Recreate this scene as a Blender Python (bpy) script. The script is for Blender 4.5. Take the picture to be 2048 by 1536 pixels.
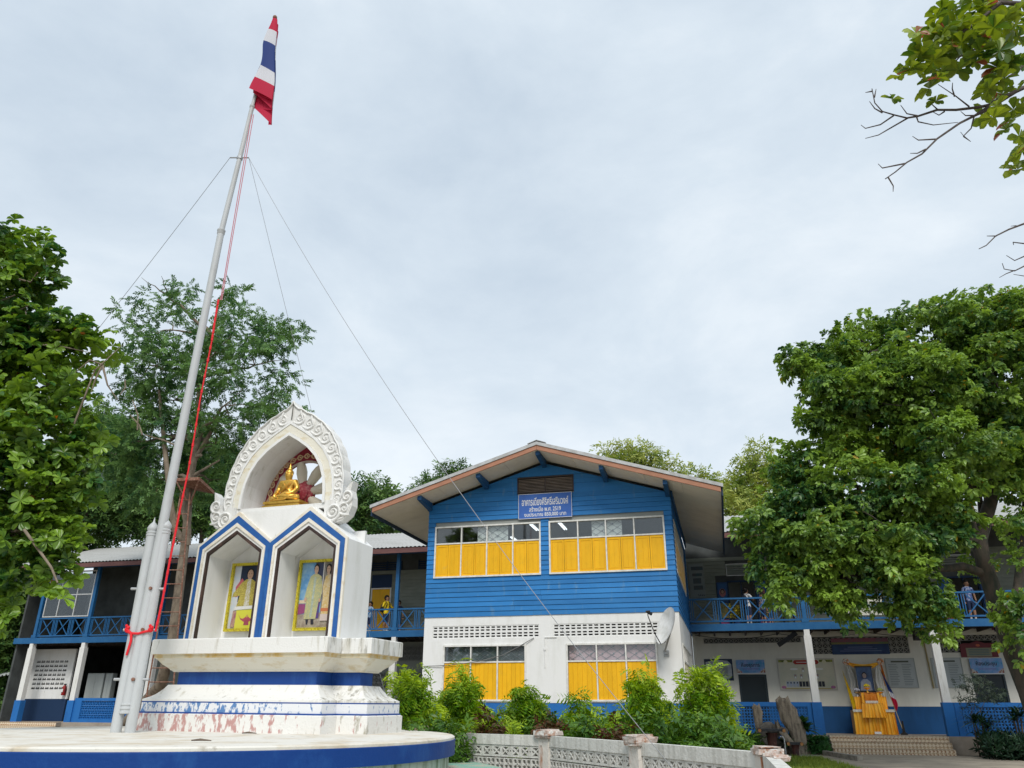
import bpy, bmesh, math, random
import numpy as np
from mathutils import Matrix, Vector
from mathutils.geometry import tessellate_polygon
for _o in list(bpy.data.objects): bpy.data.objects.remove(_o)
SC = bpy.context.scene; COL = SC.collection
R = math.radians; PI = math.pi
random.seed(7); RNG = np.random.default_rng(11)
# ---------------------------------------------------------------- camera
F = 1540.0; PITCH = R(22.63); ROLL = R(0.2); EYE = 1.5
_fw = Vector((0, math.cos(PITCH), math.sin(PITCH))); _rt = Vector((1, 0, 0)); _up = _rt.cross(_fw)
_r2 = _rt*math.cos(ROLL) + _up*math.sin(ROLL); _u2 = -_rt*math.sin(ROLL) + _up*math.cos(ROLL)
camd = bpy.data.cameras.new('camera'); cam = bpy.data.objects.new('camera', camd); COL.objects.link(cam)
camd.sensor_width = 36; camd.lens = 36*F/2048; camd.clip_end = 2000; camd.clip_start = .05
cam.matrix_world = Matrix(((_r2.x, _u2.x, -_fw.x, 0), (_r2.y, _u2.y, -_fw.y, 0), (_r2.z, _u2.z, -_fw.z, EYE), (0, 0, 0, 1)))
SC.camera = cam
# ---------------------------------------------------------------- sky, sun, exposure
SUN_EL, SUN_AZ = 47, 176          # azimuth: compass angle, 0 = +Y, clockwise; the sun stands behind the camera, to its right
W = bpy.data.worlds.new('World'); SC.world = W; W.use_nodes = True
nt = W.node_tree; nt.nodes.clear(); N = nt.nodes.new; LK = nt.links.new
out = N('ShaderNodeOutputWorld'); bg = N('ShaderNodeBackground'); bg.inputs[1].default_value = .12
sky = N('ShaderNodeTexSky'); sky.sky_type = 'NISHITA'; sky.sun_disc = False
sky.sun_elevation = R(SUN_EL); sky.sun_rotation = R(SUN_AZ); sky.dust_density = 2.5; sky.air_density = 1.0
tc = N('ShaderNodeTexCoord')
mp = N('ShaderNodeMapping'); mp.inputs['Scale'].default_value = (1, 1, 1.9)
nz = N('ShaderNodeTexNoise'); nz.inputs['Scale'].default_value = 2.9; nz.inputs['Detail'].default_value = 9; nz.inputs['Roughness'].default_value = .58; nz.inputs['Distortion'].default_value = .2
nz2 = N('ShaderNodeTexNoise'); nz2.inputs['Scale'].default_value = 1.1; nz2.inputs['Detail'].default_value = 3
addn = N('ShaderNodeMix'); addn.data_type = 'FLOAT'; addn.inputs[0].default_value = .42
cr = N('ShaderNodeValToRGB')
cr.color_ramp.elements[0].position = .36; cr.color_ramp.elements[0].color = (4.7, 5.5, 6.35, 1)
cr.color_ramp.elements[1].position = .65; cr.color_ramp.elements[1].color = (7.3, 7.8, 8.2, 1)
e = cr.color_ramp.elements.new(.5); e.color = (5.75, 6.5, 7.2, 1)
mx = N('ShaderNodeMix'); mx.data_type = 'RGBA'; mx.inputs[0].default_value = .93
LK(tc.outputs['Generated'], mp.inputs[0]); LK(mp.outputs[0], nz.inputs['Vector']); LK(mp.outputs[0], nz2.inputs['Vector'])
LK(nz.outputs['Fac'], addn.inputs[2]); LK(nz2.outputs['Fac'], addn.inputs[3]); LK(addn.outputs[0], cr.inputs[0])
LK(sky.outputs[0], mx.inputs[6]); LK(cr.outputs[0], mx.inputs[7]); LK(mx.outputs[2], bg.inputs[0]); LK(bg.outputs[0], out.inputs[0])
sd = bpy.data.lights.new('sun', 'SUN'); sd.energy = 2.2; sd.angle = R(20); sd.color = (1, .965, .9)
so = bpy.data.objects.new('sun', sd); COL.objects.link(so)
_az = R(SUN_AZ); _el = R(SUN_EL)
_sdir = Vector((math.sin(_az)*math.cos(_el), math.cos(_az)*math.cos(_el), math.sin(_el)))
so.rotation_euler = _sdir.to_track_quat('Z', 'Y').to_euler(); so.location = _sdir*60
vs = SC.view_settings; vs.view_transform = 'Standard'; vs.look = 'None'; vs.exposure = .12; vs.gamma = 1; vs.use_curve_mapping = False
SC.cycles.max_bounces = 8; SC.cycles.transparent_max_bounces = 8; SC.cycles.caustics_reflective = False; SC.cycles.caustics_refractive = False
# ---------------------------------------------------------------- helpers: frames and points
A = R(14.6)
MB_ = Matrix(((math.cos(A), math.sin(A), 0, 0), (-math.sin(A), math.cos(A), 0, 0), (0, 0, 1, 0), (0, 0, 0, 1)))       # school frame: u along the facade, w deeper, z up
AM = R(18.5); TL = R(.33)
_t = Vector((math.cos(AM), -math.sin(AM), 0)); _n = Vector((math.sin(AM), math.cos(AM), 0)); _z = Vector((0, 0, 1))
_tt = _t*math.cos(TL) - _z*math.sin(TL); _zz = _z*math.cos(TL) + _t*math.sin(TL)
MO_ = Matrix(((_tt.x, _n.x, _zz.x, -3), (_tt.y, _n.y, _zz.y, 13.3), (_tt.z, _n.z, _zz.z, 1.05), (0, 0, 0, 1)))         # shrine frame (settled by a third of a degree)
WO_ = Matrix.Identity(4)
def at(x, y, Y):                       # the point at depth Y that the photo shows at (x, y)
    r = _fw*F + _r2*(x - 1024) + _u2*(768 - y)
    return Vector((0, 0, EYE)) + r*(Y/r.y)
def on_ground(x, y, z=0.0):
    r = _fw*F + _r2*(x - 1024) + _u2*(768 - y)
    return Vector((0, 0, EYE)) + r*((z - EYE)/r.z)
def bw(u, w, z=0): return MB_ @ Vector((u, w, z))
# ---------------------------------------------------------------- materials
MATS = {}
def mat(name, col, rough=.75, var=None, scale=6.0, stretch=(1, 1, 1), lo=.4, hi=.65, bump=0, bscale=40, metal=0, spec=.3, detail=5, island=0, trans=0, var2=None, s2=2.0, lo2=.55, hi2=.7, st2=(1, 1, 1), grad=None, grad2=None):
    """painted or natural surface: base colour, one or two noise-driven second colours (stains, wear), a fine bump, per-piece variation"""
    if name in MATS: return MATS[name]
    m = bpy.data.materials.new(name); m.use_nodes = True; t = m.node_tree; b = t.nodes['Principled BSDF']
    b.inputs['Roughness'].default_value = rough; b.inputs['Metallic'].default_value = metal; b.inputs['Specular IOR Level'].default_value = spec
    Nn = t.nodes.new; L = t.links.new
    cur = None; base = (*col, 1)
    co = Nn('ShaderNodeTexCoord')
    def layer(prev, c2, sc, st, a, z, grad=None):
        mpn = Nn('ShaderNodeMapping'); mpn.inputs['Scale'].default_value = st
        n = Nn('ShaderNodeTexNoise'); n.inputs['Scale'].default_value = sc; n.inputs['Detail'].default_value = detail; n.inputs['Roughness'].default_value = .62
        r = Nn('ShaderNodeMapRange'); r.inputs[1].default_value = a; r.inputs[2].default_value = z
        x = Nn('ShaderNodeMix'); x.data_type = 'RGBA'
        L(co.outputs['Object'], mpn.inputs[0]); L(mpn.outputs[0], n.inputs['Vector']); L(n.outputs['Fac'], r.inputs[0]); L(r.outputs[0], x.inputs[0])
        if grad:                                          # the wear thins out along the course
            sp = Nn('ShaderNodeSeparateXYZ'); g2 = Nn('ShaderNodeMapRange'); g2.inputs[1].default_value = grad[0]; g2.inputs[2].default_value = grad[1]; g2.inputs[3].default_value = grad[2]; g2.inputs[4].default_value = grad[3]
            sm = Nn('ShaderNodeMath'); L(co.outputs['Object'], sp.inputs[0]); L(sp.outputs[0], g2.inputs[0]); L(n.outputs['Fac'], sm.inputs[0]); L(g2.outputs[0], sm.inputs[1]); L(sm.outputs[0], r.inputs[0])
        if prev is None: x.inputs[6].default_value = base
        else: L(prev, x.inputs[6])
        x.inputs[7].default_value = (*c2, 1)
        return x.outputs[2]
    if var: cur = layer(cur, var, scale, stretch, lo, hi, grad)
    if var2: cur = layer(cur, var2, s2, st2, lo2, hi2, grad2)
    if island:
        g = Nn('ShaderNodeNewGeometry'); oi = Nn('ShaderNodeObjectInfo'); ad = Nn('ShaderNodeMath'); ad.operation = 'ADD'; fr = Nn('ShaderNodeMath'); fr.operation = 'FRACT'
        L(g.outputs['Random Per Island'], ad.inputs[0]); L(oi.outputs['Random'], ad.inputs[1]); L(ad.outputs[0], fr.inputs[0])
        mr = Nn('ShaderNodeMapRange'); mr.inputs[3].default_value = 1 - island; mr.inputs[4].default_value = 1 + island
        L(fr.outputs[0], mr.inputs[0])
        h = Nn('ShaderNodeHueSaturation')
        L(mr.outputs[0], h.inputs['Value'])
        if cur is None: h.inputs['Color'].default_value = base
        else: L(cur, h.inputs['Color'])
        cur = h.outputs[0]
    if cur is None: b.inputs['Base Color'].default_value = base
    else: L(cur, b.inputs['Base Color'])
    if bump:
        n = Nn('ShaderNodeTexNoise'); n.inputs['Scale'].default_value = bscale; n.inputs['Detail'].default_value = 4
        bp = Nn('ShaderNodeBump'); bp.inputs['Strength'].default_value = bump; bp.inputs['Distance'].default_value = .02
        L(co.outputs['Object'], n.inputs['Vector']); L(n.outputs['Fac'], bp.inputs['Height']); L(bp.outputs[0], b.inputs['Normal'])
    if trans:
        tr = Nn('ShaderNodeBsdfTranslucent'); ms = Nn('ShaderNodeMixShader'); ms.inputs[0].default_value = trans
        if cur is None: tr.inputs[0].default_value = base
        else: L(cur, tr.inputs[0])
        o = t.nodes['Material Output']; L(b.outputs[0], ms.inputs[1]); L(tr.outputs[0], ms.inputs[2]); L(ms.outputs[0], o.inputs[0])
    MATS[name] = m; return m
def leafmat(name, c1, c2, isl=.35, trans=.28, rough=.45, yellow=None):
    """leaf: colour between two greens leaf by leaf, some leaves yellowed, light passing through"""
    if name in MATS: return MATS[name]
    m = bpy.data.materials.new(name); m.use_nodes = True; t = m.node_tree; b = t.nodes['Principled BSDF']; Nn = t.nodes.new; L = t.links.new
    b.inputs['Roughness'].default_value = rough; b.inputs['Specular IOR Level'].default_value = .35
    g = Nn('ShaderNodeNewGeometry'); oi = Nn('ShaderNodeObjectInfo'); ad = Nn('ShaderNodeMath'); fr = Nn('ShaderNodeMath'); fr.operation = 'FRACT'
    L(g.outputs['Random Per Island'], ad.inputs[0]); L(oi.outputs['Random'], ad.inputs[1]); L(ad.outputs[0], fr.inputs[0])
    co = Nn('ShaderNodeTexCoord'); n = Nn('ShaderNodeTexNoise'); n.inputs['Scale'].default_value = .9; n.inputs['Detail'].default_value = 3
    L(co.outputs['Object'], n.inputs['Vector'])
    s = Nn('ShaderNodeMath'); s.operation = 'MULTIPLY_ADD'; s.inputs[1].default_value = isl*1.6; L(fr.outputs[0], s.inputs[0])
    mr = Nn('ShaderNodeMapRange'); mr.inputs[1].default_value = .35; mr.inputs[2].default_value = .65; mr.inputs[3].default_value = -.3; mr.inputs[4].default_value = .75; mr.clamp = True
    L(n.outputs['Fac'], mr.inputs[0]); L(mr.outputs[0], s.inputs[2])
    cr = Nn('ShaderNodeValToRGB'); cr.color_ramp.elements[0].position = 0; cr.color_ramp.elements[0].color = (*c1, 1)
    cr.color_ramp.elements[1].position = 1; cr.color_ramp.elements[1].color = (*c2, 1)
    L(s.outputs[0], cr.inputs[0]); cur = cr.outputs[0]
    if yellow:
        gt = Nn('ShaderNodeMath'); gt.operation = 'GREATER_THAN'; gt.inputs[1].default_value = yellow[1]; L(fr.outputs[0], gt.inputs[0])
        x = Nn('ShaderNodeMix'); x.data_type = 'RGBA'; L(gt.outputs[0], x.inputs[0]); L(cur, x.inputs[6]); x.inputs[7].default_value = (*yellow[0], 1); cur = x.outputs[2]
    L(cur, b.inputs['Base Color'])
    tr = Nn('ShaderNodeBsdfTranslucent'); ms = Nn('ShaderNodeMixShader'); ms.inputs[0].default_value = trans
    h = Nn('ShaderNodeHueSaturation'); h.inputs['Saturation'].default_value = 1.1; h.inputs['Value'].default_value = 1.5; h.inputs['Hue'].default_value = .485
    L(cur, h.inputs['Color']); L(h.outputs[0], tr.inputs[0])
    o = t.nodes['Material Output']; L(b.outputs[0], ms.inputs[1]); L(tr.outputs[0], ms.inputs[2]); L(ms.outputs[0], o.inputs[0])
    MATS[name] = m; return m
def glass(name, tint=(.90, .93, .93), rough=.03):
    """thin window glass: clear straight through, mirror-like towards grazing angles"""
    m = bpy.data.materials.new(name); m.use_nodes = True; t = m.node_tree; t.nodes.clear(); Nn = t.nodes.new; L = t.links.new
    tr = Nn('ShaderNodeBsdfTransparent'); tr.inputs[0].default_value = (*tint, 1); gl = Nn('ShaderNodeBsdfGlossy'); gl.inputs['Roughness'].default_value = rough
    lw = Nn('ShaderNodeLayerWeight'); lw.inputs[0].default_value = .5; pw = Nn('ShaderNodeMath'); pw.operation = 'POWER'; pw.inputs[1].default_value = 4; fr = Nn('ShaderNodeMath'); fr.operation = 'MULTIPLY_ADD'; fr.inputs[1].default_value = .85; fr.inputs[2].default_value = .09; L(lw.outputs['Facing'], pw.inputs[0]); L(pw.outputs[0], fr.inputs[0]); ms = Nn('ShaderNodeMixShader'); o = Nn('ShaderNodeOutputMaterial')
    L(fr.outputs[0], ms.inputs[0]); L(tr.outputs[0], ms.inputs[1]); L(gl.outputs[0], ms.inputs[2]); L(ms.outputs[0], o.inputs[0])
    MATS[name] = m; return m
# ---------------------------------------------------------------- mesh builder
class MB:
    def __init__(s): s.v = []; s.f = []; s.m = []; s.mi = 0
    def add(s, vs, fs):
        o = len(s.v); s.v += [tuple(p) for p in vs]; s.f += [tuple(i + o for i in f) for f in fs]; s.m += [s.mi]*len(fs); return s
    def box(s, x0, x1, y0, y1, z0, z1):
        return s.add([(x0, y0, z0), (x1, y0, z0), (x1, y1, z0), (x0, y1, z0), (x0, y0, z1), (x1, y0, z1), (x1, y1, z1), (x0, y1, z1)],
                     [(0, 3, 2, 1), (4, 5, 6, 7), (0, 1, 5, 4), (1, 2, 6, 5), (2, 3, 7, 6), (3, 0, 4, 7)])
    def bar(s, p, q, a, b, up=(0, 0, 1)):      # square bar from p to q, a wide across, b along "up"
        p = Vector(p); q = Vector(q); d = (q - p).normalized(); u = Vector(up); x = d.cross(u)
        if x.length < 1e-4: x = d.cross(Vector((1, 0, 0)))
        x.normalize(); y = x.cross(d).normalized(); vs = []
        for c in (p, q):
            for i, j in ((-1, -1), (1, -1), (1, 1), (-1, 1)): vs.append(c + x*(i*a/2) + y*(j*b/2))
        return s.add(vs, [(0, 1, 2, 3), (7, 6, 5, 4), (0, 4, 5, 1), (1, 5, 6, 2), (2, 6, 7, 3), (3, 7, 4, 0)])
    def tube(s, pts, r, n=8, cap=True):
        pts = [Vector(p) for p in pts]; k = len(pts)
        rs = list(r) if hasattr(r, '__len__') else [r]*k
        vs = []; fs = []; x = None
        for i, p in enumerate(pts):
            d = (pts[min(i+1, k-1)] - pts[max(i-1, 0)]).normalized()
            if x is None:
                x = d.cross(Vector((0, 0, 1)))
                if x.length < 1e-3: x = d.cross(Vector((1, 0, 0)))
            x = (x - d*x.dot(d)).normalized(); y = d.cross(x)
            for j in range(n):
                a = 2*PI*j/n; vs.append(p + (x*math.cos(a) + y*math.sin(a))*rs[i])
        for i in range(k-1):
            for j in range(n):
                a = i*n + j; b = i*n + (j+1) % n; fs.append((a, b, b+n, a+n))
        if cap: fs.append(tuple(range(n-1, -1, -1))); fs.append(tuple(range((k-1)*n, k*n)))
        return s.add(vs, fs)
    def lathe(s, prof, c=(0, 0, 0), n=16, cap=True):          # prof: (radius, z)
        vs = []; fs = []; k = len(prof)
        for r, z in prof:
            for j in range(n):
                a = 2*PI*j/n; vs.append((c[0] + r*math.cos(a), c[1] + r*math.sin(a), c[2] + z))
        for i in range(k-1):
            for j in range(n):
                a = i*n + j; b = i*n + (j+1) % n; fs.append((a, b, b+n, a+n))
        if cap: fs.append(tuple(range(n-1, -1, -1))); fs.append(tuple(range((k-1)*n, k*n)))
        return s.add(vs, fs)
    def prism(s, poly, y0, y1, holes=(), axis='y', back=True):     # polygon in (x, z) pushed along y (or in (x, y) along z, or in (y, z) along x)
        loops = [list(poly)] + [list(h) for h in holes]
        P = {'y': lambda a, b, c: (a, c, b), 'z': lambda a, b, c: (a, b, c), 'x': lambda a, b, c: (c, a, b)}[axis]
        flat = [p for l in loops for p in l]; nn = len(flat)
        tri = tessellate_polygon([[Vector((p[0], p[1], 0)) for p in l] for l in loops])
        vs = [P(p[0], p[1], y0) for p in flat] + [P(p[0], p[1], y1) for p in flat]
        fs = [tuple(t) for t in tri]
        if back: fs += [tuple(i + nn for i in reversed(t)) for t in tri]
        o = 0
        for l in loops:
            for i in range(len(l)):
                a = o + i; b = o + (i+1) % len(l); fs.append((a, b, b+nn, a+nn))
            o += len(l)
        return s.add(vs, fs)
    def sphere(s, c, r, n=12, m=8, sc=(1, 1, 1)):
        vs = []; fs = []
        for i in range(m+1):
            th = PI*i/m
            for j in range(n):
                a = 2*PI*j/n; vs.append((c[0] + r*sc[0]*math.sin(th)*math.cos(a), c[1] + r*sc[1]*math.sin(th)*math.sin(a), c[2] + r*sc[2]*math.cos(th)))
        for i in range(m):
            for j in range(n):
                a = i*n + j; b = i*n + (j+1) % n; fs.append((a, a+n, b+n, b))
        return s.add(vs, fs)
    def quad(s, a, b, c, d): return s.add([a, b, c, d], [(0, 1, 2, 3)])
    def mesh(s, name, mats, base=(0, 0, 0), smooth=False, fix=True):
        me = bpy.data.meshes.new(name)
        b = base
        me.from_pydata([(p[0]-b[0], p[1]-b[1], p[2]-b[2]) for p in s.v], [], s.f)
        for mm in (mats if isinstance(mats, (list, tuple)) else [mats]): me.materials.append(mm)
        if len(me.materials) > 1: me.polygons.foreach_set('material_index', s.m)
        if fix:
            bm = bmesh.new(); bm.from_mesh(me); bmesh.ops.remove_doubles(bm, verts=bm.verts, dist=1e-5); bmesh.ops.recalc_face_normals(bm, faces=bm.faces); bm.to_mesh(me); bm.free()
        if smooth:
            me.shade_smooth()
            try: me.set_sharp_from_angle(angle=R(smooth if smooth > 1 else 40))
            except Exception: pass
        return me
def link(name, data, parent=None, loc=None, M=None):
    o = bpy.data.objects.new(name, data); COL.objects.link(o)
    if parent: o.parent = parent
    if M is not None: o.matrix_world = M
    if loc is not None: o.location = loc
    return o
class Thing:
    """an Empty at the thing's base; parts take coordinates in the thing's frame"""
    def __init__(s, name, label, cat, base=(0, 0, 0), M=WO_, group=None):
        s.base = Vector(base); s.M = M; s.e = link(name, None, M=M @ Matrix.Translation(s.base)); s.e.empty_display_size = .2
        s.e['label'] = label; s.e['category'] = cat
        if group: s.e['group'] = group
    def part(s, name, mb, m, parent=None, smooth=False, label=None, stuff=False):
        me = mb if isinstance(mb, bpy.types.Mesh) else mb.mesh(name, m, s.base, smooth)
        o = link(name, me, parent or s.e)
        if label: o['label'] = label
        if stuff: o['kind'] = 'stuff'
        return o
    def copy_part(s, o, off, parent=None):
        c = o.copy(); COL.objects.link(c); c.parent = parent or s.e; c.location = o.location + Vector(off); return c
def single(name, mb, m, label, cat, base=(0, 0, 0), M=WO_, group=None, smooth=False, kind=None):
    o = link(name, mb.mesh(name, m, base, smooth), M=M @ Matrix.Translation(Vector(base)))
    if kind: o['kind'] = kind
    if label: o['label'] = label
    if cat: o['category'] = cat
    if group: o['group'] = group
    return o
def structure(name, mb, m, M=WO_, smooth=False, kind='structure'): return single(name, mb, m, None, None, M=M, smooth=smooth, kind=kind)
def copy_tree(o, parent=None):
    c = o.copy(); COL.objects.link(c)
    if parent: c.parent = parent; c.matrix_parent_inverse = o.matrix_parent_inverse
    for ch in list(o.children): copy_tree(ch, c)
    return c
def text_mesh(body, size, m, bold=.0, depth=.004):
    """lettering lying in x-z, facing -y, centred on the origin"""
    c = bpy.data.curves.new('lettering', 'FONT'); c.body = body; c.size = size; c.align_x = 'CENTER'; c.align_y = 'CENTER'; c.extrude = depth/2; c.offset = bold; c.resolution_u = 3
    o = bpy.data.objects.new('lettering', c); COL.objects.link(o)
    dg = bpy.context.evaluated_depsgraph_get(); me = bpy.data.meshes.new_from_object(o.evaluated_get(dg)); bpy.data.objects.remove(o); bpy.data.curves.remove(c)
    me.transform(Matrix.Rotation(R(90), 4, 'X')); me.materials.clear(); me.materials.append(m); me.name = 'lettering'
    return me
def fit_text(body, w, h, m, bold=0):
    me = text_mesh(body, 1, m, bold); xs = [v.co.x for v in me.vertices]; zs = [v.co.z for v in me.vertices]
    sx = w/(max(xs)-min(xs)); sz = h/(max(zs)-min(zs)); cx = (max(xs)+min(xs))/2; cz = (max(zs)+min(zs))/2
    me.transform(Matrix.Translation((-cx, 0, -cz))); me.transform(Matrix.Diagonal((sx, 1, sz, 1))); return me
def tilemat(name, a, b, c, s):
    """glazed tile with a printed diamond pattern"""
    m = mat(name, a, .4, b, 30, lo=.5, hi=.62, island=.08); t = m.node_tree; Nn = t.nodes.new; L = t.links.new; bs = t.nodes['Principled BSDF']; src = bs.inputs['Base Color'].links[0].from_socket
    co = Nn('ShaderNodeTexCoord'); mp_ = Nn('ShaderNodeMapping'); mp_.inputs['Rotation'].default_value = (R(90), R(0), R(0)); mp2 = Nn('ShaderNodeMapping'); mp2.inputs['Rotation'].default_value = (0, 0, R(45)); ck = Nn('ShaderNodeTexChecker'); ck.inputs['Scale'].default_value = s
    vo = Nn('ShaderNodeTexVoronoi'); vo.inputs['Scale'].default_value = s*.7; vo.inputs['Randomness'].default_value = .15; lt = Nn('ShaderNodeMath'); lt.operation = 'LESS_THAN'; lt.inputs[1].default_value = .22
    x = Nn('ShaderNodeMix'); x.data_type = 'RGBA'; y = Nn('ShaderNodeMix'); y.data_type = 'RGBA'; x.inputs[7].default_value = (*c, 1); y.inputs[7].default_value = (*b, 1)
    L(co.outputs['Object'], mp_.inputs[0]); L(mp_.outputs[0], mp2.inputs[0]); L(mp2.outputs[0], ck.inputs[0]); L(co.outputs['Object'], vo.inputs['Vector']); L(vo.outputs['Distance'], lt.inputs[0])
    L(ck.outputs['Fac'], x.inputs[0]); L(src, x.inputs[6]); L(lt.outputs[0], y.inputs[0]); L(x.outputs[2], y.inputs[6]); L(y.outputs[2], bs.inputs['Base Color']); return m
# ---------------------------------------------------------------- palette
WHITE = mat('white_paint', (.80, .80, .79), .7, (.68, .68, .65), 3, (1, 1, .25), .48, .78, .15, 30, var2=(.34, .33, .28), s2=7, lo2=.66, hi2=.85, st2=(1, 1, .3))
CORNW = mat('stained_cornice_white', (.75, .745, .72), .8, (.44, .41, .33), 5, (1.6, 1.6, .22), .54, .8, .25, 30, var2=(.19, .18, .14), s2=8, lo2=.60, hi2=.78, st2=(1.3, 1.3, .3), grad=(.9, 1.9, -.03, .06), grad2=(1.2, 1.8, -.06, .075))
DIRTYWHITE = mat('weathered_white', (.75, .745, .725), .8, (.42, .40, .33), 5, (1.6, 1.6, .22), .55, .82, .25, 30, var2=(.12, .12, .10), s2=9, lo2=.68, hi2=.78, st2=(1, 1, .5))
CREAMW = mat('cream_white_plaster', (.76, .73, .63), .8, (.58, .45, .22), 3.5, (1, 1, 2.2), .52, .8, .2, 35, var2=(.25, .24, .2), s2=12, lo2=.68, hi2=.8, st2=(1, 1, .3))
CREAM = mat('cream_wall', (.74, .73, .66), .8, (.64, .63, .56), 2, (1, 1, .3), .45, .75, .1, 30)
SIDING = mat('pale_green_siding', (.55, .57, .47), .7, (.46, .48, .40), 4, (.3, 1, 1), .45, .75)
BLUE = mat('blue_paint', (.017, .165, .44), .55, (.028, .20, .50), 2.2, (.35, 1, 1.2), .38, .68, .1, 60, island=.13, var2=(.10, .24, .42), s2=5, lo2=.58, hi2=.8, st2=(1.2, 1, .35))
BLUE2 = mat('blue_rail_paint', (.014, .105, .27), .5, (.024, .13, .30), 4, lo=.4, hi=.7)
NAVY = mat('deep_blue_paint', (.012, .062, .28), .5, (.03, .11, .36), 6, (1, 1, .3), .5, .8, .1, 50, var2=(.2, .26, .4), s2=22, lo2=.7, hi2=.75)
BASEBLUE = mat('base_blue_paint', (.018, .145, .44), .6, (.014, .10, .32), 3, (1, 1, .4), .5, .8)
YELLOW = mat('yellow_shutter_paint', (.86, .46, .008), .55, (.76, .41, .008), 5, (1.2, 1, .6), .45, .75, .12, 60, island=.06, var2=(.66, .40, .06), s2=2.5, lo2=.62, hi2=.8)
BROWN = mat('dark_brown_paint', (.045, .03, .026), .5, (.1, .06, .05), 8, (1, 1, .2), .5, .7)
FASCIA = mat('reddish_fascia_board', (.42, .20, .125), .6, (.34, .16, .10), 5, (.4, 1, 1), .45, .7)
SOFFIT = mat('soffit_board', (.80, .75, .64), .8, (.70, .65, .55), 1.5, lo=.45, hi=.7)
ROOFM = mat('pale_roof_sheet', (.43, .43, .42), .6, (.33, .33, .31), 2.5, (.4, 1.6, 1), .45, .75, metal=0)
STEEL = mat('painted_steel_pole', (.50, .52, .53), .42, (.42, .43, .43), 5, (1, 1, .3), .5, .75, .05, 40)
RED = mat('red_rope', (.72, .02, .03), .6)
DARK = mat('dark_interior', (.018, .02, .022), .9)
DARKWOOD = mat('dark_wood', (.05, .04, .036), .7, (.09, .07, .055), 6, (.3, 1, 1), .4, .7)
BARK = mat('brown_bark', (.16, .125, .095), .9, (.07, .055, .045), 6, (1, 1, .35), .42, .62, .6, 14)
PALEBARK = mat('pale_bark', (.25, .205, .155), .9, (.13, .1, .075), 5, (1, 1, .5), .45, .65, .5, 16)
GOLD = mat('gold_leaf', (.83, .50, .10), .3, (.62, .33, .05), 14, lo=.5, hi=.75, metal=.75, bump=.1, bscale=60)
PLAINGOLD = mat('gilt_frame', (.62, .52, .04), .45, (.36, .28, .02), 30, lo=.5, hi=.6, metal=.2)
BLACK = mat('black_metal', (.02, .02, .022), .45)
GALV = mat('galvanised', (.42, .43, .44), .45, metal=.6)
RUST = mat('rusty_steel', (.19, .085, .055), .8, (.32, .2, .15), 14, lo=.45, hi=.65)
GLASS = glass('window_glass')
SKIN = mat('skin', (.36, .2, .13), .6)
HAIR = mat('black_hair', (.012, .01, .01), .5)
# ================================================================ ground
g = MB(); g.add([(-900, -900, 0), (900, -900, 0), (900, 900, 0), (-900, 900, 0)], [(0, 1, 2, 3)])
structure('ground', g, mat('bare_ground', (.30, .25, .185), .95, (.2, .165, .12), .8, lo=.4, hi=.65, bump=.4, bscale=12, var2=(.36, .32, .25), s2=5, lo2=.55, hi2=.7))
g = MB(); P = [bw(2.2, 29.6), bw(3.1, 29.6), bw(3.3, 30.9), bw(7.4, 30.9), bw(8.2, 29.5), bw(16, 28.5), bw(16, 10), bw(3.2, 18)]
g.add([(p.x, p.y, .008) for p in P], [tuple(range(len(P)))])
structure('driveway', g, mat('dusty_concrete', (.40, .345, .27), .9, (.29, .25, .2), 1.2, lo=.42, hi=.62, bump=.25, bscale=25, var2=(.16, .14, .11), s2=14, lo2=.68, hi2=.74))
g = MB(); P = [bw(-.2, 27.2), bw(2.1, 27.4), bw(2.9, 29.8), bw(-.4, 30.2)]
g.add([(p.x, p.y, .016) for p in P], [tuple(range(len(P)))])
structure('gravel_bed', g, mat('pale_gravel', (.42, .41, .38), .95, (.2, .19, .17), 60, lo=.4, hi=.6, bump=.9, bscale=55))
# ================================================================ gabled front block
UC = -5.21; WF = 24.4; UL = -9.25; UR = -1.17; SL = .308
def gz(u): return 9.0 - SL*abs(u - UC)
blk = Thing('school_building', 'blue boarded gabled block with yellow shutters over a white ground floor', 'building', (UC, WF, 0), MB_)
def winhole(u0, u1, z0, z1): return [(u0, z0), (u1, z0), (u1, z1), (u0, z1)]
LWIN = [(-8.57, -5.87), (-4.62, -1.88)]; UWIN = [(-9.0, -5.37), (-5.10, -1.405)]
VENT = [(-8.96, -5.46), (-5.01, -1.45)]
w_ = MB(); w_.prism([(UL, 1.56), (UR, 1.56), (UR, 4.1), (UL, 4.1)], WF, WF+.14, [winhole(a, b, 1.6, 3.24) for a, b in LWIN] + [winhole(a, b, 3.44, 3.82) for a, b in VENT])
w_.prism([(WF+.14, 1.56), (33.7, 1.56), (33.7, 4.1), (WF+.14, 4.1)], UR-.14, UR, [winhole(25.0, 30.9, 1.6, 3.24)], axis='x')
w_.box(UL, UL+.14, WF+.14, 33.7, 1.56, 4.1)
blk.part('wall', w_, WHITE)
w_ = MB(); w_.box(UL-.03, UR+.03, WF-.03, WF+.14, 0, 1.55); w_.box(UR-.14, UR+.03, WF+.14, 33.7, 0, 1.55); w_.box(UL-.03, UL+.14, WF+.14, 33.7, 0, 1.55)
blk.part('base_course', w_, BASEBLUE)
w_ = MB()    # boarding backing with the openings, floors, rear wall
w_.prism([(UL+.02, 4.1), (UR-.02, 4.1), (UR-.02, gz(UR)-.05), (UC, 8.92), (UL+.02, gz(UL)-.05)], WF+.03, WF+.1, [winhole(a, b, 5.33, 7.03) for a, b in UWIN] + [winhole(-6.15, -4.24, 8.03, 8.5)])
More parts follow.
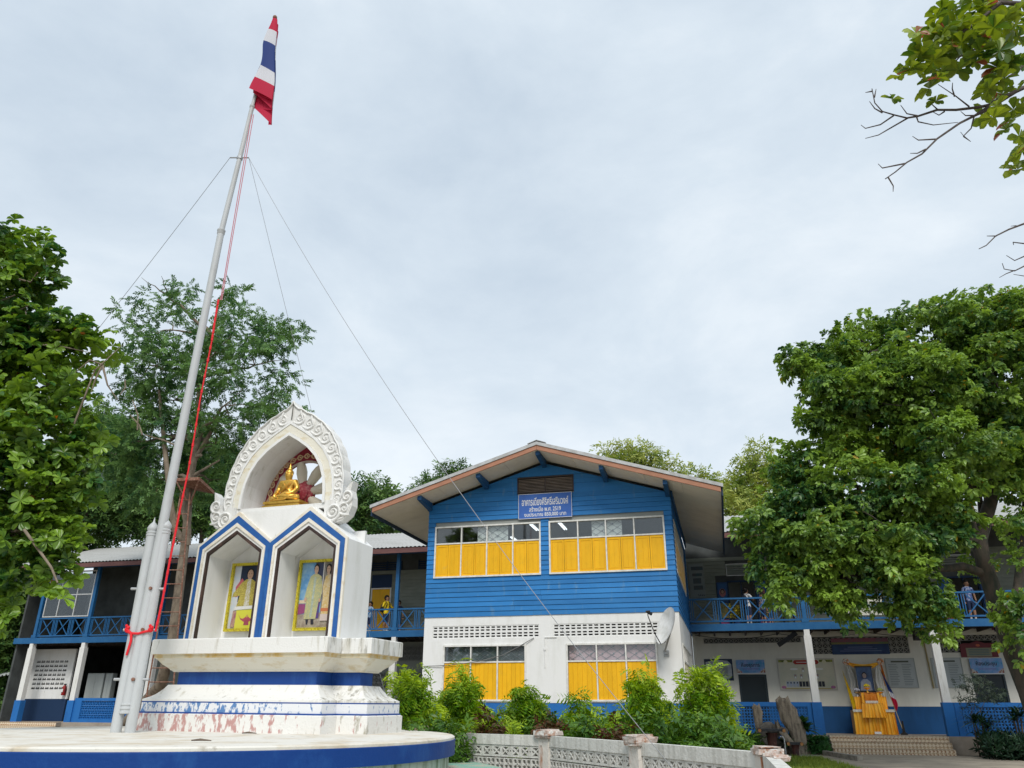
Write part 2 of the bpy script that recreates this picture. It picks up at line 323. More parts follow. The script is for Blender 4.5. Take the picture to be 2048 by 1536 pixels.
w_.prism([(WF+.1, 4.1), (33.75, 4.1), (33.75, 7.7), (WF+.1, 7.7)], UR-.1, UR-.03, [winhole(25.0, 30.9, 5.33, 7.03)], axis='x')
w_.box(UL+.03, UL+.1, WF+.1, 33.75, 4.1, 7.7); w_.box(UL+.1, UR-.1, 32.9, 33, 0, 8); w_.box(UL+.14, UR-.14, WF+.14, 32.9, 3.95, 4.05)
w_.box(UL+.14, UR-.14, WF+.14, 32.9, .4, .5); w_.box(UL+.1, UR-.1, WF+.1, 32.9, 7.6, 7.66)
blk.part('inner_wall', w_, mat('inner_wall', (.3, .31, .29), .85))
def plank_mesh(a, b, za, zb, front=True, ta=None):
    """one lapped board from a to b; ta trims its upper edge to the gable"""
    m = MB(); lip, top = .026, .006
    if front:
        zu = [zb, zb] if ta is None else ta
        m.add([(a, WF-lip, za), (b, WF-lip, za), (b, WF-top, zu[1]), (a, WF-top, zu[0]), (a, WF+.025, za), (b, WF+.025, za), (b, WF+.025, zu[1]), (a, WF+.025, zu[0])],
              [(0, 1, 2, 3), (0, 4, 5, 1), (1, 5, 6, 2), (0, 3, 7, 4), (3, 2, 6, 7)])
    else:
        m.add([(UR+lip, a, za), (UR+lip, b, za), (UR+top, b, zb), (UR+top, a, zb), (UR-.025, a, za), (UR-.025, b, za), (UR-.025, b, zb), (UR-.025, a, zb)],
              [(0, 1, 2, 3), (0, 4, 5, 1), (1, 5, 6, 2), (0, 3, 7, 4), (3, 2, 6, 7)])
    return m
def cut(iv, holes):
    for h0, h1 in holes:
        nv = []
        for a, b in iv:
            if h1 <= a or h0 >= b: nv.append((a, b)); continue
            if h0 > a: nv.append((a, h0))
            if h1 < b: nv.append((h1, b))
        iv = nv
    return iv
def clip_poly(P, f):
    o = []
    for i in range(len(P)):
        a, b = P[i-1], P[i]; fa, fb = f(a), f(b)
        if (fa >= 0) != (fb >= 0): t = fa/(fa-fb); o.append((a[0]+(b[0]-a[0])*t, a[1]+(b[1]-a[1])*t))
        if fb >= 0: o.append(b)
    return o
PH = .154; z = 4.1; row = 0
while z < 8.95:
    zt = z + PH - .004
    half = (9.0 - z)/SL; a, b = max(UL-.004, UC-half+.02), min(UR+.004, UC+half-.02)
    holes = []
    if z < 7.03 and zt > 5.33: holes += UWIN
    if z < 8.5 and zt > 8.03: holes += [(-6.15, -4.24)]
    iv = cut([(a, b)], holes); nv = []
    for p, q in iv:                       # long boards are butted at uneven places
        if q - p > 5: c = p + (q-p)*random.uniform(.35, .65); nv += [(p, c-.002), (c+.002, q)]
        else: nv.append((p, q))
    for p, q in nv:
        if q - p < .05: continue
        j = random.uniform(-.004, .004)
        if gz(p) < zt or gz(q) < zt:      # boards under the gable are cut to its slope
            m = MB(); poly = [(p, z+j), (q, z+j), (q, zt+j), (p, zt+j)]
            for sg in (1, -1): poly = clip_poly(poly, lambda x: 8.99 - SL*sg*(x[0]-UC) - x[1])
            if len(poly) < 3: continue
            m.prism(poly, WF-.018, WF+.02); blk.part('plank', m, BLUE)
        else: blk.part('plank', plank_mesh(p, q, z+j, zt+j), BLUE)
    if z < 7.6:
        for p, q in cut([(WF+.0, 33.7)], [(25.0, 30.9)] if (z < 7.03 and zt > 5.33) else []): blk.part('plank', plank_mesh(p, q, z, min(zt, 7.62), False), BLUE)
    z += PH; row += 1
# ventilation blocks: two slots each
vb = MB(); vb.prism([(0, 0), (.1745, 0), (.1745, .189), (0, .189)], WF+.012, WF+.13, [winhole(.026, .152, .03, .078), winhole(.026, .152, .112, .16)])
for a, b in VENT:
    for r in range(2):
        n = int((b-a)/.175)
        for i in range(n):
            off = (a + (b-a)/n*i, 0, 3.441 + .19*r)
            if 'vbo' not in globals():
                vbo = blk.part('ventilation_block', vb, WHITE); vbm = vbo.location.copy()
                vbo.location = off; continue
            c = vbo.copy(); COL.objects.link(c); c.location = off
# windows: white frame, glass above, boarded shutters below
CURT = mat('quilted_curtain', (.8, .8, .77), .8, (.7, .7, .68), 9)
PINK = mat('pink_curtain', (.78, .52, .55), .8, (.68, .46, .49), 7)
SEAM = mat('curtain_stitching', (.3, .3, .32), .8)
CREAMSH = mat('faded_shutter', (.6, .5, .25), .6, (.5, .42, .2), 5, (2, 1, .3))
def leaf_mesh(w, h, panel=True):
    m = MB(); m.box(.005, w-.005, .018, .034, 0, h)
    if panel:
        m.box(.005, .055, 0, .018, 0, h); m.box(w-.055, w-.005, 0, .018, 0, h); m.box(.055, w-.055, 0, .018, 0, .07); m.box(.055, w-.055, 0, .018, h-.08, h)
        k = max(2, int((w-.1)/.14)); s = (w-.124)/k
        for i in range(k): m.box(.062 + s*i + .002, .062 + s*(i+1) - .002, .008, .018, .078, h-.088)
    else:
        k = max(3, int(w/.125)); s = (w-.008)/k
        for i in range(k): m.box(.004 + s*i + .004, .004 + s*(i+1) - .004, random.uniform(0, .005), .018, 0, h)
    return m
def add_seams(thing, parent, u0, u1, z0, z1, w, dx=.34):
    m = MB(); s = 0
    def seg(p, q): m.bar((p[0], w, p[1]), (q[0], w, q[1]), .012, .006, (0, 1, 0))
    dz = dx*.62; k = -int((z1-z0)/dz) - 2
    W_, H_ = u1-u0, z1-z0
    for sgn in (1, -1):
        for i in range(k, int(W_/dx) + 3):
            c = u0 + i*dx if sgn > 0 else u1 - i*dx
            ts = []
            for t in (0, H_): ts.append((c + sgn*t*dx/dz, z0 + t))
            (ua, za), (ub, zb) = ts                                  # clip to the cloth
            lo, hi = 0.0, 1.0
            d = ub-ua
            t0, t1 = sorted(((u0-ua)/d, (u1-ua)/d)); lo = max(lo, t0); hi = min(hi, t1)
            if hi - lo > .03: seg((ua+d*lo, za+(zb-za)*lo), (ua+d*hi, za+(zb-za)*hi))
    for i in range(int(W_/dx)+1):
        for j in range(int(H_/dz)+1):
            uu = u0 + (i + .0)*dx; zz = z0 + j*dz
            if u0+.03 < uu < u1-.03 and z0+.03 < zz < z1-.03: m.box(uu-.025, uu+.025, w-.006, w+.004, zz-.025, zz+.025)
    if m.v: thing.part('stitching', m, SEAM, parent)
def window(u0, u1, z0, z1, zt, n, leaves, curtains, panel=True, mm=None):
    m = MB(); y0, y1 = WF-.045, WF+.06; fr = .05
    m.box(u0-fr, u1+fr, y0, y1, z1, z1+fr); m.box(u0-fr, u1+fr, y0-.012, y1, z0-fr, z0); m.box(u0-fr, u0, y0+.003, y1, z0, z1); m.box(u1, u1+fr, y0+.003, y1, z0, z1)
    m.box(u0, u1, y0+.008, y1, zt-.022, zt+.022)
    s = (u1-u0)/n
    for i in range(1, n):
        m.box(u0+s*i-.02, u0+s*i+.02, y0+.005, y1, zt+.022, z1); m.box(u0+s*i-.02, u0+s*i+.02, y0+.005, y1, z0, zt-.022)
    wo = blk.part('window', m, mat('window_frame_white', (.78, .77, .74), .6, (.6, .6, .56), 8))
    for i in range(n):
        a, b = u0+s*i+.02, u0+s*(i+1)-.02
        if i == 0: a = u0
        if i == n-1: b = u1
        p = MB(); p.box(a, b, WF+.02, WF+.026, zt+.022, z1); blk.part('pane', p, GLASS, wo)
        lw = (b-a)/leaves
        for k in range(leaves):
            lm = leaf_mesh(lw, zt-.022-z0, panel); lm.v = [(x+a+lw*k, y+WF-.01-.006*random.random(), q+z0) for x, y, q in lm.v]
            blk.part('shutter', lm, mm or YELLOW, wo)
    for c0, c1, cm in curtains:
        c = MB(); k = 24; vs = []; fs = []
        for i in range(k+1):
            uu = c0 + (c1-c0)*i/k; yy = WF+.12 + .008*math.sin(i*1.3)
            vs += [(uu, yy, zt-.3), (uu, yy, z1+.05)]
        fs = [(2*i, 2*i+2, 2*i+3, 2*i+1) for i in range(k)]
        c.add(vs, fs); co = blk.part('curtain', c, cm, wo)
        add_seams(blk, wo, c0, c1, zt+.0, z1, WF+.108)
    return wo
window(-8.95, -5.42, 5.38, 6.98, 6.45, 4, 2, [(-7.55, -6.5, CURT)])
window(-5.05, -1.455, 5.38, 6.98, 6.45, 4, 2, [(-3.72, -2.75, CURT)])
window(-8.52, -5.92, 1.65, 3.19, 2.73, 3, 1, [(-8.5, -5.95, mat('grey_curtain', (.17, .2, .21), .8, (.12, .14, .15), 6))], False)
window(-4.57, -1.93, 1.65, 3.19, 2.73, 3, 1, [(-4.55, -1.95, PINK)], False)
# lit tube lamps on the upstairs ceiling, seen through the panes
EMT = bpy.data.materials.new('lit_tube'); EMT.use_nodes = True; _b = EMT.node_tree.nodes['Principled BSDF']; _b.inputs['Emission Color'].default_value = (.9, .95, 1, 1); _b.inputs['Emission Strength'].default_value = 1.6
for k, (u, w) in enumerate(((-6.0, 26.1), (-5.0, 26.2), (-3.1, 26.4), (-7.2, 28.2))):
    tl_ = Thing('ceiling_lamp', ('lit tube lamp seen through the last pane of the left upper window', 'lit tube lamp seen through the first pane of the right upper window', 'lit tube lamp seen through the third pane of the right upper window', 'lit tube lamp deeper inside behind the left upper window')[k], 'lamp', (u, w, 7.3), MB_, 'lamps inside the upper room')
    m = MB(); m.box(u-.07, u+.07, w-.6, w+.6, 7.27, 7.33); tl_.part('fitting', m, WHITE)
    m = MB(); m.tube([(u-.03, w-.58, 7.245), (u-.03, w+.58, 7.245)], .02, 8); tl_.part('tube', m, EMT); m = MB(); m.tube([(u+.04, w-.58, 7.245), (u+.04, w+.58, 7.245)], .02, 8); tl_.part('tube', m, EMT)
# side windows
for z0, z1, zt, mm in ((5.33, 7.03, 6.45, YELLOW), (1.6, 3.24, 2.73, CREAMSH)):
    m = MB(); y0, y1 = 25.0, 30.9
    for a, b in ((z0-.0, z0+.05), (z1-.05, z1), (zt-.022, zt+.022)): m.box(UR-.08, UR+.035, y0, y1, a, b)
    n = 7; s = (y1-y0)/n
    for i in range(n+1):
        y = min(max(y0+s*i, y0+.025), y1-.025); m.box(UR-.07, UR+.032, y-.024, y+.024, z0+.05, zt-.022); m.box(UR-.07, UR+.032, y-.024, y+.024, zt+.022, z1-.05)
    wo = blk.part('window', m, MATS['window_frame_white'])
    for i in range(n):
        a, b = y0+s*i+.024, y0+s*(i+1)-.024
        p = MB(); p.box(UR-.03, UR-.024, a, b, zt+.022, z1-.05); blk.part('pane', p, GLASS, wo)
        p = MB(); k = 6; q = (b-a)/k
        for j in range(k): p.box(UR-.02, UR+.012+.004*(j % 2), a+q*j+.002, a+q*(j+1)-.002, z0+.05, zt-.022)
        blk.part('shutter', p, mm, wo)
# gable louvre
m = MB(); m.box(-6.15, -4.24, WF-.05, WF+.08, 8.0, 8.035); m.box(-6.15, -6.11, WF-.04, WF+.08, 8.035, 8.5); m.box(-4.28, -4.24, WF-.04, WF+.08, 8.035, 8.5); m.box(-5.215, -5.185, WF-.03, WF+.06, 8.035, 8.5)
m.box(-6.15, -4.24, WF-.05, WF+.08, 8.5, 8.535); lv = blk.part('louvre_vent', m, BROWN); m = MB(); m.box(-6.11, -4.28, WF+.07, WF+.09, 8.035, 8.5); blk.part('louvre_backing', m, DARK)
for i in range(9):
    zz = 8.052 + i*.05; s_ = MB(); s_.box(-6.108, -5.217, WF-.03, WF+.05, zz, zz+.02); s_.box(-5.183, -4.282, WF-.03, WF+.05, zz, zz+.02)
    blk.part('slat', s_, mat('louvre_slat', (.2, .16, .135), .6, (.3, .24, .2), 6, (.4, 1, 1)), lv)
# roof
RW0, RW1 = 23.17, 33.4; HE = 5.66; RT = 9.36
def rz(du, off=0): return RT - .311*abs(du) - off
r = MB(); rib = []
for sg in (1, -1):
    r.prism([(UC, RT), (UC+sg*HE, rz(HE)), (UC+sg*HE, rz(HE, .04)), (UC, RT-.04)], RW0, RW1)
    k = 0; ww = RW0+.3
    while ww < RW1-.2:
        r.add([(UC+sg*.12, ww-.03, rz(.12)+.001), (UC+sg*.12, ww+.03, rz(.12)+.001), (UC+sg*HE, ww+.03, rz(HE)+.001), (UC+sg*HE, ww-.03, rz(HE)+.001), (UC+sg*.12, ww, rz(.12)+.04), (UC+sg*HE, ww, rz(HE)+.04)], [(0, 4, 5, 3), (4, 1, 2, 5), (3, 5, 2)]); ww += .3
rf = blk.part('roof', r, ROOFM)
r = MB(); r.prism([(UC-.3, rz(.3)+.05), (UC, RT+.06), (UC+.3, rz(.3)+.05), (UC+.3, rz(.3)+.065), (UC, RT+.078), (UC-.3, rz(.3)+.065)], RW0-.02, RW1); blk.part('ridge_cap', r, ROOFM, rf)
for sg in (1, -1):
    r = MB(); r.prism([(UC, RT+.015), (UC+sg*(HE+.02), rz(HE)+.012), (UC+sg*(HE+.02), rz(HE, .095)), (UC, RT-.095)], RW0-.03, RW0+.06); blk.part('verge_flashing', r, mat('zinc_flashing', (.5, .51, .52), .5, (.38, .38, .37), 5), rf)
    r = MB(); r.prism([(UC+sg*.003, RT-.098), (UC+sg*(HE-.06), rz(HE-.06, .098)), (UC+sg*(HE-.06), rz(HE-.06, .25)), (UC+sg*.003, RT-.25)], RW0, RW0+.05); blk.part('barge_board', r, FASCIA, rf)
    r = MB(); r.prism([(UC+sg*(HE-.05), rz(HE, .05)), (UC+sg*HE, rz(HE, .05)), (UC+sg*HE, rz(HE, .34)), (UC+sg*(HE-.05), rz(HE, .34))], RW0+.055, RW1); blk.part('eave_board', r, mat('dark_blue_board', (.02, .045, .085), .6), rf)
    # soffit sheets: the overhang in front of the wall, then the long overhang beside it
    S0 = .235
    for i in range(5):
        a, b = sg*i*1.12, sg*(i*1.12+1.112); a, b = a if i else sg*.005, (b if i < 4 else sg*(HE-.06))
        s_ = MB(); s_.prism([(UC+a, rz(a, S0)), (UC+b, rz(b, S0)), (UC+b, rz(b, S0+.02)), (UC+a, rz(a, S0+.02))], RW0+.055, WF+.03); blk.part('soffit_panel', s_, SOFFIT)
    a, b = sg*(4.09), sg*(HE-.06); ww = WF+.036
    while ww < RW1-.3:
        s_ = MB(); s_.prism([(UC+a, rz(a, S0)), (UC+b, rz(b, S0)), (UC+b, rz(b, S0+.02)), (UC+a, rz(a, S0+.02))], ww, min(ww+1.19, RW1)); blk.part('soffit_panel', s_, SOFFIT); ww += 1.2
    for du in ((0, 2.04, 3.98) if sg > 0 else (2.0, 4.0)):
        zz = rz(du, S0+.022); x = UC+sg*du; s_ = MB()
        s_.add([(x-.07, WF-.03, zz-.26), (x+.07, WF-.03, zz-.26), (x+.07, WF-.03, zz), (x-.07, WF-.03, zz), (x-.07, RW0+.12, zz-.13), (x+.07, RW0+.12, zz-.13), (x+.07, RW0+.12, zz), (x-.07, RW0+.12, zz)], [(0, 1, 2, 3), (4, 7, 6, 5), (0, 4, 5, 1), (1, 5, 6, 2), (3, 2, 6, 7), (0, 3, 7, 4)])
        blk.part('roof_bracket', s_, mat('bracket_blue', (.012, .07, .19), .55, (.02, .1, .24), 6))
    s_ = MB(); x = UC+sg*4.06; s_.box(min(x, x+sg*.06), max(x, x+sg*.06), WF+.03, RW1-.1, 7.62, rz(4.06, S0+.03)-.02); blk.part('wall_plate', s_, MATS['bracket_blue'])
# sign board
sb = Thing('sign_board', 'blue name board with white Thai lettering under the gable louvre', 'sign', (-5.205, WF-.05, 7.14), MB_)
m = MB(); m.box(-6.1, -4.31, WF-.075, WF-.035, 7.13, 7.96); sb.part('panel', m, mat('sign_blue', (.055, .155, .50), .5, (.045, .13, .45), 3))
TW = mat('white_lettering', (.8, .8, .78), .6)
for body, wd, h, zz in (('อาคารเดียงศิริศรีเสริมวงศ์', 1.56, .27, 7.70), ('สร้างเมื่อ พ.ศ. 2519', 1.06, .17, 7.445), ('งบประมาณ 850,000 บาท', 1.40, .15, 7.255)):
    o = sb.part('lettering', fit_text(body, wd, h, TW, .012), TW); o.location = (0, -.029, zz - 7.14)
m = MB()
for a, b, c, d in ((-6.1, -4.31, 7.13, 7.142), (-6.1, -4.31, 7.948, 7.96), (-6.1, -6.088, 7.142, 7.948), (-4.322, -4.31, 7.142, 7.948)): m.box(a, b, WF-.081, WF-.074, c, d)
sb.part('border', m, TW)
# satellite dish
sp_ = onp = None
dish = Thing('satellite_dish', 'white satellite dish on an arm by the white corner wall', 'satellite dish', (-1.62, WF, 2.9), MB_)
ax = Vector((-.80, -.50, .33)).normalized(); cen = Vector((-1.47, WF-.55, 3.62)); q = ax.to_track_quat('Z', 'Y').to_matrix()
m = MB(); rr = .55; k = 24; rings = [0, .2, .4, .6, .8, 1]; vs = []; fs = []
for i, t in enumerate(rings):
    for j in range(k):
        a = 2*PI*j/k; vs.append(cen + q @ Vector((rr*t*math.cos(a)*.92, rr*t*math.sin(a), .13*t*t-.02)))
for i in range(len(rings)-1):
    for j in range(k): a = i*k+j; b = i*k+(j+1) % k; fs.append((a, b, b+k, a+k))
m.add(vs, fs); vs2 = [v - ax*.012 for v in vs]; m.add(vs2, [tuple(reversed(f)) for f in fs])
for j in range(k): pass
dish.part('reflector', m, mat('dish_enamel', (.8, .8, .79), .45, (.58, .58, .55), 3), smooth=True)
m = MB(); foot = Vector((-1.62, WF-.02, 2.93)); m.tube([foot, foot + Vector((-.02, -.18, .06)), cen - ax*.1], .028, 8); m.box(-1.70, -1.54, WF-.03, WF+.0, 2.83, 3.0); m.lathe([(.06, -.03), (.06, .03)], foot + Vector((0, -.06, .0)), 10); dish.part('mast', m, GALV)
f1 = cen + ax*.68 + Vector((0, 0, .16)); m = MB(); lowrim = cen + q @ Vector((0, -rr*.98, .1))
lowrim = min(vs[-k:], key=lambda v: v.z)
m.tube([lowrim, lowrim*.5 + f1*.5 + Vector((0, 0, -.14)), f1 - Vector((0, 0, .1))], .014, 6); m.tube([f1 - Vector((0, 0, .1)), f1 + Vector((0, 0, .02))], .014, 6); m.tube([lowrim, foot + Vector((.02, -.2, .3))], .01, 6); dish.part('feed_arm', m, BLACK)
m = MB(); m.tube([f1, f1 - ax*.13], [.035, .05], 10); m.tube([f1 + Vector((-.06, 0, .02)), f1 + Vector((.07, 0, .03))], .028, 8); dish.part('feed_horn', m, BLACK)
# ================================================================ long wings either side
WW = 31.8; WB = 33.8
TILE = tilemat('patterned_tile', (.52, .40, .27), (.33, .17, .09), (.70, .60, .46), 12)
def lattice_block(s, y0, y1, kind='flower'):
    """one pierced concrete block s wide and s high"""
    m = MB(); b = s*.09; c = s/2; H = []
    if kind == 'flower':
        g = s*.05
        for sx in (0, 1):
            for sy in (0, 1):
                P = [(b, b+g*1.2), (b+g*1.2, b), (c-g*2.2, b), (c-g*.9, c-g*2.6), (c-g*2.6, c-g*.9), (b, c-g*2.2)]
                H.append([(s-x if sx else x, s-y if sy else y) for x, y in P])
        H.append([(c+s*.085*math.cos(i*PI/3), c+s*.085*math.sin(i*PI/3)) for i in range(6)])
    elif kind == 'diamond':
        d = s*.08
        H = [[(d*.9, d*1.9), (c-d*.9, c), (d*.9, s-d*1.9)], [(s-d*.9, d*1.9), (s-d*.9, s-d*1.9), (c+d*.9, c)], [(d*1.9, d*.9), (s-d*1.9, d*.9), (c, c-d*.9)], [(d*1.9, s-d*.9), (c, c+d*.9), (s-d*1.9, s-d*.9)]]
    m.prism([(0, 0), (s, 0), (s, s), (0, s)], y0, y1, H)
    return m
LB = {}
def blocks(T, M, u0, u1, z0, rows, s, w, kind, name='breeze_block', skip=None, thick=.09):
    n = max(1, round((u1-u0)/s)); st = (u1-u0)/n; key = (kind, round(st, 3), M.name, thick)
    if key not in LB: LB[key] = lattice_block(st-.004, 0, thick, kind).mesh('breeze_block', M)
    for j in range(rows):
        for i in range(n):
            uu = u0+st*i; zz = z0+st*j
            if skip and skip(uu+st/2, zz+st/2): continue
            o = link(name, LB[key], T.e); o.location = Vector((uu+.002, w+random.uniform(-.003, .003), zz)) - T.base
def siding(T, u0, u1, z0, z1, w, holes, m=None, ph=.15):
    z = z0
    while z < z1-.05:
        zt = min(z+ph-.004, z1)
        for p, q in cut([(u0, u1)], [(a, b) for a, b, c, d in holes if z < d and zt > c]):
            k = max(1, int((q-p)/4.2)); 
            for i in range(k):
                a, b = p+(q-p)/k*i+.001, p+(q-p)/k*(i+1)-.001; mm = MB()
                mm.add([(a, w-.02, z), (b, w-.02, z), (b, w-.005, zt), (a, w-.005, zt), (a, w+.02, z), (b, w+.02, z), (b, w+.02, zt), (a, w+.02, zt)], [(0, 1, 2, 3), (0, 4, 5, 1), (1, 5, 6, 2), (0, 3, 7, 4), (3, 2, 6, 7)])
                T.part('plank', mm, m or SIDING)
        z += ph
def railing(T, u0, u1, z0=4.46, z1=5.33, w=WW):
    m = MB(); m.box(u0, u1, w-.045, w+.045, z1-.06, z1); T.part('top_rail', m, BLUE2)
    m = MB(); m.box(u0, u1, w-.04, w+.04, z0, z0+.06); T.part('bottom_rail', m, BLUE2)
    n = max(1, round((u1-u0)/1.02)); st = (u1-u0)/n; a, b = z0+.061, z1-.061
    for i in range(n):
        c = u0+st*i; l, r = c+st*.16, c+st*.84
        for uu in (c+st*.05, c+st*.125, c+st*.875, c+st*.95):
            m = MB(); m.box(uu-.017, uu+.017, w-.017, w+.017, a, b); T.part('baluster', m, BLUE2)
        m = MB(); m.bar((l, w-.012, a), (r, w-.012, b), .022, .04); T.part('cross_brace', m, BLUE2)
        m = MB(); m.bar((l, w+.012, b), (r, w+.012, a), .022, .04); T.part('cross_brace', m, BLUE2)
def wing(T, u0, u1, posts, fz, slab0, ra, rb):
    m = MB(); m.box(u0, u1, WW-.16, 40, slab0, fz); T.part('floor', m, mat('cement_floor', (.36, .31, .26), .8, (.28, .24, .2), 3))
    m = MB(); m.box(u0, u1, WW-.1, WW+.1, 4.13, 4.39); T.part('floor_beam', m, BLUE2)
    m = MB(); m.box(u0, u1, WW+.101, 40, 4.24, 4.38)
    uu = u0+.3
    while uu < u1: m.box(uu-.03, uu+.03, WW+.102, 33.7, 4.09, 4.239); uu += .6
    T.part('upper_floor', m, DARKWOOD)
    for i, p in enumerate(posts):
        m = MB(); m.box(p-.13, p+.13, WW-.12, WW+.12, 1.63, 3.92); m.box(p-.10, p+.10, WW-.1, WW+.1, 3.921, 4.129); po = T.part('post', m, DIRTYWHITE)
        m = MB(); m.box(p-.17, p+.17, WW-.15, WW+.15, fz, 1.63); T.part('post_base', m, BASEBLUE, po)
        m = MB(); m.box(p-.075, p+.075, WW-.075, WW+.075, 4.391, 7.62); m.box(p-.13, p+.13, WW-.11, WW+.11, 4.392, 4.52); T.part('upper_post', m, BLUE2)
    # roof: corrugated sheet, seen from below its eave
    e0, e1, r0, r1 = WW-.9, 7.74, 35.8, 9.42
    n = int((rb-ra)/.04); vs = []; fs = []
    for i in range(n+1):
        uu = ra+(rb-ra)*i/n; dz = .022*math.sin(uu*2*PI/.19)
        vs += [(uu, e0, e1+dz), (uu, r0, r1+dz), (uu, 40.7, e1+dz)]
    for i in range(n): a = 3*i; fs += [(a, a+3, a+4, a+1), (a+1, a+4, a+5, a+2)]
    m = MB(); m.add(vs, fs); rf = T.part('roof', m, ROOFM)
    m = MB(); m.box(ra+.02, rb-.02, e0+.03, e0+.07, 7.5, 7.70); T.part('eave_board', m, mat('dull_red_board', (.16, .075, .07), .65, (.11, .05, .05), 5, (.3, 1, 1)), rf)
    m = MB(); uu = ra+.2
    while uu < rb: m.bar((uu, e0+.075, e1-.09), (uu, r0, r1-.09), .05, .1); uu += 1.1
    T.part('rafters', m, DARKWOOD, rf)
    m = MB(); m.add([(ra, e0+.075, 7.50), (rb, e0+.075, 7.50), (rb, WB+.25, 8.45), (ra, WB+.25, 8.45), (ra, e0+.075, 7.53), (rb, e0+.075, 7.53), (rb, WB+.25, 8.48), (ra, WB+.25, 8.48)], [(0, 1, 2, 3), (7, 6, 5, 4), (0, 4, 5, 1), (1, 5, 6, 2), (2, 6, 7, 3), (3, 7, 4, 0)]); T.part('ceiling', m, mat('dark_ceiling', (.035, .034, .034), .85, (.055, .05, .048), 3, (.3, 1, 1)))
    m = MB(); m.box(ra, rb, WW-.06, WW+.06, 7.625, 7.8); m.box(ra, rb, WB-.07, WB+.07, 8.2, 8.4); T.part('roof_beam', m, mat('bracket_blue', (.012, .07, .19)))
    m = MB(); m.box(u0, u1, 39.9, 40, fz, 7.9); m.box(u0, u1, WB+.2, 40, 7.7, 7.75); T.part('rear_wall', m, mat('inner_wall', (.3, .31, .29)))
def steps(T, u0, u1, fz, n, rise, w0):
    for k in range(n):
        z1 = fz-rise*k; y0 = w0-.3*k
        m = MB(); m.box(u0, u1, y0-.29, y0+.0, max(z1-rise-.002, 0) if k < n-1 else 0, z1-.012); st = T.part('step', m, mat('cement_floor', (.36, .31, .26)))
        nt_ = max(1, round((u1-u0)/.3)); s = (u1-u0)/nt_
        for i in range(nt_):
            t = MB(); t.box(u0+s*i+.0015, u0+s*(i+1)-.0015, y0-.302, y0-.29, z1-rise+.004, z1-.014); T.part('tile', t, TILE, st)
            t = MB(); t.box(u0+s*i+.0015, u0+s*(i+1)-.0015, y0-.312, y0-.002, z1-.0118, z1); T.part('tile', t, TILE, st)
# ---------------------------------------------------------------- left wing
lw = Thing('classroom_wing', 'long two-storey wing behind the flagpole with blue veranda rails and dark rooms', 'building', (-21, WW, 0), MB_)
LP = [-31.9, -28.95, -25.05, -21.15, -17.25, -13.37, -9.6]
wing(lw, -33, -9.27, LP, .72, .2, -33, -10.75)
for a, b in zip(LP[:-1], LP[1:]): railing(lw, a+.08, b-.08, 4.44, 5.30)
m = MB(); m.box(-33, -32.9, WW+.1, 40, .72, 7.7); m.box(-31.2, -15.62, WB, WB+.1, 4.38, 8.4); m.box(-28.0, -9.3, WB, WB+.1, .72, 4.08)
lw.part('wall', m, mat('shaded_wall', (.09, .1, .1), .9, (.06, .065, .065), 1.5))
m = MB(); m.box(-33.0, -30.45, 33.0, 33.1, 1.7, 3.96); ws = lw.part('entrance_wall', m, WHITE)
m = MB(); m.box(-32.95, -30.45, 32.98, 33.1, .73, 1.695); lw.part('dado', m, mat('dark_navy', (.012, .035, .09), .7))
for r in range(7):
    for i in range(7):
        c0, z0 = -32.62+i*.27, 2.14+r*.2
        m = MB()
        for k in range(2): m.box(c0+k*.11, c0+k*.11+.095, 32.985, 32.999, z0, z0+.04); m.box(c0+k*.11+.02, c0+k*.11+.075, 32.985, 32.999, z0+.055, z0+.085)
        lw.part('vent_hole', m, DARK)
blocks(lw, BASEBLUE, -28.4, -25.4, .86, 4, .187, WW-.05, 'flower')
m = MB(); m.prism([(-28.78, .72), (-25.22, .72), (-25.22, 1.73), (-28.78, 1.73)], WW-.08, WW+.06, [winhole(-28.402, -25.398, .858, .86+4*.187+.004)]); lw.part('half_wall', m, BASEBLUE)
blocks(lw, BASEBLUE, -24.8, -21.4, .86, 4, .187, WW-.05, 'flower')
m = MB(); m.prism([(-24.88, .72), (-21.32, .72), (-21.32, 1.73), (-24.88, 1.73)], WW-.08, WW+.06, [winhole(-24.802, -21.398, .858, .86+4*.187+.004)]); lw.part('half_wall', m, BASEBLUE)
m = MB(); m.box(-28.0, -9.3, WB-.02, WB+.0, 1.5, 4.08); lw.part('plaster_wall', m, mat('grey_plaster', (.22, .24, .22), .9))
blocks(lw, mat('grey_concrete', (.2, .21, .21), .9), -15.2, -9.7, 3.3, 3, .2, WB-.1, 'diamond', thick=.06)
blocks(lw, MATS['grey_concrete'], -15.2, -9.7, 2.2, 3, .2, WB-.1, 'diamond', thick=.06)
steps(lw, -32.3, -29.2, .72, 3, .17, WW-.16)
# glazed end room
m = MB(); a, b, z0, z1 = -31.72, -29.08, 5.33, 7.5
for uu in (a, -30.95, -30.0, b-.05): m.box(uu, uu+.05, WW-.03, WW+.03, z0, z1)
for zz in (z0, 6.34, z1-.05):
    for p, q in ((a+.05, -30.95), (-30.9, -30.0), (-29.95, b-.05)): m.box(p, q, WW-.028, WW+.028, zz, zz+.05)
gw = lw.part('window', m, mat('aluminium', (.55, .56, .56), .4, metal=.3))
for p, q in ((a+.05, -30.95), (-30.9, -30.0), (-29.95, b-.05)):
    for s0, s1 in ((z0+.05, 6.34), (6.39, z1-.05)): m = MB(); m.box(p, q, WW-.004, WW+.004, s0, s1); lw.part('pane', m, GLASS, gw)
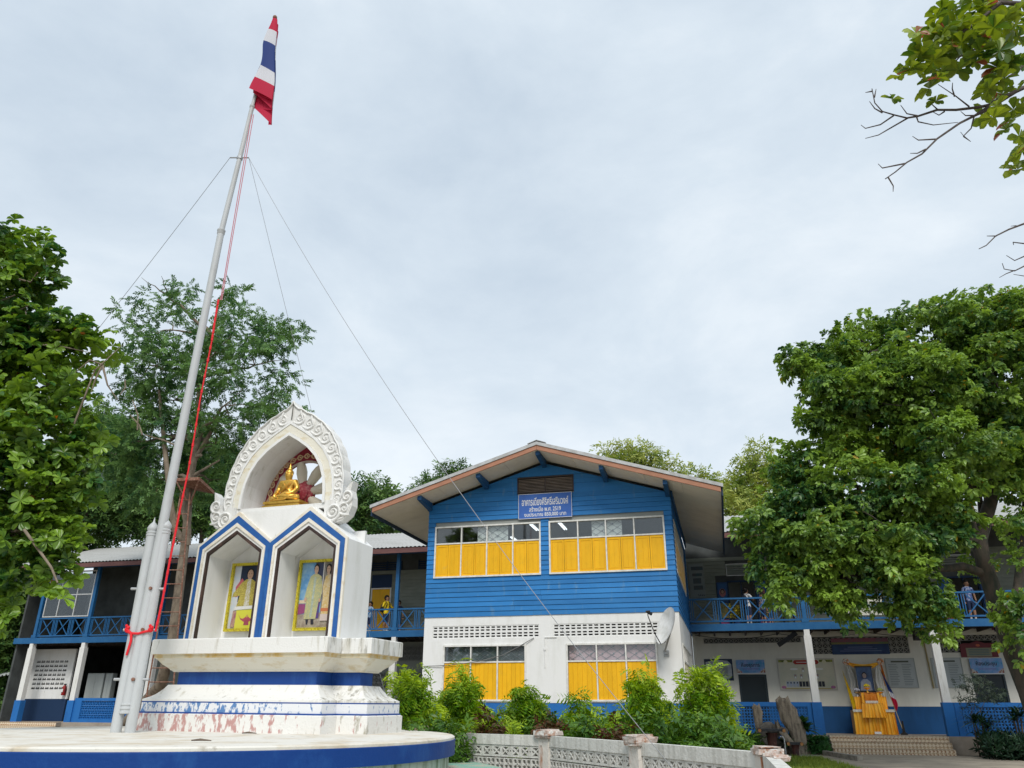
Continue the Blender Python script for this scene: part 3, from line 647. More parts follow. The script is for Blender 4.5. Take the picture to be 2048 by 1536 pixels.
# siding and door near the front block
LH = [(-15.5, -14.5, 4.38, 7.05)]
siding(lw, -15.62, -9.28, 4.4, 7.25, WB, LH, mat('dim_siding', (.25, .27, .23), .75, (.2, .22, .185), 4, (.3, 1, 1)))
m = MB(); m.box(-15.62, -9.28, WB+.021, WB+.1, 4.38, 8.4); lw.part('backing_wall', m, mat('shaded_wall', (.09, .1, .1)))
m = MB(); m.box(-15.5, -15.44, WB-.03, WB+.02, 4.4, 6.47); m.box(-14.56, -14.5, WB-.03, WB+.02, 4.4, 6.47); m.box(-15.44, -14.56, WB-.03, WB+.02, 6.42, 6.47); d = lw.part('door', m, WHITE)
for k in range(2): m = MB(); m.box(-15.438+k*.44, -15.002+k*.44, WB-.015, WB+.015, 4.4, 6.41); lw.part('door_leaf', m, YELLOW, d)
m = MB(); m.box(-15.5, -14.5, WB-.02, WB+.015, 6.475, 7.05); lw.part('transom_panel', m, mat('dark_navy', (.012, .035, .09)))
for c in (-15.5, -14.75, -13.2, -12.45): 
    m = MB()
    for k in range(4): m.box(c, c+.68, WB-.03, WB+.01, 7.28+k*.1, 7.33+k*.1)
    m.box(c-.03, c-.001, WB-.03, WB+.01, 7.26, 7.68); m.box(c+.681, c+.71, WB-.03, WB+.01, 7.26, 7.68); lw.part('high_vent', m, mat('dark_navy', (.012, .035, .09)))
m = MB(); m.tube([(-11.2, WB-.03, 7.2), (-11.2, WB-.03, 6.0)], .012, 6); m.box(-11.27, -11.13, WB-.05, WB-.02, 5.85, 6.0); lw.part('switch_conduit', m, WHITE)
# ---------------------------------------------------------------- right wing
rw = Thing('classroom_wing', 'right-hand two-storey wing with veranda and tiled steps, partly behind the big leafy tree', 'building', (5, WW, 0), MB_)
RP = [3.08, 7.35, 11.65, 15.9]
wing(rw, -1.165, 18, RP, .56, 0, .4, 18)
for a, b in zip([-1.18]+RP[:-1], RP): railing(rw, a+.08, b-.08, 4.46, 5.35)
steps(rw, 3.32, 7.1, .56, 3, .187, WW-.16)
# ground floor rear wall: cream above a blue dado, pierced vents along its top, two doors
D = [(.5, 1.56), (8.84, 9.93)]
m = MB(); m.prism([(-1.165, 1.495), (18, 1.495), (18, 4.22), (-1.165, 4.22)], WB, WB+.12,
                  [[(.5, 1.496), (1.56, 1.496), (1.56, 2.64), (.5, 2.64)], [(8.84, 1.496), (9.93, 1.496), (9.93, 2.64), (8.84, 2.64)], winhole(-.72, 3.02, 3.82, 4.03), winhole(3.38, 6.9, 3.37, 4.0), winhole(7.65, 10.4, 3.37, 4.0)])
rw.part('wall', m, CREAM)
m = MB()
for a, b in ((-1.165, .5), (1.56, 8.84), (9.93, 18)): m.box(a, b, WB-.02, WB+.12, .56, 1.49)
rw.part('dado', m, mat('dado_blue', (.012, .085, .25), .55, (.01, .07, .2), 2, (1, 1, .4)))
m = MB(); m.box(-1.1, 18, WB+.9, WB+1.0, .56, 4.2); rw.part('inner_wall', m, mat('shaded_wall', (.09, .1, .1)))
GC = mat('vent_concrete', (.36, .36, .34), .9)
blocks(rw, GC, -.715, 3.015, 3.825, 1, .2, WB+.01, 'diamond', 'vent_block', thick=.06)
blocks(rw, GC, 3.385, 6.895, 3.375, 3, .206, WB+.01, 'diamond', 'vent_block', thick=.06)
blocks(rw, GC, 7.655, 10.395, 3.375, 3, .206, WB+.01, 'diamond', 'vent_block', skip=lambda u, z: 8.7 < u < 9.8 and z < 3.75, thick=.06)
for a, b in D:
    m = MB(); m.box(a, a+.07, WB-.02, WB+.1, .56, 2.63); m.box(b-.07, b, WB-.02, WB+.1, .56, 2.63); m.box(a+.07, b-.07, WB-.02, WB+.1, 2.56, 2.63); d = rw.part('door', m, mat('dark_door_frame', (.03, .045, .055), .5))
    m = MB(); m.box(a+.07, b-.07, WB+.03, WB+.06, .56, 2.56); rw.part('door_leaf', m, mat('dark_door', (.012, .022, .028), .35), d)
    m = MB(); m.lathe([(.02, 0), (.028, .03)], (b-.16, WB-.01, 1.55), 8); rw.part('handle', m, GALV, d)
for a, b in ((-1.0, 2.9), (7.55, 11.45)):
    n = int((b-a-.3)/.195); s = (b-a-.3)/n
    blocks(rw, BASEBLUE, a+.15, b-.15, .68, 4, s, WW-.05, 'flower')
    m = MB(); m.prism([(a, .56), (b, .56), (b, 1.63), (a, 1.63)], WW-.08, WW+.06, [winhole(a+.148, b-.148, .678, .684+4*s)]); rw.part('half_wall', m, BASEBLUE)
# upper floor
UH = [(-.03, 2.0, 4.38, 6.43), (.42, 1.53, 6.43, 6.97), (8.3, 10.2, 4.38, 6.3), (8.6, 9.9, 6.4, 7.05)]
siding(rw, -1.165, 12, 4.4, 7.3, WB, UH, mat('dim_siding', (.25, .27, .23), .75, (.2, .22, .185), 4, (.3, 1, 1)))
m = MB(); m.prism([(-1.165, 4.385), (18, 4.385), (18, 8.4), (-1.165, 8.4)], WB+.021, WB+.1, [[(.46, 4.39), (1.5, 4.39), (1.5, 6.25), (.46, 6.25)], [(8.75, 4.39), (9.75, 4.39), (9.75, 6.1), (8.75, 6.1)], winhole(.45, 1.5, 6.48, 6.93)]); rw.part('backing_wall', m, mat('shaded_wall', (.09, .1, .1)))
NAVYD = mat('dark_navy', (.012, .035, .09))
def open_door(a, b, z1, kw):
    m = MB(); m.box(a-.04, a, WB-.03, WB+.1, 4.39, z1); m.box(b, b+.04, WB-.03, WB+.1, 4.39, z1); m.box(a-.04, b+.04, WB-.03, WB+.1, z1, z1+.06); m.box((a+b)/2-.02, (a+b)/2+.02, WB+.05, WB+.09, 4.39, z1)
    d = rw.part('door', m, NAVYD)
    for s, x in ((-1, a-.05-kw), (1, b+.05)):          # leaves folded back flat against the wall, with painted panels
        m = MB(); m.box(x, x+kw, WB-.06, WB-.025, 4.42, z1); lf = rw.part('door_leaf', m, mat('door_blue', (.018, .07, .2), .5), d)
        for z0, zz, mm in ((z1-.78, z1-.06, mat('panel_blue', (.02, .10, .27), .5)), (z1-1.42, z1-.84, mat('panel_yellow', (.45, .33, .08), .6, (.1, .22, .2), 9)), (z1-1.95, z1-1.48, mat('panel_pink', (.5, .06, .16), .6, (.3, .12, .3), 6))):
            m = MB(); m.box(x+.05, x+kw-.05, WB-.072, WB-.061, z0, zz); rw.part('door_panel', m, mm, d)
        if z1 > 6.15:                                   # small painted figure on the top panel
            cx = x+kw/2; m = MB(); m.lathe([(.001, -.0), (.001, .01)], (cx, WB-.08, z1-.4), 6)
            m = MB(); m.add([(cx+.13*math.cos(i*PI/7), WB-.0765, z1-.42+.17*math.sin(i*PI/7)) for i in range(14)], [tuple(range(14))]); rw.part('painted_halo', m, mat('print_rose', (.42, .16, .17), .6), d)
            m = MB(); m.add([(cx+.085*math.cos(i*PI/6), WB-.079, z1-.37+.11*math.sin(i*PI/6)) for i in range(12)], [tuple(range(12))]); rw.part('painted_hair', m, HAIR, d)
            m = MB(); m.add([(cx+.055*math.cos(i*PI/6), WB-.0815, z1-.39+.075*math.sin(i*PI/6)) for i in range(12)], [tuple(range(12))]); rw.part('painted_face', m, mat('print_skin', (.45, .27, .19), .6), d)
open_door(.47, 1.49, 6.22, .42); open_door(8.76, 9.74, 6.1, .4)
for a, z0 in ((.44, 6.47), (8.62, 6.5)):
    m = MB(); m.box(a, a+1.08, WB-.03, WB+.02, z0, z0+.03); m.box(a, a+1.08, WB-.03, WB+.02, z0+.46, z0+.5); m.box(a, a+.03, WB-.03, WB+.02, z0+.03, z0+.46); m.box(a+1.05, a+1.08, WB-.03, WB+.02, z0+.03, z0+.46); f_ = rw.part('louvre_window', m, mat('aluminium', (.55, .56, .56)))
    for k in range(5):
        m = MB(); zz = z0+.05+k*.085; m.add([(a+.03, WB-.03, zz), (a+1.05, WB-.03, zz), (a+1.05, WB+.02, zz+.07), (a+.03, WB+.02, zz+.07)], [(0, 1, 2, 3)]); rw.part('glass_slat', m, mat('frosted_slat', (.33, .36, .33), .25, spec=.5), f_)
m = MB(); m.tube([(7.43, WB-.04, 3.85), (7.47, WB-.04, 2.12)], .028, 8); rw.part('drain_pipe', m, mat('old_pipe', (.33, .27, .13), .6))
m = MB(); pts = []
for i in range(41):
    u = -1.0+i*.22; s = (i % 14)/14; pts.append((u, WW+.25, 4.02-.16*math.sin(PI*s)))
m.tube(pts, .012, 5); rw.part('cable', m, BLACK)
m = MB(); m.bar((2.05, WW+.5, 3.62), (2.75, WW+.3, 4.05), .05, .16); rw.part('beam_brace', m, BLACK)
# ================================================================ round platform, shrine, statue, wheel, portraits
plat = Thing('round_platform', 'large round white platform with a broad blue rim band under the shrine', 'platform', (0, 0, 0), Matrix.Translation((-5.17, 13.32, 0)) @ Matrix.Rotation(TL, 4, 'Y'))
PT = 1.075; PR = 4.27
m = MB(); m.lathe([(.01, PT-.02), (PR-.03, PT-.02)], n=128, cap=False); m.lathe([(PR-.45, PT), (PR+.0, PT), (PR+.012, PT-.012), (PR+.012, PT-.03), (PR-.02, PT-.03)], n=128, cap=False)
m = MB(); m.lathe([(.01, PT), (PR-.5, PT+.0), (PR-.02, PT-.004), (PR+.004, PT-.02), (PR+.004, PT-.05), (PR-.1, PT-.05)], n=128, cap=False)
plat.part('deck', m, mat('deck_white', (.72, .69, .63), .85, (.55, .46, .33), 1.6, lo=.46, hi=.72, bump=.3, bscale=14, var2=(.27, .23, .17), s2=4.5, lo2=.6, hi2=.8), smooth=30)
m = MB(); m.lathe([(PR-.1, PT-.045), (PR+.01, PT-.052), (PR+.016, PT-.06), (PR+.01, PT-.27), (PR-.06, PT-.275)], n=128, cap=False); plat.part('rim_band', m, mat('rim_blue', (.004, .045, .225), .5, (.014, .08, .29), 3, (1, 1, .5), .5, .75, .2, 22, var2=(.4, .42, .45), s2=9, lo2=.72, hi2=.78), smooth=30)
m = MB(); m.lathe([(PR-.08, PT-.27), (PR-.08, 0)], n=128, cap=False); plat.part('drum', m, mat('mouldy_drum', (.56, .60, .52), .9, (.17, .21, .12), 2.2, (2.5, 2.5, .35), .47, .7, .3, 20), smooth=30)
fl = MB(); fl.lathe([(PR-.2, .55), (5.15, .55), (5.15, 0)], n=96, cap=False); 
ring = Thing('pond_floor', 'green painted floor ringing the round platform', 'floor ring', (0, 0, 0), Matrix.Translation((-5.17, 13.32, 0)) @ Matrix.Rotation(TL, 4, 'Y'))
ring.part('paving', fl, mat('worn_green_paint', (.22, .42, .34), .7, (.45, .42, .33), 2.5, lo=.45, hi=.6, bump=.2))
# ---------------- shrine
sh = Thing('shrine_monument', 'white stepped shrine with two gabled picture niches and a carved pointed arch on top', 'shrine', (-1.8, .9, 0), MO_)
def plan(d):      # plan with stepped right-hand corners, pushed out by d
    w0, w1, w2, w3 = -d, .47-d, 1.65+d, 2.1+d
    a, b, c = -3.58-d, -.02+d, .54+d
    return [(a, w0), (b, w0), (b, w1), (c, w1), (c, w2), (b, w2), (b, w3), (a, w3)]
def course(prof, name, m_, cap=True):
    M_ = MB(); vs = []; fs = []; k = 8
    for d, z in prof: vs += [(x, y, z) for x, y in plan(d)]
    for i in range(len(prof)-1):
        for j in range(k): a = i*k+j; b = i*k+(j+1) % k; fs.append((a, b, b+k, a+k))
    M_.add(vs, fs)
    if cap:
        for i, (d, z) in ((0, prof[0]), (len(prof)-1, prof[-1])):
            P = plan(d); M_.add([(x, y, z) for x, y in P], [tuple(t) for t in tessellate_polygon([[Vector((x, y, 0)) for x, y in P]])])
    return sh.part(name, M_, m_)
PEEL = mat('peeling_red', (.75, .74, .71), .85, (.50, .29, .27), 7, (1.5, 1.5, .55), .50, .56, .4, 28, detail=9, var2=(.22, .19, .11), s2=9, lo2=.60, hi2=.76, st2=(1, 1, .3), grad=(.2, 1.7, .02, -.10), grad2=(.6, 2.2, -.06, .05))
PEELB = mat('peeling_blue', (.74, .75, .77), .8, (.11, .23, .46), 16, (1, 1, .5), .50, .56, .3, 30, detail=9, grad=(-.2, 1.7, .01, -.09))
course([(.045, -.02), (.045, .27), (.02, .285)], 'base_course', PEEL)
course([(.02, .286), (.02, .305), (.012, .308)], 'blue_fillet', NAVY)
course([(-.0, .309), (-.0, .455)], 'painted_course', PEELB)
course([(.0, .456), (.0, .474)], 'blue_fillet', NAVY)
course([(-.0, .475), (-.0, .505), (-.03, .52), (-.09, .55), (-.14, .585), (-.18, .625), (-.22, .67), (-.25, .715), (-.265, .742), (-.34, .745)], 'lower_moulding', CORNW)
course([(-.37, .746), (-.37, .955)], 'blue_band', NAVY)
course([(-.30, .956), (-.285, .975), (-.26, .985), (-.255, 1.0), (-.22, 1.03), (-.16, 1.075), (-.12, 1.12), (-.095, 1.15), (-.08, 1.16), (-.065, 1.175)], 'upper_moulding', CREAMW)
course([(-.05, 1.176), (-.05, 1.225), (-.015, 1.24)], 'yellow_fillet', mat('ochre_stained', (.70, .64, .48), .8, (.58, .38, .10), 4, (1, 1, .6), .42, .62))
course([(.0, 1.241), (.0, 1.475), (-.015, 1.49)], 'cornice', CORNW)
# body with two niches
CL, CR = -2.6, -1.02
def house(c, hw, sh_, ap, z0=1.492): return [(c-hw, z0), (c+hw, z0), (c+hw, sh_), (c, ap), (c-hw, sh_)]
def hz_(hw): return 3.22 - .66*(.79-hw)*.3, 3.775 - .84*(.79-hw)*1.4
B0, B1 = .655, 1.57
bm_ = MB(); outl = [(-3.44, 1.491), (-.18, 1.491), (-.18, 3.23), (-.98, 3.87), (-2.64, 3.87), (-3.44, 3.23)]
inner = [house(c, .57, 3.05, 3.435, 1.53) for c in (CL, CR)]
bm_.prism(outl, B0, B1, inner)
sh.part('body', bm_, WHITE)
m = MB(); m.box(-3.40, -.22, 1.30, 1.36, 1.5, 3.5); sh.part('niche_back', m, WHITE)
def ring_(name, hwo, so, ao, hwi, si, ai, y0, y1, m_, zo=1.492, zi=1.492):
    for c in (CL, CR):
        M_ = MB(); M_.prism(house(c, hwo, so, ao) [::1], y0, y1, []) if False else None
        O = house(c, hwo, so, ao, zo); I = house(c, hwi, si, ai, zi)
        # an open-footed frame: up one side, over the gable, down the other
        poly = [O[0], I[0], I[4], I[3], I[2], I[1], O[1], O[2], O[3], O[4]]
        M_.prism(poly, y0, y1); sh.part(name, M_, m_)
mid = -1.81
ring_('rim_moulding', .84, 3.245, 3.865, .795, 3.222, 3.785, .60, .654, mat('cream_trim', (.78, .735, .64), .8, (.62, .50, .33), 5, lo=.52, hi=.75, bump=.2))
ring_('blue_border', .794, 3.221, 3.784, .705, 3.168, 3.645, .588, .653, mat('border_blue', (.022, .10, .33), .5, (.03, .13, .38), 6, lo=.45, hi=.7, bump=.1))
ring_('inner_moulding', .704, 3.167, 3.644, .662, 3.137, 3.575, .575, .652, MATS['cream_trim'])
ring_('white_fillet', .661, 3.136, 3.574, .618, 3.108, 3.505, .605, .651, WHITE)
ring_('brown_reveal', .617, 3.107, 3.504, .575, 3.06, 3.445, .60, .79, BROWN)
# top shrine: pointed arch with carved rim
TC = -1.82
OUT = [(0, 6.13), (.05, 6.03), (.15, 5.95), (.36, 5.85), (.64, 5.68), (.88, 5.46), (1.08, 5.18), (1.21, 4.9), (1.29, 4.6), (1.32, 4.3), (1.30, 4.05), (1.24, 3.84), (1.16, 3.70)]
INN = [(0, 5.40), (.22, 5.27), (.45, 5.11), (.64, 4.92), (.78, 4.7), (.87, 4.45), (.905, 4.2), (.915, 3.97)]
def mir(P, c=TC, s=1.0): return [(c + x, z) for x, z in P] + [(c - x, z) for x, z in reversed(P) if x > 0]
A0, A1 = .80, 1.62
def samp(P, t):
    d = [0]
    for a, b in zip(P[:-1], P[1:]): d.append(d[-1] + math.hypot(b[0]-a[0], b[1]-a[1]))
    s = t*d[-1]
    for j in range(len(P)-1):
        if s <= d[j+1] + 1e-9:
            f = (s-d[j])/(d[j+1]-d[j]); return (P[j][0]+(P[j+1][0]-P[j][0])*f, P[j][1]+(P[j+1][1]-P[j][1])*f)
    return P[-1]
OS = [OUT[0]]                                   # scalloped edge: a shallow lobe outside each curl
for i in range(1, 64):
    x, z = samp(OUT, i/64); x2, z2 = samp(OUT, min(i/64+.01, 1)); L_ = math.hypot(x2-x, z2-z) or 1; k_ = .022*abs(math.sin((i/64-.05)*PI*9.4)) - .008 if i > 5 else 0
    OS.append((x - (z2-z)/L_*k_, z + (x2-x)/L_*k_))
OS.append(OUT[-1]); OUT0 = OUT
OUTL = [(TC+x, z) for x, z in OS] + [(TC+1.02, 3.66), (TC+.95, 3.872), (TC-.95, 3.872), (TC-1.02, 3.66)] + [(TC-x, z) for x, z in reversed(OS) if x > 0]
hole = [(TC+x, z) for x, z in INN] + [(TC-x, z) for x, z in reversed(INN) if x > 0]
def offs(P, d):
    o = []
    for i, (x, z) in enumerate(P):
        a = P[max(i-1, 0)]; b = P[min(i+1, len(P)-1)]; dx, dz = b[0]-a[0], b[1]-a[1]; L_ = math.hypot(dx, dz)
        o.append((0, z + d*1.18) if i == 0 else (x - dz/L_*d, z + dx/L_*d))
    return o
m = MB(); m.prism(OUTL, A0, A0+.30, [hole]); sh.part('arch', m, DIRTYWHITE)
_o = offs(INN, .16); m = MB(); m.prism([(TC+x, z) for x, z in _o] + [(TC+1.05, 3.80), (TC-1.05, 3.80)] + [(TC-x, z) for x, z in reversed(_o) if x > 0], A0+.301, A1, [hole]); sh.part('arch_vault', m, WHITE)
for nm, d0, d1, y0, mm in (('arch_lip', .0, .055, .765, WHITE), ('arch_inner_band', .058, .20, .785, CREAMW), ('arch_bead', .203, .245, .772, WHITE)):
    o_, i_ = offs(INN, d1), offs(INN, d0)
    poly = [(TC+x, z) for x, z in o_] + [(TC+x, z) for x, z in reversed(i_)]
    pl = [(TC-x, z) for x, z in o_] + [(TC-x, z) for x, z in reversed(i_)]
    for k, P in enumerate((poly, pl)): M_ = MB(); M_.prism(P, y0, .80); sh.part(nm, M_, mm)
# carved curls along the rim, one by one
def curl(r, hand=1, turns=1.6, th=.028):
    m = MB(); pts = []
    for i in range(22):
        t = i/21; a = hand*(t*turns*2*PI) - PI/2; rr = r*(1-t*.82); pts.append((rr*math.cos(a), 0, rr*math.sin(a)))
    tail = [(-hand*r*.9, 0, -r*1.02)]
    m.tube(tail + pts, [th*.5] + [th*(1-.45*i/21) for i in range(22)], 6); m.sphere((0, 0, 0), r*.2, 8, 5)
    return m
CM = {h: curl(.128, h, 1.4, .03).mesh('curl', DIRTYWHITE, smooth=60) for h in (1, -1)}
CB = {h: curl(.165, h, 1.9, .035).mesh('curl', DIRTYWHITE, smooth=60) for h in (1, -1)}
mid_ = []
L0 = offs(INN, .25)
for i in range(64):
    t = i/63
    a, b = samp(OUT, t), samp(L0, t); mid_.append(((a[0]+b[0])/2, (a[1]+b[1])/2))
for k in range(9):
    t = .10 + .86*k/8.4; x, z = samp(mid_, min(t, 1)); x2, z2 = samp(mid_, min(t+.02, 1)); ang = math.atan2(z2-z, x2-x)
    for sg in (1, -1):
        o = link('curl', CM[sg], sh.e); o.location = Vector((TC+sg*x, A0+.004, z)) - sh.base; o.rotation_euler = (0, -(ang if sg > 0 else PI-ang) + (PI if sg < 0 else 0) + PI*.0, 0)
        leafm = MB()
for sg in (1, -1):                     # raised outer bead, flame leaves and the upturned tails
    P = [(TC+sg*x, A0-.012, z) for x, z in OS]; M_ = MB(); M_.tube(P, [.022]*len(P), 6); sh.part('arch_edge_bead', M_, DIRTYWHITE, smooth=60)
    T_ = [(1.0, 3.70), (1.1, 3.60), (1.24, 3.56), (1.4, 3.60), (1.52, 3.70), (1.58, 3.86), (1.57, 4.02), (1.53, 4.16), (1.56, 4.34), (1.46, 4.24), (1.38, 4.10), (1.33, 3.96), (1.27, 3.92), (1.2, 4.0), (1.0, 4.0)]
    M_ = MB(); M_.prism([(TC+sg*x, z) for x, z in T_], A0-.05, A0+.16); tl = sh.part('arch_tail', M_, DIRTYWHITE)
    for cx, cz, kind, hd in ((1.2, 3.76, CB, 1), (1.43, 3.82, CM, -1), (1.46, 4.04, CM, 1)):
        o = link('curl', kind[hd*sg], tl); o.location = Vector((TC+sg*cx, A0-.06, cz)) - sh.base
    M_ = MB(); P = [(1.08, 3.64), (1.25, 3.6), (1.4, 3.64), (1.5, 3.74), (1.54, 3.88)]; M_.tube([(TC+sg*x, A0-.055, z) for x, z in P], .018, 5); sh.part('tail_vein', M_, DIRTYWHITE, tl, smooth=60)
    for k in range(8):                 # small flame leaves between the curls
        t = .06 + .86*(k+.45)/8.4; x, z = samp(OUT, t); xi, zi = samp(mid_, t); M_ = MB()
        M_.tube([(TC+sg*(xi*.6+x*.4+.06), A0-.006, zi*.6+z*.4-.12), (TC+sg*(x*.75+xi*.25+.0), A0-.016, (z*.75+zi*.25)-.02), (TC+sg*(x-.03), A0-.008, z+.03)], [.012, .03, .008], 6); sh.part('flame_leaf', M_, DIRTYWHITE, smooth=60)
M_ = MB(); M_.tube([(TC, A0-.01, 5.74), (TC, A0-.012, 6.12)], [.012, .006], 5); sh.part('finial_seam', M_, mat('black_mould', (.1, .1, .09), .9))
# wheel of the law in the arch
wh = Thing('dharma_wheel', 'dark red spoked wheel with a gold leaf pattern behind the statue', 'wheel', (TC, 1.5, 4.38), MO_)
MAROON = mat('maroon_paint', (.21, .012, .03), .55, (.26, .02, .04), 5); GLEAF = mat('pale_gold_paint', (.62, .44, .27), .5); CREAMSP = mat('cream_spoke', (.70, .64, .52), .7)
WC = (TC, 4.38); c_ = lambda r, n=40, ph=0: [(WC[0]+r*math.cos(2*PI*i/n+ph), WC[1]+r*math.sin(2*PI*i/n+ph)) for i in range(n)]
m = MB(); pan = [(TC+x*1.03, z+.01) for x, z in INN] + [(TC-x*1.03, z+.01) for x, z in reversed(INN) if x > 0]
pan = [(x, max(z, 3.873)) for x, z in pan]
hole_ = [p for p in c_(.665)]; m.prism(pan, 1.50, 1.56, [[(x, max(z, 3.9)) for x, z in hole_]] if False else [hole_]); wh.part('rim', m, MAROON)
m = MB(); m.prism(c_(.70), 1.485, 1.50, [c_(.655)]); wh.part('rim_bead', m, mat('pale_rim', (.5, .42, .36), .6))
def motif(): 
    m = MB(); m.prism([(-.062, 0), (0, -.075), (.062, 0), (.05, .05), (0, .09), (-.05, .05)], 0, .012, [[(-.036, .0), (0, -.045), (.036, 0), (.028, .032), (0, .058), (-.028, .032)]]); m.prism([(-.018, 0), (0, -.024), (.018, 0), (0, .03)], -.002, .012); return m
mo = motif().mesh('leaf_motif', GLEAF)
for i in range(30):
    a = 2*PI*i/30 + .1; o = link('leaf_motif', mo, wh.e); x, z = WC[0]+.80*math.cos(a), WC[1]+.80*math.sin(a)
    if z < 3.95: COL.objects.unlink(o); bpy.data.objects.remove(o); continue
    o.location = Vector((x, 1.486, z)) - wh.base; o.rotation_euler = (0, -a + 0, 0)
m = MB()
for r, y in ((.05, 1.0), ): pass
hp = [(.02, 0), (.10, .02), (.13, .06), (.105, .10), (.15, .14), (.19, .20), (.15, .24), (.21, .29), (.19, .34), (.12, .37), (.04, .38)]
vs = []; fs = []; n = 18
for r, d in hp:
    r = r*1.35
    for j in range(n): a = 2*PI*j/n; vs.append((WC[0]+r*math.cos(a), 1.33+d*.62, WC[1]+r*math.sin(a)))
for i in range(len(hp)-1):
    for j in range(n): a = i*n+j; b = i*n+(j+1) % n; fs.append((a, b, b+n, a+n))
m.add(vs, fs); wh.part('hub', m, mat('red_hub', (.30, .03, .045), .5, (.42, .12, .12), 12, lo=.5, hi=.6), smooth=50)
for i in range(8):
    a = 2*PI*i/8 + .2; m = MB(); rs = [.13, .22, .34, .46, .58, .67]; rad = [.06, .08, .10, .115, .10, .07]
    m.tube([(WC[0]+r*math.cos(a), 1.50, WC[1]+r*math.sin(a)) for r in rs], rad, 10); wh.part('spoke', m, CREAMSP, smooth=60)
# ---------------- Buddha statue
def skin_mesh(name, pts, edges, rad, m_, sub=2, root=0):
    me = bpy.data.meshes.new(name); me.from_pydata([tuple(p) for p in pts], edges, [])
    o = bpy.data.objects.new(name, me); COL.objects.link(o)
    sk = o.modifiers.new('s', 'SKIN'); sk.use_smooth_shade = True
    sv = me.skin_vertices[0].data
    for i, r in enumerate(rad): sv[i].radius = r if hasattr(r, '__len__') else (r, r); sv[i].use_root = (i == root)
    sb_ = o.modifiers.new('u', 'SUBSURF'); sb_.levels = sub; sb_.render_levels = sub
    dg = bpy.context.evaluated_depsgraph_get(); r = bpy.data.meshes.new_from_object(o.evaluated_get(dg)); r.name = name
    bpy.data.objects.remove(o); r.materials.clear()
    for mm in (m_ if isinstance(m_, list) else [m_]): r.materials.append(mm)
    r.shade_smooth(); return r
bd = Thing('buddha_statue', 'seated golden Buddha statue in the carved arch', 'statue', (-1.86, .98, 3.875), MO_)
bx, by, bz = -1.86, 1.0, 3.875
m = MB()
for hw, hd, z0, z1 in ((.44, .17, 0, .05), (.40, .15, .05, .085), (.425, .165, .085, .13), (.38, .14, .13, .165), (.41, .16, .165, .215)): m.box(bx-hw, bx+hw, by-hd, by+hd, bz+z0+.001, bz+z1)
bd.part('pedestal', m, GOLD)
Z0 = bz + .215
P = [(0, .02, .12), (0, .03, .24), (0, .02, .36), (0, .015, .435), (0, .0, .49), (0, -.005, .57), (0, -.005, .63),     # 0-6 pelvis..head top
     (.15, .02, .40), (.205, .03, .27), (.17, -.08, .16), (.03, -.15, .135),                                          # 7-10 left arm, hand in the lap
     (-.15, .02, .40), (-.205, .02, .27), (-.20, -.07, .17), (-.17, -.16, .10), (-.165, -.175, .045),                   # 11-15 right arm reaching down over the knee
     (.14, -.04, .075), (.33, -.08, .065), (.14, -.155, .075), (-.12, -.17, .085),                                     # 16-19 left leg folded
     (-.14, -.04, .07), (-.33, -.08, .06), (-.12, -.15, .05), (.12, -.16, .045)]
E_ = [(0, 1), (1, 2), (2, 3), (3, 4), (4, 5), (5, 6), (2, 7), (7, 8), (8, 9), (9, 10), (2, 11), (11, 12), (12, 13), (13, 14), (14, 15), (0, 16), (16, 17), (17, 18), (18, 19), (0, 20), (20, 21), (21, 22), (22, 23)]
RD = [(.14, .11), (.125, .095), (.155, .10), (.055, .055), (.07, .07), (.088, .092), (.055, .055), .072, .056, .046, .034, .072, .056, .046, .036, .024, .085, .065, .055, .035, .085, .065, .055, .035]
bme = skin_mesh('body', [(bx+x, by+y, Z0+z) for x, y, z in P], E_, RD, GOLD)
bme.transform(Matrix.Translation(-bd.base)); bd.part('body', bme, GOLD)
m = MB(); hz0 = Z0+.60
m.sphere((bx, by+.005, hz0), .084, 14, 8, (1, 1.02, .8)); m.sphere((bx, by+.01, hz0+.065), .05, 12, 6); m.lathe([(.03, 0), (.022, .03), (.012, .06), (.003, .10)], (bx, by+.01, hz0+.10), 10)
for s in (1, -1): m.sphere((bx+s*.076, by+.0, Z0+.545), .02, 8, 6, (.5, .8, 2.0))
m.sphere((bx, by-.085, Z0+.56), .014, 8, 6, (.8, 1, 1.6)); m.sphere((bx, by-.076, Z0+.522), .014, 8, 6, (1.6, .6, .5))
for s in (1, -1): m.sphere((bx+s*.03, by-.074, Z0+.585), .014, 8, 6, (1.3, .5, .6))
bd.part('head_dress', m, GOLD, smooth=60)
m = MB()
for k in range(5):
    t = k/4; m.tube([(bx+.13-.02*k, by-.075-.01*k, Z0+.40-.035*k), (bx+.03-.02*k, by-.10, Z0+.34-.03*k), (bx-.08-.01*k, by-.095, Z0+.25-.02*k), (bx-.12, by-.07, Z0+.2-.012*k)], .008, 5)
m.tube([(bx-.13, by-.02, Z0+.43), (bx-.02, by-.09, Z0+.33), (bx+.1, by-.09, Z0+.2)], .011, 5)
for s in (-.34, -.15, .15, .34): m.tube([(bx+s*.9, by-.13, Z0+.10), (bx+s*.6, by-.195, Z0+.07), (bx+s*.4, by-.2, Z0+.03)], .01, 5)
bd.part('robe_folds', m, GOLD, smooth=60)
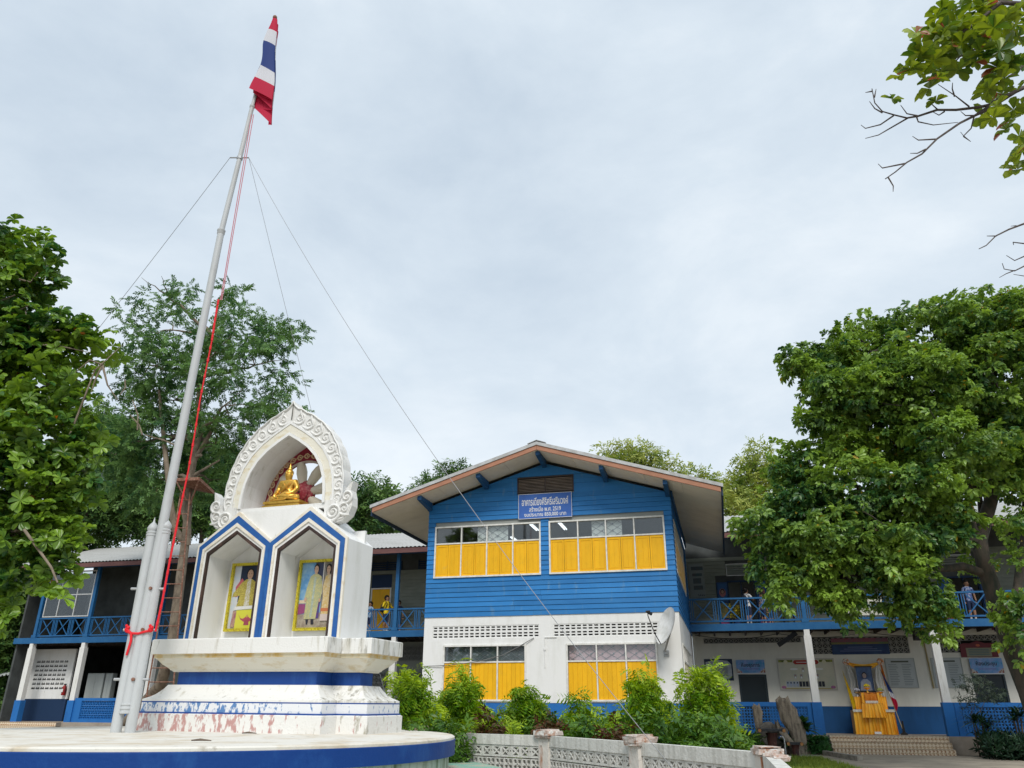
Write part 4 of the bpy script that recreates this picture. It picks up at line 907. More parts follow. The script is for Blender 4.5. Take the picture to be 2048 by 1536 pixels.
# ---------------- framed pictures in the niches: flat prints of plain figures
def flat_poly(pts, u0, z0, w, h, y): return [(u0 + a*w, y, z0 + b*h) for a, b in pts]
def ell_(cx, cy, rx, ry, n=14): return [(cx+rx*math.cos(2*PI*i/n), cy+ry*math.sin(2*PI*i/n)) for i in range(n)]
PC = {}
def pcol(c, v=None, sc=30):
    k = (c, v)
    if k not in PC: PC[k] = mat('print_%d' % len(PC), c, .4, v, sc, lo=.4, hi=.6, spec=.4)
    return PC[k]
def picture(name, label, u0, w, z0, h, y, shapes):
    t = Thing(name, label, 'picture', (u0+w/2, y, z0), MO_); f = .052
    m = MB()
    for a, b, c, d in ((-f, w+f, -f, 0), (-f, w+f, h, h+f), (-f, 0, 0, h), (w, w+f, 0, h)): m.box(u0+a, u0+b, y-.05, y+.03, z0+c, z0+d)
    for a, b, c, d in ((-f*.2, w+f*.2, -f*.2, 0), (-f*.2, w+f*.2, h, h+f*.2), (-f*.2, 0, 0, h), (w, w+f*.2, 0, h)): m.box(u0+a, u0+b, y-.058, y-.049, z0+c, z0+d)
    for i in range(9):
        zz = z0+h*(i+.5)/9
        for uu in (u0-f*.6, u0+w+f*.6): m.sphere((uu, y-.05, zz), .016, 6, 4, (.8, .6, 1.8))
    for i in range(5):
        uu = u0+w*(i+.5)/5
        for zz in (z0-f*.6, z0+h+f*.6): m.sphere((uu, y-.05, zz), .016, 6, 4, (1.8, .6, .8))
    t.part('frame', m, PLAINGOLD)
    lay = 0
    for nm, pts, c in shapes:
        M_ = MB(); yy = y - .002 - .0012*lay; P_ = flat_poly(pts, u0, z0, w, h, yy)
        M_.add(P_, [tuple(range(len(P_)))]) if len(P_) < 5 else M_.prism([(p[0], p[2]) for p in P_], yy, yy+.001, back=False)
        t.part(nm, M_, c); lay += 1
    return t
YEL = pcol((.52, .44, .10), (.30, .24, .05), 45); SKN = pcol((.5, .32, .22)); NAV = pcol((.012, .022, .05)); PALE = pcol((.48, .55, .62), (.55, .55, .55), 8)
RECT = [(0, 0), (1, 0), (1, 1), (0, 1)]
picture('framed_picture', 'gilt framed picture of one gold-coated figure behind a yellow cloth with red winged emblem', -3.0, .68, 1.76, 1.18, 1.24, [
    ('print', RECT, PALE), ('print', [(.22, .42), (1, .42), (1, 1), (.22, 1)], NAV), ('print', [(.12, .5), (.2, .5), (.34, .76), (.28, .8), (.1, .66)], pcol((.45, .1, .12))),
    ('print', [(.2, .34), (.82, .34), (.86, .55), (.78, .72), (.62, .78), (.44, .78), (.3, .73), (.05, .56), (.03, .5), (.28, .52)], YEL), ('print', [(.45, .34), (.62, .34), (.6, .78), (.48, .78)], pcol((.62, .6, .56), (.45, .4, .2), 30)),
    ('print', [(.86, .36), (1, .36), (1, .68), (.92, .66)], pcol((.42, .38, .2))), ('print', ell_(.55, .87, .12, .085), HAIR), ('print', ell_(.55, .855, .095, .078), SKN), ('print', [(.49, .78), (.61, .78), (.6, .81), (.5, .81)], SKN),
    ('print', ell_(.51, .865, .014, .006, 8), HAIR), ('print', ell_(.59, .865, .014, .006, 8), HAIR), ('print', [(.52, .815), (.58, .815), (.57, .823), (.53, .823)], pcol((.4, .14, .12))),
    ('print', [(.16, .29), (1, .31), (1, .36), (.18, .345)], pcol((.66, .66, .64))), ('print', [(.24, 0), (1, 0), (1, .30), (.24, .285)], pcol((.60, .58, .06))), ('print', [(.1, .02), (.24, .02), (.26, .27), (.14, .28)], pcol((.3, .1, .14), (.42, .3, .2), 25)),
    ('print', [(.34, .22), (.42, .14), (.55, .10), (.7, .10), (.83, .14), (.92, .22), (.84, .16), (.76, .15), (.7, .17), (.63, .20), (.56, .17), (.5, .15), (.42, .16)], pcol((.38, .07, .1))), ('print', [(.54, .05), (.72, .05), (.69, .13), (.57, .13)], pcol((.3, .06, .09))), ('print', ell_(.63, .19, .03, .024, 10), pcol((.5, .3, .1)))])
PT_ = pcol((.50, .45, .20), (.33, .36, .22), 40)
picture('framed_picture', 'gilt framed picture of two standing figures in pale gold robes', -1.47, .73, 1.745, 1.19, 1.24, [
    ('print', RECT, pcol((.25, .42, .56), (.09, .25, .48), 5)), ('print', [(0, 0), (1, 0), (1, .24), (0, .2)], pcol((.38, .33, .26), (.25, .2, .16), 12)), ('print', [(.40, .45), (.66, .45), (.66, 1), (.40, 1)], pcol((.03, .04, .09))), ('print', [(.65, .2), (1, .2), (1, 1), (.65, 1)], pcol((.14, .13, .12), (.25, .23, .2), 12)), ('print', [(.635, .5), (.66, .5), (.66, 1), (.635, 1)], pcol((.62, .6, .58))),
    ('print', [(0, .2), (.2, .22), (.2, .36), (0, .36)], pcol((.26, .06, .16))), ('print', [(.02, .37), (.26, .37), (.26, .42), (.02, .42)], pcol((.6, .5, .35))), ('print', [(.46, .14), (.62, .14), (.62, .44), (.46, .44)], pcol((.12, .04, .2), (.06, .06, .2), 18)),
    ('print', [(.28, .05), (.32, .05), (.34, .16), (.24, .16)], pcol((.02, .02, .03))), ('print', [(.42, .05), (.5, .05), (.48, .16), (.4, .16)], pcol((.02, .02, .03))),
    ('print', [(.2, .13), (.54, .13), (.6, .45), (.64, .42), (.66, .6), (.6, .78), (.48, .82), (.38, .82), (.28, .78), (.2, .6), (.16, .44), (.22, .42)], PT_), ('print', [(.36, .16), (.42, .16), (.46, .76), (.40, .78)], pcol((.40, .46, .42), (.3, .35, .25), 30)), ('print', ell_(.44, .905, .075, .07), HAIR), ('print', ell_(.44, .885, .06, .062), SKN), ('print', [(.40, .815), (.48, .815), (.47, .84), (.41, .84)], SKN), ('print', ell_(.415, .895, .01, .005, 8), HAIR), ('print', ell_(.465, .895, .01, .005, 8), HAIR),
    ('print', ell_(.2, .43, .04, .03, 10), SKN), ('print', ell_(.62, .41, .03, .03, 10), SKN),
    ('print', [(.68, .1), (.92, .1), (.93, .45), (.98, .6), (.94, .76), (.84, .81), (.74, .78), (.68, .62), (.71, .45)], pcol((.56, .38, .12), (.62, .5, .3), 25)), ('print', [(.68, .24), (.92, .24), (.92, .29), (.68, .29)], pcol((.5, .16, .06))), ('print', [(.68, .1), (.92, .1), (.92, .2), (.68, .2)], pcol((.55, .46, .42))), ('print', [(.84, .82), (.95, .76), (.98, .6), (.9, .55)], pcol((.6, .52, .4))),
    ('print', ell_(.82, .89, .09, .08), HAIR), ('print', ell_(.81, .88, .056, .06), SKN), ('print', [(.77, .8), (.86, .8), (.85, .84), (.78, .84)], SKN), ('print', ell_(.79, .89, .01, .005, 8), HAIR), ('print', ell_(.835, .89, .01, .005, 8), HAIR)])
# ================================================================ flagpole, flag, wires
FY = 13.28
fp = Thing('flagpole', 'tall grey steel flagpole clamped between two shorter posts with pointed caps', 'flagpole', (-6.1, FY, 1.06))
def poly_at(z):
    K = [(1.06, -6.10), (4.4, -6.04), (10.35, -5.92), (12.2, -5.80), (13.6, -5.72), (16.25, -5.54)]
    for (a, x), (b, y) in zip(K[:-1], K[1:]):
        if z <= b: return Vector((x+(y-x)*(z-a)/(b-a), FY-.02, z))
    return Vector((K[-1][1], FY-.02, z))
for x, zt in ((-6.21, 4.16), (-5.985, 4.2)):
    m = MB(); m.lathe([(.083, 1.045), (.083, zt)], (x, FY, 0), 20); po = fp.part('post', m, STEEL, smooth=60)
    m = MB(); m.lathe([(.083, 0), (.092, .01), (.092, .03), (.083, .04), (.092, .055), (.092, .075), (.075, .09), (.088, .12), (.09, .15), (.07, .19), (.035, .235), (.02, .25), (.012, .30), (.002, .34)], (x, FY, zt), 18); fp.part('post_cap', m, STEEL, po, smooth=40)
    m = MB(); m.lathe([(.11, 1.04), (.11, 1.062), (.087, 1.075)], (x, FY, 0), 18); fp.part('post_foot', m, STEEL, po, smooth=40)
for z0, z1, r0, r1 in ((1.36, 10.33, .088, .066), (10.34, 13.6, .055, .046), (13.6, 16.2, .036, .03)):
    m = MB(); n = 8; m.tube([poly_at(z0+(z1-z0)*i/n) for i in range(n+1)], [r0+(r1-r0)*i/n for i in range(n+1)], 20); fp.part('pole_section', m, STEEL, smooth=60)
m = MB()
for z, r in ((1.37, .098), (1.43, .098), (1.49, .098)): m.lathe([(r-.01, -.02), (r, -.012), (r, .012), (r-.01, .02)], poly_at(z), 18)
fp.part('pole_collar', m, STEEL, smooth=40)
m = MB(); m.lathe([(.06, -.06), (.075, -.04), (.075, .02), (.082, .03), (.082, .05), (.05, .07)], poly_at(10.34), 18); fp.part('pole_collar', m, STEEL, smooth=40)
m = MB(); m.lathe([(.04, -.05), (.056, -.03), (.056, .02), (.034, .04)], poly_at(13.6), 14); fp.part('pole_collar', m, STEEL, smooth=40)
m = MB(); m.lathe([(.032, 0), (.05, .02), (.05, .06), (.03, .09)], poly_at(16.2), 12); m.tube([poly_at(16.1)+Vector((-.05, 0, 0)), poly_at(16.1)+Vector((.07, 0, 0))], .02, 8); fp.part('truck_pulley', m, RUST)
cl = poly_at(12.2); m = MB(); m.lathe([(.062, -.03), (.062, .03)], cl, 14); m.tube([cl+Vector((-.2, -.02, 0)), cl+Vector((.2, -.02, 0))], .014, 6); fp.part('wire_clamp', m, GALV)
for z in (1.86, 2.62, 3.28):
    for x, L in ((-6.30, .16), (-5.9, .16)):
        m = MB(); m.tube([(x-L*.5, FY-.02, z), (x+L*.5, FY-.02, z)], .022, 8); fp.part('bolt', m, GALV)
    m = MB(); m.tube([(-6.06+.012*z, FY-.12, z), (-6.06+.012*z, FY-.06, z)], .026, 8); fp.part('bolt', m, RUST)
# flag: cloth gathered in folds below the truck
fl_ = MB(); cols = []
NV, NU = 42, 56; vs = []; fs = []
def flag_pt(u, v):
    top = 16.08; z = top - 2.1*v - .12*u - .62*max(0, u-.4)*(.25+v) - .28*(1-abs(((u*5.2) % 2) - 1))*v
    p = poly_at(top - 2.1*v); ph = u*PI*2*2.6
    s = abs(((u*5.2) % 2) - 1)                              # zig-zag 1..0..1
    x = p.x + .02 + (1-s)*(.09+.35*v) - s*.13*min(1, v*2.5)*(.5+.5*math.sin(v*8+u*4))
    y = FY - .16 + .20*u - .02*math.sin(ph) - .015*math.sin(v*7+u*5)
    return (x + .02*math.sin(v*9+u*3), y, z)
for i in range(NV+1):
    for j in range(NU+1): vs.append(flag_pt(j/NU, i/NV))
for i in range(NV):
    for j in range(NU): a = i*(NU+1)+j; fs.append((a, a+1, a+NU+2, a+NU+1))
FR = mat('flag_red', (.55, .014, .06), .7, trans=.25); FW = mat('flag_white', (.72, .73, .78), .7, trans=.25); FB = mat('flag_blue', (.028, .06, .24), .7, trans=.25)
me = bpy.data.meshes.new('flag'); me.from_pydata(vs, [], fs)
for x in (FR, FW, FB): me.materials.append(x)
me.polygons.foreach_set('material_index', [(0, 1, 2, 2, 1, 0)[min(5, int((k//NU)/NV*6))] for k in range(len(fs))]); me.shade_smooth()
bo = poly_at(13.9); me.transform(Matrix.Translation(-bo)); o = link('national_flag', me); o.location = bo
o['label'] = 'red white and blue striped flag hanging limp from the top of the tall pole'; o['category'] = 'flag'
ends = [(cl + Vector((-.2, -.02, 0)), Vector((-20.5, 22.5, .3)), 'guy wire running down left from the flagpole into the trees', .7, .0055),
        (cl + Vector((.2, -.02, 0)), at(786, 1446, 16.6), 'guy wire running from the flagpole down behind the shrine', .12, .0045)]
def wire(a, b, sag, r, n=40):
    m = MB(); m.tube([a.lerp(b, i/n) - Vector((0, 0, sag*4*(i/n)*(1-i/n))) for i in range(n+1)], r, 5); return m
for a, b, lab, sag, r in ends: single('guy_wire', wire(a, b, sag, r), mat('wire_grey', (.3, .31, .33), .5), lab, 'wire', a, group='guy wires of the flagpole', smooth=60)
a = cl + Vector((.2, -.02, 0)); b = on_ground(1352, 1545, .75)
single('guy_wire', wire(a, b, .5, .0048), MATS['wire_grey'], 'long guy wire crossing in front of the blue building down to the garden wall', 'wire', a, group='guy wires of the flagpole', smooth=60)
# halyard and the red binding
m = MB(); PINKR = mat('faded_red_line', (.55, .22, .26), .7)
for dx in (0, .045): m.tube([poly_at(13.3)+Vector((.07+dx, -.09, 0)), at(441+dx*60, 600, FY-.12)], .009, 5)
hal = Thing('halyard', 'thin red halyard line bound with red rope beside the flagpole', 'rope', at(310, 1265, FY-.13))
hal.part('line', m, PINKR)
P = [at(x, y, FY-.13) for x, y in ((437, 600), (430, 640), (424, 680), (413, 735), (400, 800), (389, 870), (377, 940), (362, 1010), (349, 1075), (338, 1130), (325, 1200), (311, 1263))]
m = MB(); m.tube(P, [.010, .016, .014, .013, .014, .014, .015, .017, .018, .018, .018, .018], 8)
for i in range(11):
    for k in range(7 if i < 2 else 2):
        c = P[i].lerp(P[i+1], (k+.5)/(7 if i < 2 else 2)+random.uniform(-.05, .05)); d = (P[i+1]-P[i]).normalized(); m.tube([c-d*.03, c+d*.03], [.02, .022], 7)
hal.part('red_cord', m, RED, smooth=60)
bdg = Thing('rope_binding', 'bright red rope tied across the two flagpole posts with a hanging end', 'rope', at(280, 1270, FY-.1))
m = MB(); kz = 2.56
m.tube([(-6.31, FY-.02, kz+.06), (-6.29, FY-.095, kz+.03), (-6.2, FY-.105, kz+.0), (-6.08, FY-.115, kz-.005), (-5.97, FY-.105, kz+.03), (-5.88, FY-.06, kz+.05)], .02, 8)
m.tube([(-6.31, FY-.02, kz+.09), (-6.29, FY-.095, kz+.06), (-6.2, FY-.105, kz+.0), (-6.18, FY-.11, kz-.12), (-6.21, FY-.11, kz-.34)], [.018, .02, .022, .022, .018], 8)
bdg.part('rope', m, RED, smooth=60)
m = MB()
for c in ((-6.30, FY-.06, kz+.06), (-5.90, FY-.09, kz+.06)): m.sphere(c, .045, 8, 6); m.sphere((c[0]+.02, c[1]-.02, c[2]+.03), .032, 8, 6); m.sphere((c[0]-.015, c[1]-.01, c[2]+.06), .025, 8, 6)
bdg.part('knots', m, RED, smooth=60)
# ================================================================ pierced garden wall
WALLM = mat('grey_render', (.66, .65, .61), .9, (.42, .41, .37), 5, (1.6, 1.6, .22), .46, .72, .4, 24, var2=(.12, .12, .11), s2=11, lo2=.66, hi2=.76, st2=(1, 1, .35))
PIERM = mat('flaking_pier', (.66, .62, .57), .9, (.40, .17, .085), 2.6, (1.2, 1.2, .5), .5, .6, .5, 18, var2=(.2, .18, .16), s2=9, lo2=.62, hi2=.72)
CAPM = mat('broken_cap', (.55, .47, .42), .95, (.36, .19, .12), 7, lo=.48, hi=.6, bump=1.0, bscale=16, var2=(.66, .64, .6), s2=9, lo2=.5, hi2=.62)
gw_ = Thing('garden_wall', 'low pierced concrete block wall with flaking piers around the platform garden', 'wall', (.66, 14.97, 0))
def wide_block(w, h, d):
    m = MB(); s = h*.17; a = w*.055; H = []
    def tri(P): H.append([(x, z) for x, z in P])
    for sx in (0, 1):
        f = (lambda x: w-x) if sx else (lambda x: x)
        x0, x1, xm = a, w*.40, w*.225
        for P in ([(x0+w*.03, s), (x1-w*.02, s), (xm, h*.45)], [(x0+w*.03, h-s), (xm, h*.55), (x1-w*.02, h-s)], [(x0, s+h*.07), (xm-w*.035, h*.5), (x0, h-s-h*.07)]):
            tri([(f(x), z) for x, z in P])
        tri([(f(w*.27), h*.5), (f(w*.39), h*.64), (f(w*.41), h*.5), (f(w*.39), h*.36)])
    tri([(w*.5+w*.035*math.cos(i*PI/4), h*.5+h*.085*math.sin(i*PI/4)) for i in range(8)])
    m.prism([(0, 0), (w, 0), (w, h), (0, h)], 0, d, H); return m
WP = [Vector((-3.9, 18.3, 0)), Vector((-1.65, 16.75, 0)), Vector((.66, 14.97, 0)), Vector((1.9, 12.5, 0)), Vector((2.98, 9.9, 0)), Vector((2.02, 6.0, 0))]
WBM = {}
for i, (a, b) in enumerate(zip(WP[:-1], WP[1:])):
    d = b-a; L_ = d.length; rot = math.atan2(d.y, d.x); Mx = Matrix.Translation(a) @ Matrix.Rotation(rot, 4, 'Z')
    def place(me, x, z, nm):
        o = link(nm, me, gw_.e); M_ = Matrix.Translation(-gw_.base) @ Mx @ Matrix.Translation((x, -.05, z)); o.matrix_local = M_; return o
    m = MB(); m.box(.13, L_-.13, -.065, .065, .83, 1.0); m.box(.13, L_-.13, -.06, .06, 0, .22)
    m.v = [tuple(Mx @ Vector(p)) for p in m.v]; gw_.part('coping', m, WALLM)
    nb = max(1, round((L_-.3)/(.42 if i < 2 else .40))); w = (L_-.28)/nb
    if ('w', i) not in WBM: WBM[('w', i)] = wide_block(w-.003, .196, .1).mesh('breeze_block', WALLM)
    for k in range(nb): place(WBM[('w', i)], .14+w*k, .632, 'breeze_block')
    nb = max(1, round((L_-.3)/.2)); w = (L_-.28)/nb
    mm = lattice_block(w-.003, 0, .1).mesh('breeze_block', WALLM)
    for r in range(2):
        for k in range(nb): place(mm, .14+w*k, .222+.2*r, 'breeze_block').scale = (1, 1, .196/w)
random.seed(5)
for i, p in enumerate(WP[:-1]):
    d = (WP[i+1]-p) if i == 0 else (WP[i+1]-WP[i-1]); Mx = Matrix.Translation(p) @ Matrix.Rotation(math.atan2(d.y, d.x), 4, 'Z')
    m = MB(); m.box(-.125, .125, -.12, .12, 0, .96); m.v = [tuple(Mx @ Vector(q)) for q in m.v]; pr_ = gw_.part('pier', m, PIERM)
    m = MB()
    for z0, z1, h in (((.961, 1.0, .17), (1.001, 1.075, .185), (1.076, 1.105, .15)) if i < 4 else ((.961, .985, .13), (.986, 1.045, .15), (1.046, 1.07, .12))): m.box(-h, h, -h, h, z0, z1)
    m.v = [tuple(Mx @ Vector((x+random.uniform(-.016, .016), y+random.uniform(-.016, .016), z+random.uniform(-.008, .008)))) for x, y, z in m.v]; gw_.part('pier_cap', m, CAPM, pr_)
for k in range(9):                       # loose coping stones by the broken end pier
    c = Vector((3.0+random.uniform(-.05, .05)-.028*k, 9.72-.11*k, 1.0+random.uniform(-.02, .0))); m = MB(); s = [random.uniform(.05, .08), random.uniform(.06, .1), random.uniform(.015, .03)]
    m.box(-s[0], s[0], -s[1], s[1], 0, s[2]*2); Mx = Matrix.Translation(c) @ Matrix.Rotation(random.uniform(-1, 1), 4, 'Z') @ Matrix.Rotation(random.uniform(-.2, .2), 4, 'X')
    m.v = [tuple(Mx @ Vector((x+random.uniform(-.015, .015), y+random.uniform(-.015, .015), z+random.uniform(-.012, .012)))) for x, y, z in m.v]; gw_.part('coping_stone', m, CAPM)
# ================================================================ foliage
def unit(a): return a/np.maximum(np.linalg.norm(a, axis=1, keepdims=True), 1e-9)
def leaf_tpl(L_, w, fold=.25, bend=.0, quads=2):
    if quads == 1: return np.array([(0, 0, 0), (L_*.5, -w/2, 0), (L_, 0, -bend), (L_*.5, w/2, 0)]), [(0, 1, 2, 3)]
    h = w*fold
    V = np.array([(0, 0, 0), (L_*.35, -w*.42, h), (L_*.72, -w*.5, h-bend*.5), (L_, 0, -bend), (L_*.72, w*.5, h-bend*.5), (L_*.35, w*.42, h), (L_*.5, 0, 0)])
    return V, [(0, 1, 2, 6), (6, 2, 3), (0, 6, 4, 5), (6, 3, 4)]
def obovate(L_, w):         # big paddle leaf, broad near its tip
    V = np.array([(0, 0, 0), (L_*.3, -w*.22, .02), (L_*.65, -w*.48, .03), (L_*.9, -w*.36, .0), (L_, 0, -.03), (L_*.9, w*.36, 0), (L_*.65, w*.48, .03), (L_*.3, w*.22, .02), (L_*.55, 0, -.015)])
    return V, [(0, 1, 2, 8), (8, 2, 3, 4), (8, 4, 5, 6), (0, 8, 6, 7)]
def pinnate(n, L_, lw, ll, droop=.2):
    V = []; Fs = []
    for i in range(n):
        t = (i+.6)/n; x = L_*t; z = -droop*t*t*L_; l = ll*(1-.35*abs(t-.45))
        for s in (1, -1):
            o = len(V); V += [(x, 0, z), (x+l*.45, s*l*.42-lw*.3, z+.01), (x+l*.6, s*l*.95, z-l*.25), (x+l*.28, s*l*.6+lw*.3, z)]; Fs.append((o, o+1, o+2, o+3))
    return np.array(V), Fs
def merge(tpl, pos, d, nrm, sc):
    V, Fs = tpl; n = len(pos); k = len(V)
    X = unit(d); Z = unit(nrm - X*np.sum(nrm*X, 1, keepdims=True)); Y = np.cross(Z, X)
    P = pos[:, None, :] + sc[:, None, None]*(V[None, :, 0, None]*X[:, None, :] + V[None, :, 1, None]*Y[:, None, :] + V[None, :, 2, None]*Z[:, None, :])
    return P.reshape(-1, 3), [Fs, n, k]
def np_mesh(name, chunks, m_, base):
    Vs = []; idx = []; tot = []; off = 0
    for P, (Fs, n, k) in chunks:
        Vs.append(P); o = off + np.arange(n)*k
        for L_ in sorted({len(f) for f in Fs}):
            G = np.array([f for f in Fs if len(f) == L_])
            A_ = (o[:, None, None] + G[None]).reshape(-1); idx.append(A_); tot.append(np.full(n*len(G), L_))
        off += n*k
    V = np.concatenate(Vs) - np.array(base); I = np.concatenate(idx); T = np.concatenate(tot)
    me = bpy.data.meshes.new(name); me.vertices.add(len(V)); me.vertices.foreach_set('co', V.astype(np.float32).ravel())
    me.loops.add(len(I)); me.loops.foreach_set('vertex_index', I.astype(np.int32)); me.polygons.add(len(T))
    st = np.concatenate(([0], np.cumsum(T)[:-1])); me.polygons.foreach_set('loop_start', st.astype(np.int32)); me.polygons.foreach_set('loop_total', T.astype(np.int32))
    me.update(calc_edges=True); me.validate(); me.materials.append(m_); return me
def ball(n): return unit(RNG.normal(size=(n, 3)))
def clumps(ells, n, sub, hollow=.45):
    """sub-clump centres spread through a crown given as ellipsoids; returns centres and radii"""
    vol = np.array([(r[0]*r[1]*r[2])**(2/3) for c, r in ells]); cnt = RNG.multinomial(n, vol/vol.sum()); C_ = []; R_ = []
    for (c, r), k in zip(ells, cnt):
        u = ball(k); rad = RNG.uniform(hollow, 1.0, (k, 1))**.7
        C_.append(np.array(c) + u*rad*np.array(r)); R_.append(RNG.uniform(.75, 1.3, k)*sub)
    return np.concatenate(C_), np.concatenate(R_)
def sprays(C_, R_, per, flat=.7, up=.35, droop=.25):
    n = len(C_)*per; ci = np.repeat(np.arange(len(C_)), per); u = ball(n); u[:, 2] = u[:, 2]*.85 + .12; u = unit(u)
    rad = R_[ci, None]*RNG.uniform(.25, 1, (n, 1))**.5; pos = C_[ci] + u*rad*np.array([1, 1, flat])
    d = u*np.array([1, 1, .5]) + RNG.normal(size=(n, 3))*.45; d[:, 2] -= droop
    nr = np.tile(np.array([0, 0, 1.0]), (n, 1))*up + u*.5 + RNG.normal(size=(n, 3))*.35
    return pos, d, nr
def ell(px, py, rx, ry, Y, dep=1.0):
    c = at(px, py, Y); dax = (c - Vector((0, 0, EYE))).dot(_fw); s = dax/F
    return (tuple(c), (rx*s, rx*s*dep, ry*s*1.08))
def limb(m, a, b, r0, r1, wob=.15, n=6, sag=0):
    a, b = Vector(a), Vector(b); L_ = (b-a).length; pts = []
    for i in range(n+1):
        t = i/n; p = a.lerp(b, t) + Vector((random.uniform(-1, 1), random.uniform(-1, 1), random.uniform(-1, 1)))*wob*L_*.16*math.sin(PI*t) + Vector((0, 0, sag*L_*math.sin(PI*t))); pts.append(p)
    m.tube(pts, [r0+(r1-r0)*i/n for i in range(n+1)], 8); return pts
def tree(name, label, base, trunk, ells, nsub, sub, per, tpl, lm, scale=(.8, 1.25), group=None, r=.2, bark=None, hollow=.45, kw={}, branches=10, cat='tree', extra=None, single_leaves=None):
    t = Thing(name, label, cat, base, group=group); m = MB()
    P = [Vector(p) for p in trunk]; n = len(P)
    if n > 1: m.tube(P, [r*(1-.6*i/(n-1)) for i in range(n)], 10)
    C_, R_ = clumps(ells, nsub, sub, hollow)
    big = sorted(range(len(ells)), key=lambda i: -ells[i][1][0])[:branches]
    for i in big:
        c = Vector(ells[i][0]); j = min(range(max(n//2, 0), n), key=lambda q: (P[q]-c).length); limb(m, P[j], c, r*.42, r*.12, .5, 6, .05)
        for k in range(3): limb(m, c, c + Vector([random.uniform(-1, 1)*ells[i][1][q]*.8 for q in range(3)]), r*.14, r*.03, .4, 4)
    if extra: extra(m)
    t.part('trunk', m, bark or BARK, smooth=60)
    pos, d, nr = sprays(C_, R_, per, **kw); sc = RNG.uniform(scale[0], scale[1], len(pos))
    if single_leaves:                     # the leaves that show largest, one by one
        rank = np.argsort(np.linalg.norm(pos - np.array((0, 0, EYE)), axis=1)); rank = rank[(pos[rank, 0]/pos[rank, 1] < .62)]; fr = rank[:single_leaves[0]]; ms_ = np.ones(len(pos), bool); ms_[fr] = False
        leaves_at(t, single_leaves[1], pos[fr], d[fr], nr[fr], sc[fr], single_leaves[2], .1); pos, d, nr, sc = pos[ms_], d[ms_], nr[ms_], sc[ms_]
    me = np_mesh('crown', [merge(tpl, pos, d, nr, sc)], lm, base); o = link('crown', me, t.e)
    if single_leaves: o['kind'] = 'stuff'
    return t, C_, R_
def spray_tpl(k, L_, leaf, spread=.9):
    """a twig end carrying k single leaves"""
    V0, F0 = leaf; V = []; Fs = []; rg = np.random.default_rng(3)
    for i in range(k):
        t = (i+.3)/k; a = i*2.4; dv = unit(np.array([[.55+.5*t, math.cos(a)*spread, .25*math.sin(a)-.05]]))[0]; nv = np.array([0.1*rg.normal(), .2*rg.normal(), 1.0]); nv -= dv*nv.dot(dv); nv /= np.linalg.norm(nv); yv = np.cross(nv, dv); o = len(V)
        V += [tuple(np.array([L_*t, 0, -.12*L_*t*t]) + v[0]*dv + v[1]*yv + v[2]*nv) for v in V0]; Fs += [tuple(q+o for q in f) for f in F0]
    return np.array(V), Fs
def rosette(k, leaf, up=.25):
    V0, F0 = leaf; V = []; Fs = []
    for i in range(k):
        a = 2*PI*i/k + .3*(i % 2); e_ = up - .28*(i % 3)/2; dv = np.array([math.cos(a)*math.cos(e_), math.sin(a)*math.cos(e_), math.sin(e_)]); nv = np.array([0, 0, 1.]); nv -= dv*nv.dot(dv); nv /= np.linalg.norm(nv); yv = np.cross(nv, dv); o = len(V)
        s = .8+.3*((i*7) % 5)/5; V += [tuple((v[0]*dv + v[1]*yv + v[2]*nv)*s) for v in V0]; Fs += [tuple(q+o for q in f) for f in F0]
    return np.array(V), Fs
LM_ALM = leafmat('almond_leaf', (.03, .105, .026), (.24, .39, .05), .45, .3, .32, ((.40, .15, .02), .996))
LM_ALM2 = leafmat('almond_leaf_yellowish', (.05, .12, .018), (.27, .35, .04), .45, .35, .35, ((.33, .12, .06), .965))  # yellower leaf colour of the upper right almond tree
LM_RT = leafmat('dense_leaf', (.034, .105, .032), (.28, .43, .07), .42, .3, .33, ((.42, .3, .03), .993))
LM_FE = leafmat('feathery_leaf', (.034, .11, .042), (.17, .31, .09), .45, .28, .5)
LM_BG = leafmat('far_leaf', (.024, .08, .026), (.15, .26, .06), .45, .2, .55)
LM_BG2 = leafmat('far_pale_leaf', (.13, .22, .04), (.42, .46, .12), .45, .35, .55)
LM_SH = leafmat('shrub_leaf', (.10, .24, .012), (.42, .56, .035), .5, .3, .45)
LM_DK = leafmat('dark_shrub_leaf', (.025, .085, .012), (.12, .24, .025), .45, .2, .4)
LM_CR = leafmat('red_shrub_leaf', (.05, .05, .014), (.15, .06, .03), .5, .2, .4)
# ---- left almond tree: the 300 nearest big leaves one by one, the rest as its crown
random.seed(21)
YL = 13.0
E1 = [ell(*a, YL, .9) for a in ((20, 490, 70, 45), (75, 545, 60, 55), (25, 590, 85, 70), (120, 660, 95, 35), (30, 690, 95, 60), (165, 690, 60, 40), (70, 760, 110, 80), (150, 800, 35, 40), (60, 860, 120, 80), (150, 890, 65, 55), (60, 960, 120, 75), (160, 960, 50, 45), (50, 1060, 105, 70), (110, 1090, 60, 50), (40, 1140, 70, 50), (115, 1165, 38, 38), (10, 1230, 22, 50), (-60, 700, 120, 260), (-50, 1000, 100, 200))]
t1 = Thing('almond_tree', 'big-leaved almond tree spreading in at the left edge before the wing', 'tree', tuple(on_ground(-330, 1620, 0)))
b1 = Vector(t1.base); m = MB(); tr = [b1, b1+Vector((.1, .1, 2.5)), b1+Vector((.3, .3, 5)), at(-120, 700, YL), at(-60, 560, YL)]; m.tube(tr, [.2, .16, .14, .1, .05], 10)
for x, y in ((75, 545), (120, 660), (165, 690), (150, 800), (150, 890), (160, 960), (110, 1090), (115, 1165), (30, 590), (60, 860)): limb(m, tr[3] if y < 850 else tr[2], at(x, y, YL+random.uniform(-.5, .3)), .055, .014, .8, 7, .05)
